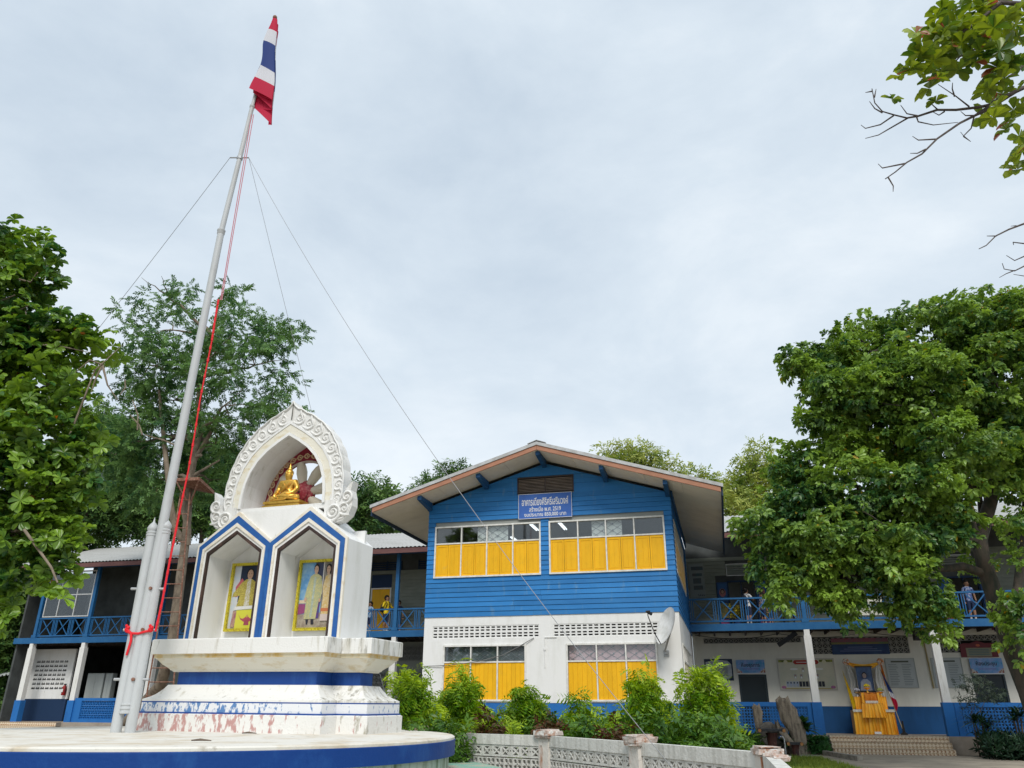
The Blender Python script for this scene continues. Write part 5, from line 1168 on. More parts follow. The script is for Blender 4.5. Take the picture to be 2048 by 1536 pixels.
for a, b, c in (((20, 690), (110, 690), (180, 705)), ((0, 640), (60, 610), (95, 640)), ((20, 700), (60, 660), (50, 620)), ((140, 870), (190, 740), (245, 690)), ((205, 730), (215, 770), (235, 800)), ((205, 730), (190, 760), (182, 785)), ((205, 730), (180, 720), (150, 745))):
    m.tube([at(*a, YL-.3), at(*b, YL-.35), at(*c, YL-.3)], [.022, .014, .006], 6)
t1.part('trunk', m, PALEBARK, smooth=60)
C_, R_ = clumps(E1, 1900, .16, .3)
tp = rosette(9, obovate(.21, .115)); pos, d, nr = sprays(C_, R_, 1, .8, .9, .1); nr = unit(nr*.75 + np.array([0, -.45, .55])*.8 + RNG.normal(size=nr.shape)*.45)
keep = np.argsort(pos[:, 1])          # nearest rosettes first
front = keep[:34]; rest = keep[34:]
sc = RNG.uniform(.65, 1.15, len(pos))
o = link('crown', np_mesh('crown', [merge(tp, pos[rest], d[rest], nr[rest], sc[rest])], LM_ALM, t1.base), t1.e); o['kind'] = 'stuff'
V0, F0 = obovate(.21, .115); lme = bpy.data.meshes.new('leaf'); lme.from_pydata([tuple(v) for v in V0], [], F0); lme.materials.append(LM_ALM); lme.shade_smooth()
def leaves_at(T, me, P, Dv, Nv, S, k=9, up=.25):
    for p, dd, nn_, s in zip(P, Dv, Nv, S):
        Zv = Vector(nn_).normalized(); Xv = (Vector(dd) - Zv*Vector(dd).dot(Zv)).normalized(); Q = Matrix((Xv, Zv.cross(Xv), Zv)).transposed().to_4x4()
        for i in range(k):
            a = 2*PI*i/k + .3*(i % 2); e_ = up - .28*(i % 3)/2 + random.uniform(-.15, .15); Rm = Matrix.Rotation(a+random.uniform(-.1, .1), 4, 'Z') @ Matrix.Rotation(-e_, 4, 'Y') @ Matrix.Rotation(random.uniform(-.3, .3), 4, 'X')
            o = link('leaf', me, T.e); o.matrix_local = Matrix.Translation(Vector(p)-T.base) @ Q @ Rm @ Matrix.Scale(s*(.75+.35*random.random()), 4)
leaves_at(t1, lme, pos[front], d[front], nr[front], sc[front], 8)
# ---- almond branches reaching in at the upper right
YR = 8.0
t2 = Thing('almond_tree', 'almond tree reaching in from the upper right with yellow-green leaves and bare twigs', 'tree', (8.4, 8.6, 0))
m = MB(); m.tube([(8.4, 8.6, 0), (8.3, 8.5, 4), (8.2, 8.4, 8), (8.0, 8.3, 12)], [.24, .2, .16, .08], 12)
def pline(P, r0, r1, Y=YR): n = len(P); m.tube([at(x, y, Y + .04*math.sin(i*2.1)) for i, (x, y) in enumerate(P)], [r0+(r1-r0)*i/(n-1) for i in range(n)], 6)
def px2(*P): return [(1640+x*.3778, y*.3776) for x, y in P]
m.tube([(8.05, 8.35, 10.8), at(2250, 20, YR+.1), at(2000, 5, YR), at(1950, 48, YR), at(1870, 92, YR)], [.09, .05, .03, .022, .01], 8)
m.tube([(8.15, 8.4, 8.5), at(2200, 130, YR+.1), at(2048, 175, YR), at(1985, 205, YR)], [.08, .05, .028, .022], 8)
pline(px2((900, 555), (840, 568), (720, 582), (620, 582), (520, 615), (460, 625), (390, 608), (330, 590), (290, 545), (275, 470)), .02, .006)
pline(px2((900, 560), (820, 612), (740, 652), (620, 735), (540, 815), (460, 860), (400, 910), (345, 948)), .018, .006)
for P in (((330, 597), (290, 575), (262, 537)), ((390, 612), (320, 660), (240, 680), (217, 662)), ((465, 625), (370, 680), (310, 715), (240, 733)), ((515, 613), (460, 602), (427, 557)), ((510, 615), (520, 645), (600, 662), (730, 648)), ((625, 583), (595, 555), (582, 523)), ((660, 590), (630, 610), (592, 590)), ((790, 565), (720, 510), (625, 447)), ((712, 510), (700, 470), (702, 438)), ((820, 612), (770, 612), (745, 590)), ((815, 620), (800, 680), (760, 720), (745, 700)), ((760, 722), (798, 750)), ((612, 737), (520, 742), (490, 722)), ((560, 790), (515, 812), (478, 812)), ((455, 865), (330, 890), (308, 868)), ((360, 938), (388, 985), (387, 1015)), ((288, 515), (297, 472)), ((278, 483), (240, 490))): pline(px2(*P), .011, .004)
pline(px2((1250, 1120), (1080, 1185), (1000, 1215), (930, 1250), (880, 1300), (842, 1318)), .014, .005); pline(px2((935, 1250), (883, 1250)), .008, .004); pline(px2((1040, 1195), (1010, 1198)), .006, .003)
pline(px2((1200, 1290), (1080, 1290), (1022, 1283), (1025, 1297)), .01, .004); pline(px2((1200, 1330), (1080, 1358), (1030, 1380), (987, 1353)), .01, .004); pline(px2((1200, 1370), (1080, 1410), (1030, 1435), (975, 1425), (965, 1395)), .01, .004); pline(px2((1030, 1432), (985, 1450), (950, 1470)), .007, .003); pline(px2((1180, 1470), (1080, 1462), (1025, 1453)), .007, .003)
for P in (((960, 20), (860, 90), (760, 170), (640, 235)), ((860, 240), (740, 300), (650, 400), (600, 440)), ((1080, 340), (1040, 390), (1000, 400)), ((1100, 450), (960, 540), (890, 640))): pline(px2(*P), .014, .006)
for P, z in (((1250, 1120), 7.6), ((1200, 1290), 7.3), ((1200, 1330), 7.2), ((1200, 1370), 7.0), ((1180, 1470), 6.8)):
    q = at(*px2(P)[0], YR); m.tube([(8.22, 8.42, z), tuple(Vector((8.22, 8.42, z)).lerp(q, .5) + Vector((0, 0, .12))), tuple(q)], [.04, .025, .012], 7)
m.tube([tuple(at(*px2((820, 612))[0], YR)), tuple(at(*px2((900, 575))[0], YR))], [.017, .02], 6)
t2.part('trunk', m, mat('dark_twig', (.075, .06, .055), .85, (.13, .11, .1), 12), smooth=60)
B_ = px2((560, 300), (480, 345), (540, 260), (620, 260), (700, 230), (840, 220), (900, 260), (760, 130), (820, 90), (900, 120), (960, 100), (980, 200), (900, 180), (640, 110), (560, 175), (530, 250), (460, 350), (520, 320), (600, 190), (610, 320), (670, 270), (690, 110), (740, 100), (790, 40), (800, 320), (710, 210), (640, 360), (585, 440), (645, 420), (760, 210), (830, 130), (820, 20), (860, 160), (870, 250), (905, 320), (900, 60), (930, 230), (930, 400), (860, 480), (900, 480), (940, 440), (1000, 420), (960, 370), (1000, 340), (1040, 300), (1000, 250), (960, 150), (1010, 170), (1050, 120), (1000, 90), (1040, 40), (1070, 20), (880, 620), (900, 600), (960, 560), (1000, 590), (1050, 560), (1000, 690), (1020, 650), (1060, 700), (1060, 620), (1010, 820), (1030, 860), (1060, 920), (1090, 830), (1080, 750), (1070, 400), (1080, 200), (950, 20), (720, 250), (780, 110), (880, 0), (700, 160), (590, 260), (640, 180), (760, 50), (840, 280))
pos2 = np.array([at(x+random.uniform(-10, 10), y+random.uniform(-10, 10), YR+random.uniform(-.45, .45)) for x, y in B_])
lm2 = lme.copy(); lm2.transform(Matrix.Scale(1.25, 4)); lm2.materials.clear(); lm2.materials.append(LM_ALM2)
n2 = len(pos2); nr2 = unit(np.array([0, -.2, 1.0]) + RNG.normal(size=(n2, 3))*.3); d2 = RNG.normal(size=(n2, 3))
leaves_at(t2, lm2, pos2[:42], d2[:42], nr2[:42], RNG.uniform(.62, .95, 42), 7)
pos3 = np.concatenate([pos2[42:], pos2[:42] + RNG.normal(size=(42, 3))*.16, np.array([at(x, y, YR+.5) for x, y in px2((1150, 100), (1180, 300), (1150, 500), (1200, 700), (1160, 20))])])
n3 = len(pos3); o = link('crown', np_mesh('crown', [merge(rosette(8, obovate(.25, .14)), pos3, RNG.normal(size=(n3, 3)), unit(np.array([0, -.2, 1.0]) + RNG.normal(size=(n3, 3))*.3), RNG.uniform(.6, .95, n3))], LM_ALM2, t2.base), t2.e); o['kind'] = 'stuff'
# ---- big leafy tree on the right
random.seed(4); YT = 19.5
E3 = [ell(*a, YT+dy, .9) for a, dy in (((1640, 722, 65, 40), 0), ((1740, 705, 95, 62), .3), ((1870, 680, 120, 70), .5), ((2000, 640, 95, 62), .3), ((1690, 790, 95, 55), -.4), ((1830, 770, 120, 70), -.6), ((1990, 760, 100, 90), -.5), ((1650, 870, 55, 55), -.2), ((1760, 880, 110, 60), .4), ((1900, 890, 110, 60), -1), ((2020, 880, 70, 80), .2), ((1590, 930, 45, 38), 0), ((1600, 1010, 75, 50), -.3), ((1720, 990, 100, 60), -.6), ((1850, 990, 90, 50), -1.2), ((1540, 1050, 60, 40), -.2), ((1660, 1080, 105, 55), -.8), ((1790, 1060, 100, 55), -1.2), ((1890, 1050, 50, 45), -1.0), ((1580, 1130, 65, 35), -.4), ((1690, 1150, 90, 45), -.8), ((1800, 1140, 75, 50), -1), ((1570, 1185, 32, 28), -.5), ((1690, 1205, 42, 32), -.8), ((1660, 1225, 22, 20), -.8), ((1830, 1205, 50, 45), -.9), ((1872, 1245, 16, 20), -.9), ((1878, 1272, 9, 14), -.9), ((2030, 1080, 26, 60), -1), ((2040, 1200, 24, 60), -1.2), ((2035, 1270, 18, 30), -1.2), ((2060, 960, 60, 70), -.6), ((2120, 750, 120, 180), 0), ((1990, 960, 50, 40), 1.2), ((1940, 1130, 26, 40), .8))]
tb = on_ground(2125, 1545, 0); tb = Vector((12.3, 19.3, 0))
tr = [tb, at(2062, 1385, YT-.2), at(2030, 1310, YT-.1), at(2003, 1230, YT), at(1975, 1150, YT), at(1957, 1085, YT), at(1985, 990, YT+.2), at(1990, 860, YT+.3), at(1960, 740, YT+.4)]
def ex3(m):
    m.tube([at(1957, 1085, YT), at(1925, 1070, YT-.1), at(1880, 1085, YT-.3), at(1840, 1100, YT-.5)], [.12, .09, .06, .03], 8)
    m.tube([at(1957, 1085, YT), at(1940, 1040, YT-.1), at(1900, 980, YT-.3), at(1840, 900, YT-.2)], [.12, .1, .07, .03], 8)
    m.tube([at(2030, 1310, YT), at(2035, 1180, YT+.5), at(2050, 1040, YT+.8), at(2060, 850, YT+.8)], [.13, .11, .1, .05], 8)
    m.tube([at(1975, 1150, YT), at(1960, 1000, YT+.6), at(1935, 880, YT+.9)], [.1, .07, .03], 8)
TPL_R = spray_tpl(8, .15, leaf_tpl(.15, .07, .25, .035), 1.15)
V3, F3 = leaf_tpl(.15, .07, .25, .035); lme3 = bpy.data.meshes.new('leaf'); lme3.from_pydata([tuple(v) for v in V3], [], F3); lme3.materials.append(LM_RT)
t3, C3, R3 = tree('leafy_tree', 'large dense glossy green tree standing before the right wing', tuple(tb), tr, E3, 900, .34, 23, TPL_R, LM_RT, (.55, 1.2), r=.29, bark=mat('dark_bark', (.085, .068, .055), .9, (.04, .045, .035), 6, (1, 1, .4), .42, .62, .5, 14), extra=ex3, branches=16, single_leaves=(42, lme3, 7), kw=dict(flat=.75, up=.6, droop=.3))
# ---- feathery tree behind the flagpole, with its ladder and platform
random.seed(9); YF = 30.5
E4 = [ell(*a, YF+dy, .9) for a, dy in (((335, 590, 60, 35), 0), ((275, 640, 50, 45), .5), ((345, 660, 80, 50), -.5), ((455, 610, 35, 40), .5), ((480, 650, 55, 50), 0), ((555, 665, 45, 35), 0), ((300, 730, 70, 50), 0), ((410, 720, 80, 60), -1), ((510, 730, 75, 50), -.5), ((570, 760, 32, 30), 0), ((350, 800, 80, 55), .5), ((450, 810, 90, 55), -1), ((535, 830, 60, 45), 0), ((250, 820, 60, 45), 1), ((300, 880, 90, 50), 1), ((430, 890, 80, 50), 1), ((520, 890, 40, 30), 1), ((230, 910, 70, 55), 2), ((320, 960, 90, 60), 2), ((420, 960, 70, 45), 2))]
tbase = bw(-25.9, 31.0, 0); tr = [tbase, at(322, 1370, YF+1), at(345, 1280, YF+.6), at(362, 1150, YF+.4), at(372, 1075, YF+.3), at(380, 960, YF), at(395, 880, YF), at(400, 760, YF), at(430, 680, YF)]
def ex4(m):
    m.tube([at(372, 1085, YF+.3), at(350, 1060, YF+.2), at(342, 1010, YF), at(330, 900, YF), at(318, 780, YF)], [.17, .14, .12, .1, .05], 8)
    m.tube([at(374, 1090, YF+.3), at(377, 1060, YF+.2), at(366, 1020, YF), at(374, 960, YF)], [.15, .12, .1, .08], 8)
    m.tube([at(384, 930, YF), at(430, 850, YF-.2), at(450, 820, YF-.3)], [.1, .07, .04], 8); m.tube([at(388, 950, YF), at(440, 920, YF)], [.07, .03], 6); m.tube([at(388, 915, YF), at(402, 910, YF-.3)], [.08, .07], 6)
    for a, b in (((260, 830), (285, 870)), ((290, 870), (350, 890)), ((265, 800), (275, 860)), ((240, 790), (250, 760))): m.tube([at(*a, YF-1), at((a[0]+b[0])/2+6, (a[1]+b[1])/2, YF-1), at(*b, YF-1)], [.02, .03, .035], 5)
TPL_F = spray_tpl(16, .42, leaf_tpl(.17, .06, .25, .04, 1), .95)
t4, C4, R4 = tree('feathery_tree', 'tall feathery-leaved tree with pale forked trunk behind the flagpole', tuple(tbase), tr, E4, 430, .50, 9, TPL_F, LM_FE, (.7, 1.15), r=.24, bark=PALEBARK, extra=ex4, branches=12, kw=dict(flat=.7, up=.5, droop=.3))
YD = 29.6
ld = Thing('ladder', 'rusty steel ladder climbing the pale forked tree trunk', 'ladder', tuple(at(290, 1440, YD)))
def rail_px(y, side): t = (y-985)/(1440-985); return (362+t*(285-362), y) if side < 0 else (384+t*(345-384)-4, y)
for s in (-1, 1):
    m = MB(); m.tube([at(*rail_px(y, s), YD) for y in (985, 1100, 1250, 1440)], .03, 6); ld.part('side_rail', m, RUST)
y = 1000
while y < 1430:
    m = MB(); m.tube([at(*rail_px(y, -1), YD), at(*rail_px(y, 1), YD)], .02, 6); ld.part('rung', m, RUST); y += 28
tpf = Thing('tree_platform', 'rusty sheet platform wedged in the tree at the head of the ladder', 'platform', tuple(at(392, 975, YD)))
m = MB(); c = [at(x, y, Y) for x, y, Y in ((352, 962, 29.2), (398, 960, 29.0), (428, 988, 30.2), (372, 978, 31.2))]
m.add(c + [p + Vector((0, 0, .12)) for p in c], [(0, 1, 2, 3), (7, 6, 5, 4), (0, 4, 5, 1), (1, 5, 6, 2), (2, 6, 7, 3), (3, 7, 4, 0)]); tpf.part('deck', m, RUST)
m = MB(); m.bar(c[0], at(372, 1000, YD), .05, .05); m.bar(c[1], at(380, 1010, YD), .05, .05); tpf.part('brace', m, RUST)
# ---- trees beyond the wing
random.seed(31)
BG = [('bushy dark tree beyond the left end of the wing roof', [(200, 880, 70, 60), (180, 960, 80, 70), (250, 1000, 80, 60), (160, 1050, 70, 50)], 44, LM_BG), ('rounded green tree beyond the wing roof behind the ladder', [(420, 930, 60, 50), (470, 960, 60, 50), (400, 1010, 80, 50), (320, 1030, 90, 50), (470, 1040, 60, 40)], 45, LM_BG),
      ('leafy tree showing beside the carved arch and above the wing roof', [(735, 985, 45, 30), (760, 1010, 40, 30), (705, 1020, 40, 35), (780, 1045, 40, 25), (735, 1050, 40, 25)], 46, LM_BG), ('small green treetop peeping over the left roof slope', [(905, 942, 20, 14), (870, 975, 35, 20), (920, 965, 30, 22)], 50, LM_BG),
      ('airy light green tree over the right roof slope', [(1225, 912, 32, 24), (1270, 905, 42, 24), (1300, 925, 35, 25), (1250, 945, 50, 30), (1330, 955, 40, 20)], 48, LM_BG2), ('yellowish sprigs of a low tree over the right eave', [(1385, 955, 22, 16), (1420, 965, 25, 14), (1350, 965, 18, 10), (1460, 990, 20, 16)], 50, LM_BG2),
      ('pale bamboo-like clump between the eave and the big tree', [(1510, 925, 40, 32), (1540, 960, 40, 40), (1500, 980, 45, 40), (1460, 1000, 30, 28), (1500, 1030, 50, 35)], 45, LM_BG2), ('shadowy tree mass at the far left edge', [(30, 1180, 90, 70), (0, 1270, 60, 70), (70, 1240, 40, 60), (-40, 1100, 80, 120), (60, 1090, 70, 70), (-20, 1340, 70, 60), (40, 1330, 40, 50), (-60, 1400, 90, 60), (20, 1400, 40, 50)], 42, LM_BG)]
TPL_B = spray_tpl(6, .5, leaf_tpl(.26, .1, .25, .03, 1))
for lab, EE, Y, lm_ in BG:
    es = [ell(*a, Y+random.uniform(-1, 1), .9) for a in EE]; c = Vector(es[0][0]); b = Vector((sum(e_[0][0] for e_ in es)/len(es), c.y, 0))
    A_ = sum(a[2]*a[3] for a in EE); tree('background_tree', lab, tuple(b), [b, b+Vector((.2, 0, c.z*.4)), b.lerp(c, .7)+Vector((0, 0, c.z*.2))], es, int(A_/(80 if lm_ is LM_BG2 else 38))+24, .6, 15, TPL_B, lm_, (.7, 1.2), r=.25, branches=4, group='trees beyond the school', kw=dict(flat=.75, up=.5, droop=.25))
# ---- shrubs in the bed before the blue block
random.seed(77)
TPL_S = pinnate(4, .26, .05, .145, .55)
SHB = [(815, 1345, 830, 55, 17.5, 'pale green feathery shrub just right of the shrine pedestal'), (925, 1338, 925, 58, 18.5, 'tall pale green shrub in front of the left ground-floor shutters'), (1048, 1362, 1052, 52, 19.5, 'pale green shrub before the white pier between the lower windows'), (1140, 1400, 1150, 40, 19.5, 'thin low shrub before the blue base left of the right window'), (1285, 1342, 1282, 58, 18.5, 'tall pale green shrub in front of the right ground-floor shutters'), (1408, 1336, 1406, 56, 16.5, 'tallest dense pale shrub at the white corner under the dish'), (1210, 1438, 1215, 50, 17.0, 'low spreading shrub beside the third wall pier'), (1000, 1440, 990, 60, 17.5, 'low light green shrub behind the pierced wall by the platform')]
for i, (tx, ty, cx, rx, Y, lab) in enumerate(SHB):
    top = at(tx, ty, Y); b = at(cx, 1410, Y); b.z = 0; s = (top - Vector((0, 0, EYE))).dot(_fw)/F; h = top.z; w = rx*s*.88
    es = [((b.x+random.uniform(-.3, .3)*w, b.y+random.uniform(-.3, .3)*w, h*f), (w*q, w*q, h*.15)) for f, q in ((.22, .85), (.36, 1.0), (.52, .9), (.68, .7), (.82, .45), (.93, .22))] + [((b.x+sg*w*.75, b.y, h*f), (w*.35, w*.35, h*.12)) for sg, f in ((1, .45), (-1, .5), (1, .62), (-1, .33))] + [((b.x+random.uniform(-.8, .8)*w, b.y-.2, h*random.uniform(.5, .95)), (w*.16, w*.16, h*.07)) for k in range(5)]
    m_ = lambda m: [limb(m, (b.x+random.uniform(-.12, .12), b.y, 0), e_[0], .018, .005, .5, 5) for e_ in es]
    tree('garden_shrub', lab, tuple(b), [b, b+Vector((0, 0, h*.3))], es, int(230*max(.6, w*h/1.2)), .13, 9, TPL_S, LM_SH, (.6, 1.1), r=.03, bark=BARK, hollow=.2, extra=m_, branches=0, cat='shrub', group='pale shrubs in front of the blue block', kw=dict(flat=.9, up=.5, droop=.55))
DKS = [(880, 1462, 60, 15.8, 'dark low bush by the leftmost wall pier', LM_DK), (960, 1455, 50, 18.5, 'dark undergrowth bush behind the low light shrub', LM_DK), (1095, 1450, 60, 18, 'dark green bush behind the second wall pier', LM_DK), (1170, 1462, 50, 16, 'dark leafy bush between the second and third wall piers', LM_DK), (1330, 1455, 60, 15, 'dark bush under the right-hand shutters', LM_DK), (1440, 1470, 60, 13.5, 'dark bush just left of the broken end pier', LM_DK), (1265, 1460, 45, 15, 'dark bush behind the third wall pier', LM_DK), (1385, 1450, 50, 15.5, 'dark bush at the foot of the tallest pale shrub', LM_DK),
       (782, 1462, 30, 16.5, 'dark bush touching the right side of the shrine pedestal', LM_DK), (982, 1440, 16, 17, 'reddish croton left of the low light shrub', LM_CR), (1096, 1442, 18, 17.5, 'reddish croton above the second wall pier', LM_CR), (1225, 1470, 14, 14.5, 'reddish croton just left of the third wall pier', LM_CR), (965, 1470, 12, 17, 'small dark red croton behind the wall by the platform', LM_CR)]
TPL_D = spray_tpl(6, .2, leaf_tpl(.12, .05, .25, .02, 1))
for cx, cy, rx, Y, lab, lm_ in DKS:
    c = at(cx, cy, Y); s = (c - Vector((0, 0, EYE))).dot(_fw)/F; w = rx*s; h = max(c.z + .25, .7); b = Vector((c.x, c.y, 0))
    tree('low_bush' if lm_ is LM_DK else 'croton', lab, tuple(b), [b, b+Vector((0, 0, h*.4))], [((b.x, b.y, h*.35), (w, w*.7, h*.35)), ((b.x+w*.3, b.y, h*.7), (w*.6, w*.5, h*.3)), ((b.x-w*.4, b.y, h*.65), (w*.5, w*.5, h*.3))], max(20, int(90*w*1.6)), .14, 7, TPL_D, lm_, (.7, 1.2), r=.02, hollow=.2, branches=0, cat='shrub', group='low bushes behind the pierced wall' if lm_ is LM_DK else 'red-leaved crotons', kw=dict(flat=.9, up=.6, droop=.2))
# ---- strap-leaved and broad-leaved plants by the right wing
def strap(name, label, b, n, L_, w, lm_, stem=0, heads=1, arch=.5, cat='plant'):
    t = Thing(name, label, cat, tuple(b)); m = MB(); s = MB()
    for hcount in range(heads):
        hx, hy = (random.uniform(-.25, .25), random.uniform(-.2, .2)) if heads > 1 else (0, 0); top = Vector((b.x+hx, b.y+hy, stem*random.uniform(.75, 1.1)))
        if stem: s.tube([(b.x+hx*.4, b.y+hy*.4, 0), tuple(Vector((b.x+hx*.7, b.y+hy*.7, stem*.5))), tuple(top)], [.035, .03, .025], 7)
        for i in range(n):
            a = random.uniform(0, 2*PI); el_ = random.uniform(.15, 1.35); l = L_*random.uniform(.7, 1.1); pts = []
            for k in range(5):
                q = k/4; r_ = l*q*math.cos(el_)*(1+.25*q); z_ = l*q*math.sin(el_) - arch*l*q*q; pts.append(top + Vector((r_*math.cos(a), r_*math.sin(a), z_)))
            sd_ = Vector((-math.sin(a), math.cos(a), 0)); ww = [w*.5, w*.9, w, w*.7, .004]; o = len(m.v); vs = []
            for p, q in zip(pts, ww): vs += [p - sd_*q/2 + Vector((0, 0, .01)), p + sd_*q/2 + Vector((0, 0, .01))]
            m.add(vs, [(2*k, 2*k+2, 2*k+3, 2*k+1) for k in range(4)])
    if stem: t.part('stem', s, BARK)
    o = link('foliage', m.mesh('foliage', lm_, t.base, fix=False), t.e); return t
LM_ST = leafmat('strap_leaf', (.01, .035, .02), (.03, .075, .03), .4, .12, .35)
LM_BR = leafmat('broad_leaf', (.02, .07, .02), (.07, .16, .03), .4, .25, .3)
LM_FN = leafmat('fern_leaf', (.05, .13, .03), (.12, .25, .05), .4, .25, .45)
random.seed(3)
strap('dracaena', 'dark spiky dracaena beside the driftwood', bw(-.35, 28.6), 26, .75, .05, LM_ST, .35, 2)
strap('dracaena', 'dark strappy plant left of the stone table', bw(-.9, 27.2), 24, .7, .06, LM_ST, .3, 2)
for i, (u, w, st, lab) in enumerate(((8.0, 30.4, 1.0, 'tall strap-leaved plant at the right end of the steps'), (8.9, 30.3, 1.3, 'tallest dark dracaena under the red notice'), (9.9, 30.2, 1.1, 'drooping dracaena below the right meeting-room door'), (10.7, 30.1, .9, 'dark dracaena at the right edge near the trunk'), (8.5, 29.6, .3, 'low strap-leaved clump beside the steps'), (9.5, 29.4, .25, 'low dark clump along the right kerb'), (10.4, 29.3, .3, 'low dark clump by the striped kerb'))): strap('dracaena', lab, bw(u, w), 30, .85, .055, LM_ST, st, 3)
strap('fern', 'bright green fern at the lower right edge', bw(9.9, 27.6), 26, .6, .13, LM_FN, 0, 2, .7)
strap('broad_leaved_plant', 'broad-leaved plant between the driftwood and the steps', bw(2.3, 30.3), 16, .6, .2, LM_BR, .85, 4, .4); strap('broad_leaved_plant', 'broad glossy plant at the foot of the tall driftwood', bw(1.75, 29.6), 14, .45, .16, LM_BR, .3, 3, .4)
strap('broad_leaved_plant', 'small leafy plant beside the left edge of the steps', bw(2.85, 30.2), 16, .4, .13, LM_BR, .35, 3, .4)
b = bw(7.75, 30.6); tree('sparse_shrub', 'sparse small-leaved shrub beside the right white pillar', tuple(b), [b, b+Vector((0, 0, 1.1))], [((b.x, b.y, 1.9), (.45, .35, .35)), ((b.x+.5, b.y, 2.2), (.4, .3, .3)), ((b.x+.9, b.y, 1.9), (.3, .3, .3))], 46, .16, 6, TPL_D, leafmat('grey_leaf', (.05, .08, .05), (.16, .2, .14), .4, .2), (.5, .8), r=.03, branches=3, cat='shrub')
b = bw(10.6, 30.7); tree('sparse_shrub', 'sparse grey-leaved shrub against the leaning trunk', tuple(b), [b, b+Vector((0, 0, 1.2))], [((b.x, b.y, 2.0), (.4, .35, .4)), ((b.x+.3, b.y, 1.5), (.3, .3, .3))], 40, .16, 6, TPL_D, MATS['grey_leaf'], (.5, .8), r=.03, branches=2, cat='shrub')
# trimmed creeping hedge by the steps and grass: nobody could count these
def scatter_quad(name, P0, n, tpl, lm_, zr=(.0, .3), sc=(.6, 1.2), droop=-.6):
    pos = []
    us = [p[0] for p in P0]; ws = [p[1] for p in P0]
    while len(pos) < n:
        u, w = random.uniform(min(us), max(us)), random.uniform(min(ws), max(ws)); ins = False; j = len(P0)-1
        for i in range(len(P0)):
            (xi, yi), (xj, yj) = P0[i], P0[j]
            if (yi > w) != (yj > w) and u < (xj-xi)*(w-yi)/(yj-yi)+xi: ins = not ins
            j = i
        if ins: q = bw(u, w, random.uniform(*zr)); pos.append(tuple(q))
    pos = np.array(pos); d = RNG.normal(size=(n, 3))*.6; d[:, 2] -= droop; nr = RNG.normal(size=(n, 3)) + np.array([0, 0, .6])
    o = link(name, np_mesh(name, [merge(tpl, pos, d, nr, RNG.uniform(*sc, n))], lm_, (0, 0, 0))); o['kind'] = 'stuff'
scatter_quad('ground_cover', [(.9, 29.9), (3.1, 29.9), (3.2, 30.8), (.6, 30.9)], 2600, spray_tpl(6, .12, leaf_tpl(.06, .035, .2, 0, 1)), LM_DK if False else leafmat('creeper_leaf', (.02, .09, .02), (.06, .2, .04), .4, .2), (.02, .5))
GR = leafmat('lawn_blade', (.09, .17, .02), (.26, .33, .05), .5, .25, .6)
scatter_quad('grass', [(.1, 21.5), (3.2, 21.0), (2.55, 27.6), (-.1, 27.3)], 14000, (np.array([(0, -.006, 0), (0, .006, 0), (.07, .004, .012), (.13, 0, .045)]), [(0, 1, 2), (1, 3, 2)]), GR, (0, .02), (.6, 1.3), -.75)
scatter_quad('grass', [(-40, 20), (-29.5, 22), (-29.5, 31.2), (-45, 31.5)], 9000, (np.array([(0, -.01, 0), (0, .01, 0), (.09, .006, .015), (.17, 0, .05)]), [(0, 1, 2), (1, 3, 2)]), GR, (0, .02), (.7, 1.6), -.75)
scatter_quad('undergrowth', [(7.6, 28.6), (11.5, 28.2), (11.5, 30.6), (7.9, 30.8)], 2600, spray_tpl(6, .3, leaf_tpl(.2, .05, .2, .03, 1)), LM_ST, (.02, .5))
scatter_quad('undergrowth', [(-.9, 26.5), (1.0, 27.2), (.5, 30.6), (-1.0, 30.6)], 1500, TPL_D, LM_DK, (.02, .55))
# ================================================================ boards, notices, altar, furniture, people
def board(name, label, cat, u0, u1, z0, z1, w, face, frame=None, fw=.04, group=None):
    t = Thing(name, label, cat, ((u0+u1)/2, w, z0), MB_, group)
    m = MB(); m.box(u0, u1, w-.012, w, z0, z1); t.part('panel', m, face)
    if frame:
        m = MB(); m.box(u0-fw, u1+fw, w-.03, w+.005, z1, z1+fw); m.box(u0-fw, u1+fw, w-.03, w+.005, z0-fw, z0); m.box(u0-fw, u0, w-.03, w+.005, z0, z1); m.box(u1, u1+fw, w-.03, w+.005, z0, z1); t.part('frame', m, frame)
    return t
def print_(t, name, pts, w, m_): M_ = MB(); M_.prism(pts, w-.0032, w, back=False); return t.part(name, M_, m_)
def rect(a, b, c, d): return [(a, c), (b, c), (b, d), (a, d)]
WBF = WB-.005; INK = mat('ink', (.04, .045, .06), .6); GREYP = mat('print_grey', (.42, .46, .47), .5); CRP = mat('print_cream', (.60, .58, .47), .5, (.5, .52, .42), 2)
t = board('notice_board', 'white cloth notice with a dark blue ornamental border beside the office sign', 'notice', -.77, .32, 2.42, 3.23, WBF, mat('print_navy', (.015, .03, .07), .5))
print_(t, 'print', [(-.72, 2.52), (-.5, 2.47), (.1, 2.47), (.27, 2.6), (.27, 3.02), (.14, 3.16), (-.3, 3.2), (-.72, 3.12)], WBF-.013, mat('print_pale', (.45, .48, .52), .5, (.34, .38, .44), 6))
for i in range(9): print_(t, 'text_line', rect(-.5, -.22, 2.94-i*.042, 2.955-i*.042), WBF-.017, INK); print_(t, 'text_line', rect(-.14, .12, 2.94-i*.042, 2.955-i*.042), WBF-.017, INK)
print_(t, 'rule', rect(-.19, -.18, 2.55, 2.98), WBF-.017, INK)
SKYB = mat('print_sky', (.09, .30, .58), .5, (.26, .36, .66), 4, lo=.4, hi=.6, var2=(.5, .34, .48), s2=2.6, lo2=.58, hi2=.72); FLW = mat('print_flowers', (.55, .52, .46), .5, (.3, .13, .09), 16, lo=.45, hi=.55)
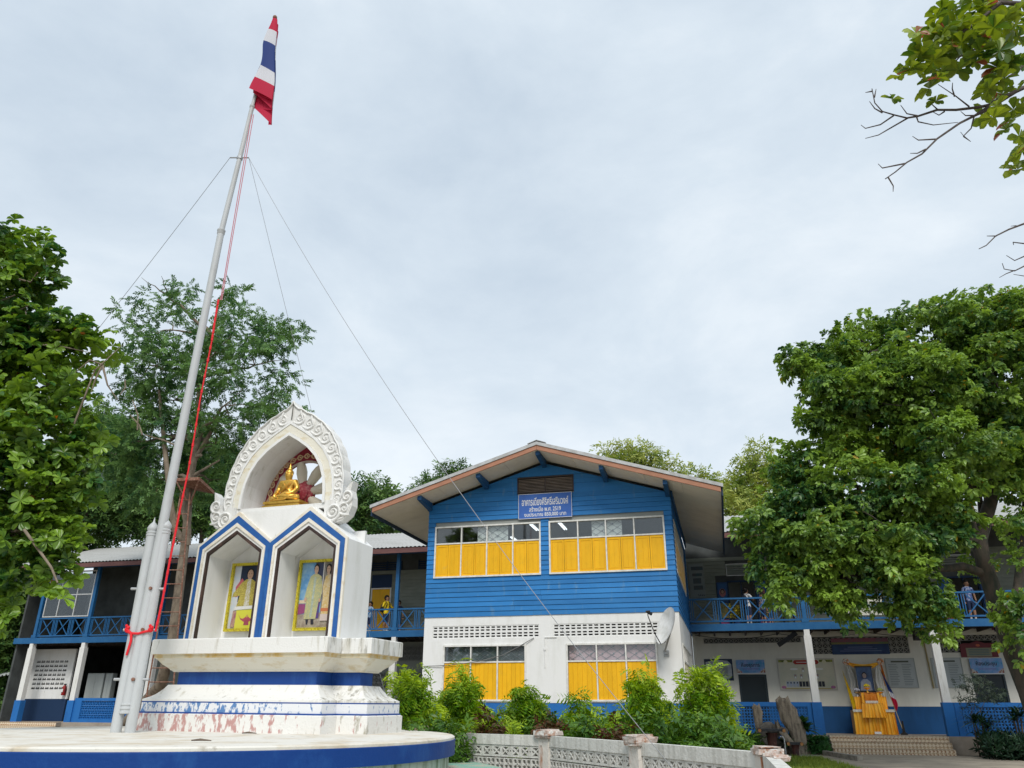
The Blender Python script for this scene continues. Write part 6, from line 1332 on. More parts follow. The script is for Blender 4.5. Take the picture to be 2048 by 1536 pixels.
for lab, txt, a, b, z0, z1 in (('blue printed door sign for the office with Thai lettering', 'ห้องธุรการ', .46, 1.54, 2.66, 3.18), ('blue printed door sign for the meeting room with Thai lettering', 'ห้องประชุม', 8.84, 9.93, 2.60, 3.16)):
    t = board('door_sign', lab, 'sign', a, b, z0, z1, WB-.08, SKYB); c = (a+b)/2
    o = t.part('lettering', fit_text(txt, .70, .20, INK, .02), INK); o.location = (0, -.015, z1-.20-z0)
    print_(t, 'subtitle', rect(c-.3, c+.3, z0+.17, z0+.20), WB-.095, mat('print_violet', (.2, .2, .5), .5)); print_(t, 'edge_strip', rect(a, b, z0, z0+.035), WB-.095, mat('print_white', (.72, .73, .72), .5))
    for s in (-1, 1): print_(t, 'flower_print', [(c+s*x, z0+z) for x, z in ((.54, .04), (.33, .04), (.36, .1), (.43, .14), (.50, .2), (.54, .2))], WB-.0955, FLW)
t = board('organisation_board', 'large framed staff board with a red title plaque and rows of small portraits', 'board', 2.06, 4.08, 2.10, 3.18, WBF, CRP, mat('frame_aluminium', (.5, .48, .44), .45), .045); w = WBF-.013
print_(t, 'title_plaque', [(2.62, 3.06), (2.68, 3.0), (3.5, 3.0), (3.56, 3.06), (3.56, 3.1), (3.5, 3.16), (2.68, 3.16), (2.62, 3.1)], w, mat('plaque_red', (.33, .035, .03), .5)); print_(t, 'text_line', rect(2.74, 3.44, 3.07, 3.09), w-.004, mat('print_white', (.72, .73, .72)))
print_(t, 'border_print', rect(2.07, 2.6, 3.08, 3.17), w, mat('print_olive', (.1, .12, .03), .5, (.3, .32, .06), 9)); print_(t, 'border_print', rect(3.58, 4.07, 3.08, 3.17), w, MATS['print_olive']); print_(t, 'border_print', rect(2.2, 3.95, 2.105, 2.14), w, mat('print_tan', (.4, .33, .12), .5))
for uu in (2.12, 3.92): print_(t, 'flower_print', ell_(uu+.05, 2.17, .09, .055), w-.001, mat('print_pink', (.5, .2, .32), .5, (.3, .12, .3), 14))
for uu in (2.34, 3.76): print_(t, 'medallion', ell_(uu, 3.09, .075, .075), w-.005, mat('print_palegold', (.62, .6, .42), .5))
for uu in (2.62, 3.55): print_(t, 'name_plate', ell_(uu, 2.83, .15, .04), w, mat('print_white', (.72, .73, .72)))
PRT = mat('print_portrait', (.5, .5, .5), .5, (.15, .12, .12), 18, lo=.4, hi=.6)
for uu, zz in ((2.95, 2.80), (2.64, 2.56), (2.86, 2.56), (3.15, 2.56), (3.45, 2.56)):
    print_(t, 'portrait', rect(uu-.045, uu+.045, zz-.08, zz+.08), w, mat('print_greyblue', (.28, .31, .34), .5)); print_(t, 'portrait_head', ell_(uu, zz+.035, .024, .03, 10), w-.004, MATS['print_skin']); print_(t, 'portrait_shirt', [(uu-.04, zz-.075), (uu+.04, zz-.075), (uu+.025, zz), (uu-.025, zz)], w-.004, MATS['print_white'])
for i in range(12):
    uu = 2.28+i*.118
    if i < 4: print_(t, 'portrait', rect(uu, uu+.1, 2.19, 2.38), w, mat('print_bluewhite', (.38, .45, .58), .5)); print_(t, 'portrait_head', ell_(uu+.05, 2.33, .025, .03, 10), w-.004, HAIR)
    else: print_(t, 'blank_portrait', rect(uu, uu+.1, 2.19, 2.38), w, MATS['ink'])
for lab, a, b, x in (('grey framed list of names between the altar and the drain pipe', 5.97, 6.96, 0), ('grey framed list of names behind the right white pillar', 7.57, 8.56, 1)):
    t = board('name_list', lab, 'board', a, b, 2.16, 3.17, WBF, GREYP, mat('frame_grey', (.34, .37, .36), .5), .022)
    print_(t, 'title_bar', rect(a+.18, a+.8, 3.04, 3.1), WBF-.013, mat('print_darkolive', (.09, .1, .08), .5))
    for i in range(13):
        zz = 2.96-i*.06
        for c0 in (a+.07, a+.54): print_(t, 'text_line', rect(c0, c0+random.uniform(.24, .36), zz, zz+.016), WBF-.013, mat('print_slate', (.14, .17, .18), .5))
t = board('portrait_banner', 'wide dark blue banner with red and yellow bands below the pierced vents', 'banner', 4.12, 6.18, 3.345, 3.94, WB-.02, mat('banner_navy', (.012, .03, .12), .5, (.02, .06, .16), 3))
print_(t, 'band', rect(4.12, 6.18, 3.80, 3.94), WB-.033, mat('banner_mauve', (.17, .11, .15), .5, (.3, .06, .1), 2)); print_(t, 'band', rect(4.12, 6.18, 3.72, 3.795), WB-.033, mat('banner_ochre', (.22, .19, .06), .5, (.1, .2, .1), 4))
for i in range(3): print_(t, 'text_line', rect(4.7-.15*i, 5.6+.15*i, 3.6-i*.07, 3.625-i*.07), WB-.033, mat('banner_text', (.12, .16, .3), .5))
rs = Thing('notice_board', 'dark red scalloped notice over the right meeting-room sign', 'notice', (9.24, WB-.02, 3.2), MB_)
m = MB(); m.prism([(8.62, 3.2), (9.88, 3.2), (9.86, 3.66), (9.7, 3.70), (9.5, 3.69), (9.25, 3.78), (9.0, 3.69), (8.8, 3.70), (8.64, 3.66)], WB-.045, WB-.02); rs.part('panel', m, mat('deep_red_board', (.15, .02, .03), .5))
print_(rs, 'print', rect(8.82, 9.66, 3.22, 3.53), WB-.047, mat('print_khaki', (.24, .24, .17), .5)); print_(rs, 'emblem', ell_(9.25, 3.62, .07, .05), WB-.047, mat('print_orange', (.5, .12, .06), .5))
for i in range(4): print_(rs, 'text_line', rect(8.9, 9.58, 3.46-i*.06, 3.485-i*.06), WB-.051, mat('print_teal', (.08, .15, .17), .5))
t = board('notice_board', 'tall grey poster on the upper veranda wall beside the blue block', 'notice', -1.08, -.46, 5.64, 7.03, WBF-.03, mat('poster_grey', (.25, .28, .27), .5))
for a, b, c, d in ((-.95, -.55, 6.5, 6.62), (-.93, -.6, 6.2, 6.42), (-.93, -.55, 5.95, 6.12), (-.98, -.5, 6.75, 6.9)): print_(t, 'print', rect(a, b, c, d), WBF-.043, mat('print_darkteal', (.06, .11, .13), .5, (.12, .1, .1), 8))
for k in range(4): print_(t, 'print', [(-.75+k*.07, 5.69), (-.71+k*.07, 5.69), (-.75+k*.07, 5.77), (-.77+k*.07, 5.77)], WBF-.043, INK)
# cloth banner tied to the rail
cb = Thing('cloth_banner', 'white cloth banner with blue Thai lettering tied to the upper rail', 'banner', (5.2, WW-.06, 4.6), MB_)
m = MB(); nn = 30; vs = []; fs = []
for i in range(nn+1):
    for j in range(9): u = 4.58+1.26*i/nn; z = 4.59+.62*j/8 - .03*math.sin(PI*i/nn)*(j/8); vs.append((u, WW-.07+.008*math.sin(i*1.1+j*.4), z))
for i in range(nn):
    for j in range(8): a = i*9+j; fs.append((a, a+9, a+10, a+1))
m.add(vs, fs); cb.part('cloth', m, mat('banner_cloth', (.66, .65, .58), .8, (.55, .54, .48), 4), smooth=60)
o = cb.part('lettering', fit_text('การเรียนรู้', .86, .23, mat('banner_blue', (.05, .28, .5), .6), .015), MATS['banner_blue']); o.location = (.1, -.024, .31)
# altar
al = Thing('altar_table', 'stepped altar table draped in pleated gold satin at the head of the steps', 'altar', (5.07, 32.85, .56), MB_)
SAT = mat('gold_satin', (.92, .50, .05), .28, (.78, .33, .02), 5, (1, 1, .3), .45, .65, spec=.5); ORS = mat('orange_satin', (.72, .25, .02), .32, (.6, .2, .02), 6, (1, 1, .3), spec=.5); LACE = mat('white_lace', (.68, .66, .58), .8, (.45, .42, .36), 40, lo=.5, hi=.6)
def drape(u0, u1, z0, z1, w, d, m_, pl=.075, amp=.022, flare=.0):
    m = MB(); n = int((u1-u0)/pl*8); vs = []; fs = []; ph = random.uniform(0, 6); rows = 8
    for j in range(rows+1):
        t_ = j/rows
        for i in range(n+1):
            s = i/n; u = u0+(u1-u0)*s; ww = 2*PI*(u-u0)/pl; a = amp*(.35+.65*(1-t_)); sc_ = 1+flare*(1-t_); cu = (u0+u1)/2
            vs.append((cu+(u-cu)*sc_+.012*math.sin(ww*.37+ph)*(1-t_), w-flare*.3*(1-t_)-a*math.sin(ww+.6*math.sin(ww*.31+ph))-.01*math.sin(ww*.23), z0+(z1-z0)*t_))
    for j in range(rows):
        for i in range(n): a = j*(n+1)+i; fs.append((a, a+1, a+n+2, a+n+1))
    m.add(vs, fs); m.add([(u0, w-.02, z1), (u1, w-.02, z1), (u1, w+d, z1), (u0, w+d, z1), (u0, w+.0, z0), (u1, w+.0, z0), (u1, w+d, z0), (u0, w+d, z0)], [(0, 1, 2, 3), (0, 3, 7, 4), (1, 5, 6, 2), (2, 6, 7, 3)])
    return al.part('drapery', m, m_, smooth=60)
drape(4.38, 5.76, .565, 1.36, 32.55, .75, SAT, .115, .045, .05); drape(4.52, 4.86, 1.362, 1.83, 32.85, .4, SAT, .085, .03); drape(5.28, 5.62, 1.362, 1.83, 32.85, .4, SAT, .085, .03)
drape(4.76, 5.38, 1.363, 1.97, 32.7, .5, SAT, .06, .02); drape(4.86, 5.28, 1.66, 1.955, 32.66, .03, ORS, .05, .016); drape(4.70, 5.42, 1.12, 1.60, 32.47, .05, SAT, .10, .04, .22)
for a, b, z, w in ((4.37, 4.72, 1.31, 32.50), (5.42, 5.77, 1.31, 32.50), (4.86, 5.28, 1.6, 32.60)): m = MB(); m.box(a, b, w-.006, w, z, z+.085); al.part('lace_trim', m, LACE)
m = MB(); m.box(4.98, 5.2, 32.46, 32.48, .58, .66); al.part('name_card', m, WHITE)
for u, z, mm, cm, lab in ((5.03, 1.975, GOLD, (.62, .48, .02), 'gold offering bowl of yellow flowers in the middle of the altar'), (4.66, 1.835, mat('silver_bowl', (.5, .5, .52), .3, metal=.7), (.42, .42, .48), 'silver offering bowl on the left of the altar'), (5.47, 1.835, GOLD, (.36, .40, .12), 'gold offering bowl with greenery on the right of the altar')):
    b = Thing('offering_bowl', lab, 'bowl', (u, 32.95, z), MB_, 'offering bowls on the altar'); m = MB(); m.lathe([(.06, 0), (.05, .02), (.02, .05), (.02, .09), (.07, .11), (.12, .15), (.125, .16)], (u, 32.95, z), 14); b.part('stand', m, mm, smooth=50)
    m = MB(); 
    for k in range(16): a = k*2.4; r_ = .10*(k/16)**.5; m.sphere((u+r_*math.cos(a), 32.95+r_*math.sin(a), z+.20+.07*(1-(k/16))), .034, 6, 5)
    b.part('flowers', m, mat('flowers_%d' % int(u*100), cm, .7, tuple(c*.6 for c in cm), 20))
pf = Thing('framed_picture', 'dark framed portrait of a figure standing on the gold altar', 'picture', (5.06, 33.3, 2.03), MB_)
m = MB(); m.box(4.79, 5.34, 33.30, 33.33, 2.03, 2.86); pf.part('panel', m, mat('portrait_navy', (.035, .06, .14), .35, (.06, .12, .26), 3))
for s in (4.76, 5.34):
    for k in range(3): m = MB(); m.box(s+k*.012, s+.009+k*.012, 33.27, 33.33, 2.03, 2.86); pf.part('frame_bar', m, (BLACK, mat('frame_silver', (.6, .6, .58), .4), BLACK)[k])
m = MB(); m.box(4.76, 5.376, 33.27, 33.33, 2.861, 2.90); m.box(4.76, 5.376, 33.27, 33.33, 1.99, 2.029); m.box(5.0, 5.1, 33.34, 33.42, 1.0, 2.5); pf.part('frame', m, BLACK)
for nm, P_, c in (('print', [(4.86, 2.04), (5.27, 2.04), (5.24, 2.34), (5.14, 2.44), (5.0, 2.44), (4.9, 2.34)], mat('portrait_grey', (.2, .24, .34), .4, (.3, .33, .42), 14)), ('print', ell_(5.06, 2.58, .085, .11), HAIR), ('print', ell_(5.06, 2.56, .068, .09), mat('portrait_skin', (.28, .22, .22), .5))):
    M_ = MB(); M_.prism(P_, 33.294 - .002*len(pf.e.children), 33.297, back=False); pf.part(nm, M_, c)
dr = Thing('curtain_drapes', 'white curtains with a gold swag and rosettes framing the altar portrait', 'curtain', (5.1, 33.5, 1.3), MB_)
def hang(P, wd, m_, n=5, w=33.5):
    m = MB(); vs = []; fs = []; k = 12
    for i, (u, z) in enumerate(P):
        for j in range(k+1): vs.append((u+wd[i]*(j/k-.5), w-.03-.02*math.sin(j/k*2*PI*n*.5), z))
    for i in range(len(P)-1):
        for j in range(k): a = i*(k+1)+j; fs.append((a, a+1, a+k+2, a+k+1))
    m.add(vs, fs); return dr.part('curtain', m, m_, smooth=60)
CW = mat('curtain_white', (.62, .62, .6), .8)
hang([(4.53, 3.05), (4.6, 2.8), (4.66, 2.4), (4.62, 1.9), (4.58, 1.36)], [.12, .16, .22, .2, .14], CW); hang([(5.66, 3.05), (5.62, 2.8), (5.58, 2.4), (5.63, 2.0), (5.66, 1.6)], [.12, .2, .3, .24, .2], CW); hang([(5.72, 3.0), (5.76, 2.6), (5.8, 2.2)], [.08, .1, .1], ORS)
m = MB(); vs = []; fs = []
for i in range(25):
    s = i/24; u = 4.5+1.22*s; zt = 3.07-.10*math.sin(PI*s); 
    for j in range(6): vs.append((u, 33.40-.02*math.sin(j*1.9), zt-(.06+.16*math.sin(PI*s))*j/5))
for i in range(24):
    for j in range(5): a = i*6+j; fs.append((a, a+6, a+7, a+1))
m.add(vs, fs); dr.part('swag', m, SAT, smooth=60)
for u in (4.5, 5.72):
    m = MB(); 
    for k in range(9): a = 2*PI*k/9; m.sphere((u+.08*math.cos(a), 33.4, 3.06+.08*math.sin(a)), .05, 6, 5)
    dr.part('rosette', m, mat('rosette_orange', (.55, .2, .06), .6, (.6, .55, .5), 12, lo=.45, hi=.55), smooth=60)
for lab, (a, b), cols, off in (('yellow flag hanging on a pole at the left of the altar', ((4.25, 2.72), (4.5, .62)), [mat('flag_yellow', (.66, .47, .01), .7)], .13), ('striped national flag on a slanted pole at the right of the altar', ((5.55, 2.8), (6.0, .60)), [FB, FW, FR], .17)):
    f = Thing('flag_on_pole', lab, 'flag', (b[0], 32.75, b[1]), MB_, 'flags beside the altar'); m = MB(); m.tube([(a[0], 32.75, a[1]), (b[0], 32.75, b[1])], .014, 7); f.part('pole', m, mat('pole_brass', (.5, .42, .25), .4))
    m = MB(); m.lathe([(.12, -.06), (.12, .0), (.05, .05), (.03, .42)], (b[0], 32.75, b[1]), 12); f.part('foot', m, BLACK)
    m = MB(); vs = []; fs = []; r_ = 14
    for i in range(r_+1):
        s = i/r_; u = a[0]+(b[0]-a[0])*s*.62; z = a[1]+(b[1]-a[1])*s*.62
        for j in range(7): vs.append((u+(.02+off*min(1, s*1.6)*(1 if s < .85 else (1-s)*5+.2))*j/6*(.9), 32.73-.03*math.sin(j*2.1+s*3), z-.10*j/6))
    for i in range(r_):
        for j in range(6): a_ = i*7+j; fs.append((a_, a_+1, a_+8, a_+7))
    m.add(vs, fs); 
    if off > .15: m.m = [0 if k//6 < 8 else (1 if k//6 < 10 else 2) for k in range(len(fs))]
    f.part('cloth', m, cols, smooth=60)
# stone-log table, stools, driftwood, rocks, tap
LOG = mat('painted_log', (.12, .045, .035), .6, (.045, .02, .018), 5, (1, 1, .4), .42, .6, .5, 18, var2=(.24, .11, .075), s2=8, lo2=.6, hi2=.66); SLAB = mat('dark_slab', (.035, .035, .04), .35, (.07, .07, .07), 6); ENDW = mat('cut_log_end', (.55, .27, .10), .6, (.4, .18, .07), 20)
def log_seat(name, lab, u, w, h, lw, r, grp):
    t = Thing(name, lab, 'table' if 'table' in name else 'stool', (u, w, 0), MB_, grp); m = MB()
    prof = [(r*1.15, 0), (r*.95, h*.15), (r*.85, h*.5), (r*.9, h*.75), (r*1.1, h*.86)]; m.lathe(prof, (u, w, 0), 14); m.v = [(x+.02*math.sin(9*z+5*x*9), y+.018*math.sin(7*z+y*40), z) for x, y, z in m.v]; t.part('trunk_base', m, LOG, smooth=60)
    m = MB(); m.box(u-lw/2+.05, u+lw/2-.05, w-lw*.42, w+lw*.42, h-.07, h); t.part('top', m, SLAB)
    for s in (-1, 1):
        m = MB(); x = u+s*(lw/2-.02); m.tube([(x, w-lw*.46, h-.045), (x, w+lw*.46, h-.045)], .055, 12); lo = t.part('log_edge', m, LOG, smooth=60)
        m = MB(); m.tube([(x, w-lw*.46-.006, h-.045), (x, w-lw*.46+.002, h-.045)], .05, 12); t.part('cut_end', m, ENDW, lo)
log_seat('garden_table', 'garden table on a red-brown log-shaped base with log edges', 1.27, 28.4, .82, .78, .17, None); log_seat('garden_stool', 'log-shaped stool to the right of the garden table', 1.93, 28.35, .44, .44, .13, 'log stools by the table'); log_seat('garden_stool', 'log-shaped stool half hidden left of the garden table', .62, 28.6, .48, .4, .13, 'log stools by the table')
DRIFT = mat('driftwood', (.31, .26, .2), .95, (.17, .14, .11), 5, (2.5, 2.5, .5), .42, .6, .8, 22)
def drift(lab, u, w, prof):
    t = Thing('driftwood', lab, 'driftwood', (u, w, 0), MB_, 'driftwood stumps by the rocks'); m = MB(); n = 14; vs = []; fs = []
    for i, (du, z, rx) in enumerate(prof):
        for j in range(n): a = 2*PI*j/n; k = 1+.28*math.sin(3*a+z*2.4)+.14*math.sin(7*a-z*5); vs.append((u+du+rx*k*math.cos(a), w+rx*.6*k*math.sin(a), z+(.14*math.sin(5*a) if i == len(prof)-1 else 0)))
    for i in range(len(prof)-1):
        for j in range(n): a = i*n+j; b = i*n+(j+1) % n; fs.append((a, b, b+n, a+n))
    fs.append(tuple(range((len(prof)-1)*n, len(prof)*n))); m.add(vs, fs); t.part('wood', m, DRIFT, smooth=70)
    return t
drift('tall grey hollow driftwood trunk leaning by the blue wall', 2.12, 30.0, [(.1, 0, .26), (.06, .35, .24), (.0, .7, .25), (-.12, 1.05, .28), (-.2, 1.4, .27), (-.26, 1.7, .2)]); drift('short pale driftwood stump left of the rocks', .93, 30.1, [(0, 0, .12), (.0, .6, .1), (.02, .95, .11), (.03, 1.3, .15), (.02, 1.46, .13)])
d_ = drift('low grey driftwood root sloping right of the rocks', 1.75, 29.4, [(.25, 0, .14), (.2, .25, .13), (.02, .5, .13), (-.15, .75, .1), (-.25, .95, .06)])
ROCK = mat('dark_rock', (.11, .1, .09), .95, (.2, .18, .15), 5, lo=.45, hi=.65, bump=.9, bscale=14)
random.seed(14)
for k, (u, z, lab) in enumerate(((1.0, .66, 'dark rock at the left of the rock pile'), (1.22, .8, 'dark rock on top of the rock pile'), (1.45, .74, 'dark rock at the middle right of the rock pile'), (1.68, .68, 'brown rock at the right of the rock pile'), (1.15, .40, 'dark rock low in the rock pile behind the table'), (1.5, .38, 'dark rock low in the rock pile beside the root'))):
    m = MB(); m.sphere((u, 29.8, z), .24, 10, 7, (1, .8, .72)); m.v = [(x+.05*math.sin(11*z_+7*x+k), y+.05*math.sin(9*x+k*2), z_+.04*math.sin(13*y+8*x)) for x, y, z_ in m.v]; m.v = [(x, y, max(z_, .02)) for x, y, z_ in m.v]
    if z > .5: m.sphere((u, 29.85, z-.35), .26, 8, 6, (1, .8, 1.2))
    single('rock', m, ROCK, lab, 'rock', (u, 29.8, z-.2), MB_, 'rocks piled by the driftwood', smooth=35)
tp_ = Thing('garden_tap', 'white plastic pipe tap standing beside the garden stool', 'tap', (1.66, 28.9, 0), MB_); m = MB(); m.tube([(1.66, 28.9, 0), (1.66, 28.9, .5), (1.63, 28.9, .57), (1.53, 28.88, .58)], .02, 8); tp_.part('pipe', m, WHITE, smooth=60); m = MB(); m.tube([(1.53, 28.88, .58), (1.5, 28.87, .52)], .018, 8); m.box(1.55, 1.6, 28.86, 28.9, .6, .62); tp_.part('valve', m, mat('blue_valve', (.03, .12, .4), .5))
m = MB(); m.tube([(-5.62, WF-.03, 3.42), (-6.1, WF-.08, 3.16), (-6.6, WF-.1, 2.92), (-7.4, WF-.08, 2.74), (-8.4, WF-.06, 2.64), (-9.2, WF-.03, 2.62)], .012, 6); single('service_cable', m, mat('grey_cable', (.2, .2, .2), .6), 'slack grey cable strung from the pierced vents across the left lower window', 'cable', (-7.4, WF, 2.7), MB_, smooth=60)
m = MB(); m.tube([(-5.28, WF-.025, 3.45), (-5.28, WF-.025, 2.55)], .011, 6); m.tube([(-5.28, WF-.025, 3.43), (-4.9, WF-.025, 3.43)], .011, 6); m.box(-5.31, -5.25, WF-.04, WF, 3.06, 3.14); single('conduit', m, WHITE, 'thin white conduit pipe on the white pier between the lower windows', 'conduit', (-5.28, WF, 2.55), MB_)
# kerbs
for i, (a, b) in enumerate((((2.95, 29.9), (3.35, 28.2)), ((3.35, 28.15), (3.62, 27.0)))):
    m = MB(); m.bar((a[0], a[1], .07), (b[0], b[1], .07), .16, .14); single('kerb', m, mat('kerb_stone', (.42, .38, .32), .9, (.25, .23, .2), 6), 'pale kerb stone running from the step to the lawn' if i == 0 else 'darker kerb stone at the lawn corner', 'kerb', (a[0], a[1], 0), MB_)
for i, (a, b, c, lab) in enumerate((((9.0, 28.8), (9.5, 28.3), (.5, .4, .12), 'yellow painted kerb stone at the right edge'), ((9.53, 28.27), (10.0, 27.8), (.03, .035, .05), 'dark painted kerb stone at the right edge'))):
    m = MB(); m.bar((a[0], a[1], .08), (b[0], b[1], .08), .18, .16); single('kerb', m, mat('kerb_%d' % i, c, .8, tuple(x*.6 for x in c), 8), lab, 'kerb', (a[0], a[1], 0), MB_)
# small things
sk = Thing('loudspeaker', 'black box loudspeaker under the veranda floor by the right pillar', 'loudspeaker', (7.07, 32.2, 3.73), MB_); m = MB(); m.box(6.8, 7.33, 32.1, 32.45, 3.73, 4.08); sk.part('case', m, mat('speaker_case', (.03, .022, .02), .6)); m = MB(); m.box(6.85, 7.28, 32.085, 32.099, 3.78, 4.03); sk.part('grille', m, BLACK)
m = MB(); m.bar((6.9, 32.3, 4.08), (6.9, 32.3, 4.13), .03, .03); m.bar((7.2, 32.3, 4.08), (7.2, 32.3, 4.13), .03, .03); sk.part('bracket', m, BLACK)
fe = Thing('fire_extinguisher', 'red fire extinguisher hung at the end of the white vent wall', 'fire extinguisher', (-30.58, 32.9, 1.86), MB_); m = MB(); m.lathe([(.09, 0), (.1, .02), (.1, .34), (.06, .42), (.03, .45)], (-30.58, 32.88, 1.86), 12); fe.part('cylinder', m, mat('extinguisher_red', (.28, .015, .015), .45), smooth=50); m = MB(); m.box(-30.62, -30.52, 32.85, 32.91, 2.31, 2.37); m.tube([(-30.53, 32.86, 2.33), (-30.46, 32.84, 2.2), (-30.48, 32.82, 2.0)], .014, 6); fe.part('hose', m, BLACK)
m = MB(); m.box(-30.62, -30.54, 32.76, 32.779, 2.0, 2.14); fe.part('label_plate', m, WHITE)
for lab, a, b, w in (('pale tall cupboard in the dark room behind the left half wall', -29.9, -28.95, 33.45), ('greyish cupboard beside the pale one behind the left half wall', -28.9, -28.5, 33.5)):
    c = Thing('cupboard', lab, 'cupboard', ((a+b)/2, w, .72), MB_, 'cupboards behind the left half wall'); m = MB(); m.box(a, b, w, w+.28, .725, 2.85); c.part('case', m, mat('cupboard_grey', (.34, .37, .36), .6)); m = MB(); mid_u = (a+b)/2; m.box(a+.02, mid_u-.004, w-.012, w-.001, .8, 2.8); m.box(mid_u+.004, b-.02, w-.012, w-.001, .8, 2.8); c.part('door', m, mat('cupboard_door', (.40, .43, .42), .55))
lt = Thing('lean_to_roof', 'corrugated metal lean-to roof at the far left edge', 'lean-to', (-33.7, 33, 2.9), MB_); m = MB(); n = 80; vs = []; fs = []
for i in range(n+1): u = -36+2.9*i/n; dz = .03*(1 if (i//3) % 2 else -1); z = 3.02+.13*(u+34.7); vs += [(u, 32.6, z+dz-.35), (u, 34.6, z+dz+.25)]
for i in range(n): fs.append((2*i, 2*i+2, 2*i+3, 2*i+1))
m.add(vs, fs); lt.part('sheet', m, mat('metal_sheet', (.5, .53, .53), .5, (.35, .37, .37), 4))
m = MB(); m.tube([(-35.6, 32.8, 0), (-35.6, 32.8, 2.5)], .04, 7); m.tube([(-33.4, 32.8, 0), (-33.4, 32.8, 2.75)], .04, 7); lt.part('posts', m, GALV)
m = MB(); m.tube([(-35.5, 31.5, 0), (-35.42, 31.5, 1.6)], .045, 7); single('marker_post', m, WHITE, 'short white post standing in the shade at the far left', 'post', (-35.5, 31.5, 0), MB_)
ch = Thing('plastic_chair', 'teal plastic chair on the upper veranda beside the blue post', 'chair', (2.62, 33.2, 4.39), MB_); PLC = mat('teal_plastic', (.05, .27, .36), .4)
m = MB(); m.box(2.42, 2.84, 33.0, 33.4, 4.8, 4.83); ch.part('seat', m, PLC)
for k in range(4): m = MB(); m.box(2.43+k*.103, 2.43+k*.103+.075, 33.39, 33.41, 4.86, 5.27); ch.part('back_slat', m, PLC)
m = MB(); m.box(2.42, 2.84, 33.385, 33.415, 5.271, 5.33); ch.part('back_rail', m, PLC)
for a in (2.44, 2.82):
    for b in (33.02, 33.38): m = MB(); m.bar((a, b, 4.39), (a, b, 4.8), .03, .03, (0, 1, 0)); ch.part('leg', m, BLACK)
fpz = Thing('potted_plant', 'potted plant with yellow flowers in the upper doorway', 'plant', (.68, 33.2, 4.39), MB_); m = MB(); m.lathe([(.12, 0), (.17, .3), (.18, .32)], (.68, 33.2, 4.39), 12); fpz.part('pot', m, mat('pot_navy', (.03, .05, .14), .5))
C_ = np.array([tuple(MB_ @ Vector((.68+random.uniform(-.16, .16), 33.2+random.uniform(-.1, .1), 4.85+random.uniform(-.1, .42)))) for k in range(26)]); pos, d, nr = sprays(C_, np.full(26, .1), 8); fpz_me = np_mesh('foliage', [merge(leaf_tpl(.14, .05, .2, .02, 1), pos, d, nr, RNG.uniform(.7, 1.2, len(pos)))], leafmat('yellow_plant', (.05, .14, .03), (.5, .42, .03), .9, .2), (0, 0, 0)); o = link('foliage', fpz_me); o.parent = fpz.e; o.matrix_parent_inverse = fpz.e.matrix_world.inverted() if False else (MB_ @ Matrix.Translation(fpz.base)).inverted()
for k, (x, y, L_, lab) in enumerate(((498, 1468, .11, 'short dark twig lying on the white platform'), (402, 1483, .12, 'dry dark leaf lying near the platform rim'))):
    p = on_ground(x, y, 1.078); m = MB(); m.tube([p+Vector((-L_, .0, .012)), p+Vector((-.02, .02, .02)), p+Vector((L_, .01, .01))], [.008, .016, .006], 6); single('fallen_twig', m, BARK, lab, 'twig', tuple(p))
m = MB(); m.lathe([(.035, 0), (.03, .03), (.012, .05)], tuple(on_ground(430, 1462, 1.078)), 8)
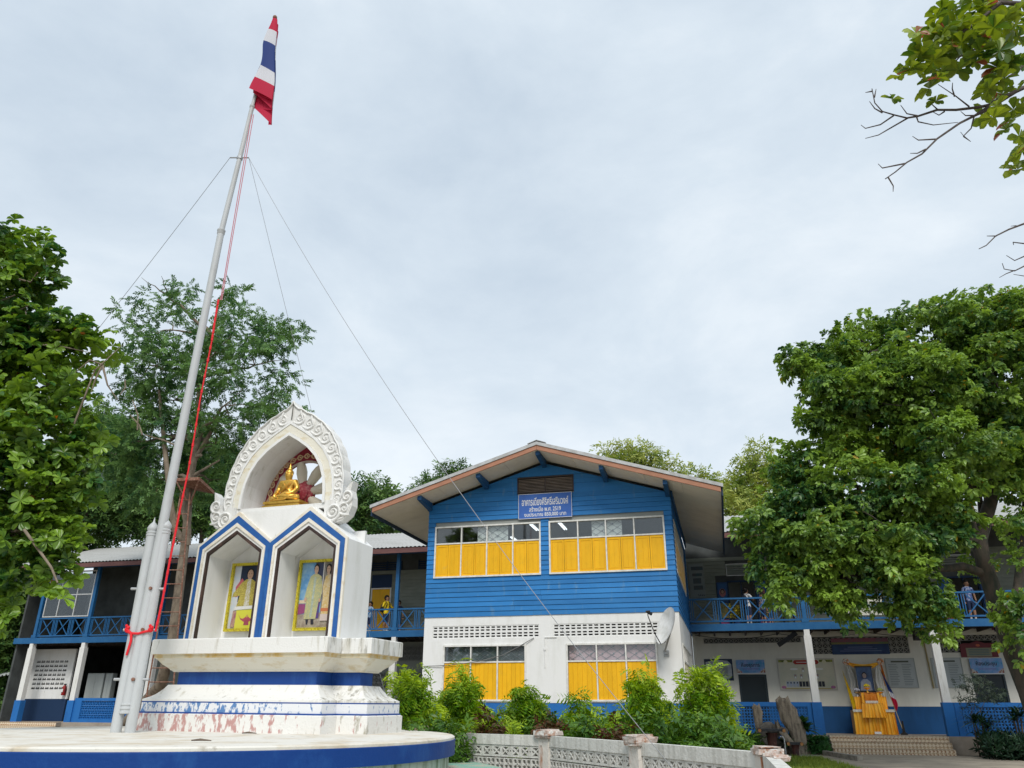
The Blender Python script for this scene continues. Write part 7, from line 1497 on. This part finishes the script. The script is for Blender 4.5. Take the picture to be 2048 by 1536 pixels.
# people on the verandas
def person(label, u, w, z0, h, face, top, bottom, arms, lean=0, sleeves=.5, hairlen=.0, bag=None, long_hair=False, bagword=''):
    """a standing child: one continuous body with clothes painted by region, separate hair"""
    t = Thing('person', label, 'person', (u, w, z0), MB_, 'children on the verandas'); s = h; cf, sf = math.cos(face), math.sin(face)
    def P(x, y, z): x += lean*max(0, z-.5); return (x*s, y*s, z*s)        # body frame: faces -y before turning
    pts = [P(0, 0, .5), P(0, .005, .6), P(0, .01, .72), P(0, .01, .81), P(0, 0, .855), P(0, -.008, .905), P(0, -.005, .955)]
    ed = [(0, 1), (1, 2), (2, 3), (3, 4), (4, 5), (5, 6)]; rd = [(.082, .062), (.075, .055), (.092, .06), (.05, .04), (.03, .03), (.06, .068), (.05, .055)]
    for sd in (-1, 1):
        o = len(pts); pts += [P(sd*.05, 0, .46), P(sd*.052, -.005, .27), P(sd*.054, .01, .06), P(sd*.058, -.07, .025)]; ed += [(0, o), (o, o+1), (o+1, o+2), (o+2, o+3)]; rd += [.055, .04, .028, (.028, .02)]
    for sd, A_ in zip((-1, 1), arms):
        o = len(pts); pts += [P(sd*.105, .005, .79), P(*A_[0]), P(*A_[1]), P(*A_[2])]; ed += [(3, o), (o, o+1), (o+1, o+2), (o+2, o+3)]; rd += [.036, .026, .02, (.022, .014)]
    me = skin_mesh('body', pts, ed, [(r*s if not hasattr(r, '__len__') else (r[0]*s, r[1]*s)) for r in rd], [SKIN, top, bottom, mat('shoe', (.03, .028, .027), .5), mat('sock_white', (.6, .6, .6), .8)], 2)
    for f in me.polygons:
        c = f.center; z = c.z/s; ax = abs(c.x - lean*s*max(0, z-.5))/s; mi = 0
        if z < .05: mi = 3
        elif z < .1: mi = 4
        elif z < (.5 if bottom else 0) and z > .27: mi = 2
        elif .5 <= z < .835 and ax < .1: mi = 1
        elif z > .84-sleeves*.25 and z < .84 and ax >= .1: mi = 1
        elif z < .5 and ax > .1 and z > .3: mi = 0
        f.material_index = mi
    R_ = Matrix.Rotation(face, 4, 'Z'); me.transform(R_); t.part('body', me, None)
    hc = Vector(P(0, .008, .925)); m = MB(); m.sphere(tuple(hc), .073*s, 14, 9, (.92, 1.05, 1.05))
    keep = [tuple(Vector(v) + Vector((0, .02*s, .012*s))) for v in m.v]; m.v = [v if not (v[1] < hc.y-.02*s and v[2] < hc.z+.015*s) else (v[0]*.86+hc.x*.14, hc.y+.0, v[2]) for v in keep]
    if long_hair: m.sphere((hc.x, hc.y+.05*s, hc.z-.07*s), .05*s, 10, 7, (1, .7, 1.7))
    me = m.mesh('hair', HAIR, smooth=60); me.transform(R_); t.part('hair', me, None)
    m = MB()
    for sd in (-1, 1): m.sphere(tuple(Vector(P(sd*.024, -.068, .915))), .0075*s, 6, 4)
    me = m.mesh('eyes', HAIR); me.transform(R_); t.part('eyes', me, None)
    m = MB(); m.sphere(tuple(Vector(P(0, -.078, .898))), .011*s, 6, 5, (.8, 1, 1.3))
    for sd in (-1, 1): m.sphere(tuple(Vector(P(sd*.06, -.0, .9))), .014*s, 6, 5, (.5, .8, 1.3))
    me = m.mesh('nose_and_ears', SKIN, smooth=60); me.transform(R_); t.part('nose_and_ears', me, None)
    m = MB(); m.bar(P(-.018, -.071, .876), P(.018, -.071, .876), .006*s, .005*s); me = m.mesh('mouth', mat('lips', (.25, .09, .07), .6)); me.transform(R_); t.part('mouth', me, None)
    for sd, A_ in zip((-1, 1), arms):                       # five fingers on each hand, slightly curled
        wv, hv = Vector(P(*A_[1])), Vector(P(*A_[2])); dv = (hv-wv).normalized(); sv = dv.cross(Vector((0, 1, 0))); sv = sv.normalized() if sv.length > .01 else Vector((1, 0, 0)); m = MB()
        for k in range(4): b_ = hv + sv*(k-1.5)*.009*s; L_ = (.036, .042, .04, .032)[k]*s; m.tube([b_, b_+dv*L_*.6+Vector((0, -.006*s, 0)), b_+dv*L_+Vector((0, -.016*s, 0))], [.0052*s, .005*s, .0035*s], 6)
        m.tube([hv-dv*.02*s-sv*.016*s, hv-sv*.03*s+dv*.008*s, hv-sv*.03*s+dv*.026*s], [.006*s, .0055*s, .004*s], 6); me = m.mesh('fingers', SKIN, smooth=60); me.transform(R_); t.part('fingers', me, None)
    if bag:
        m = MB(); m.sphere(tuple(Vector(P(0, .115, .66))), .12*s, 12, 8, (.85, .55, 1.15)); m.box(-.07*s+lean*.1*s, .07*s+lean*.1*s, .16*s, .19*s, .56*s, .66*s); me = m.mesh('backpack', bag, smooth=50); me.transform(R_)
        bp = Thing('backpack', 'dark backpack worn by the child ' + bagword, 'backpack', (u, w, z0), MB_); bp.part('bag', me, None)
        m = MB()
        for sd in (-1, 1): m.tube([P(sd*.055, .07, .80), P(sd*.06, -.0, .835), P(sd*.062, -.068, .76), P(sd*.07, -.02, .62), P(sd*.06, .08, .58)], .011*s, 6)
        me = m.mesh('straps', bag, smooth=50); me.transform(R_); bp.part('straps', me, None)
    return t
UNAVY = mat('uniform_navy', (.02, .035, .09), .8); UWHITE = mat('uniform_white', (.72, .73, .74), .8); UYEL = mat('uniform_yellow', (.7, .52, .02), .8); UBLUE = mat('uniform_paleblue', (.3, .42, .58), .8)
STR = mat('striped_jacket', (.07, .12, .3), .8, (.55, .58, .62), 9, (3, 3, 1), .49, .51)
hang_ = lambda sd: ((sd*.135, .01, .64), (sd*.14, -.02, .5), (sd*.14, -.035, .455))
up_ = lambda sd: ((sd*.17, -.03, .68), (sd*.12, -.12, .66), (sd*.10, -.15, .67))
rail_ = lambda sd: ((sd*.19, -.05, .70), (sd*.27, -.11, .66), (sd*.31, -.13, .66))
person('child in a yellow-sleeved shirt leaning on the left veranda rail', -14.15, 32.55, 4.385, 1.58, 1.2, UYEL, UNAVY, (rail_(-1), up_(1)), .05, .8, bag=mat('bag_black', (.02, .02, .025), .7), bagword='in the yellow-sleeved shirt')
person('small child in pale blue at the left end of the gap beside the shrine', -14.95, 32.6, 4.385, 1.34, -.3, UBLUE, UNAVY, (hang_(-1), up_(1)), 0, .5, long_hair=True)
person('child in dark navy standing behind the left veranda post', -13.75, 33.0, 4.385, 1.4, .4, UNAVY, UNAVY, (up_(-1), hang_(1)), 0, .6)
person('child in white shirt with a dark backpack bending at the right doorway', 1.12, 32.75, 4.385, 1.46, 2.4, UWHITE, UNAVY, (up_(-1), hang_(1)), .03, .6, bag=mat('bag_dark', (.015, .017, .03), .7), bagword='in the white shirt')
person('child in a blue and white striped jacket by the right doorway', 1.68, 32.8, 4.385, 1.24, -.9, STR, UNAVY, (hang_(-1), up_(1)), 0, .9)
person('child in dark uniform crouched low by the doorway panel', 1.95, 33.0, 4.385, 1.12, .7, UNAVY, UNAVY, (hang_(-1), hang_(1)), 0, .6)
person('adult in a blue patterned shirt at the upper rail behind the leaning trunk', 9.05, 32.8, 4.385, 1.5, .2, mat('patterned_blue', (.08, .13, .35), .8, (.4, .45, .6), 12, lo=.48, hi=.54), UNAVY, (hang_(-1), hang_(1)), 0, .7)
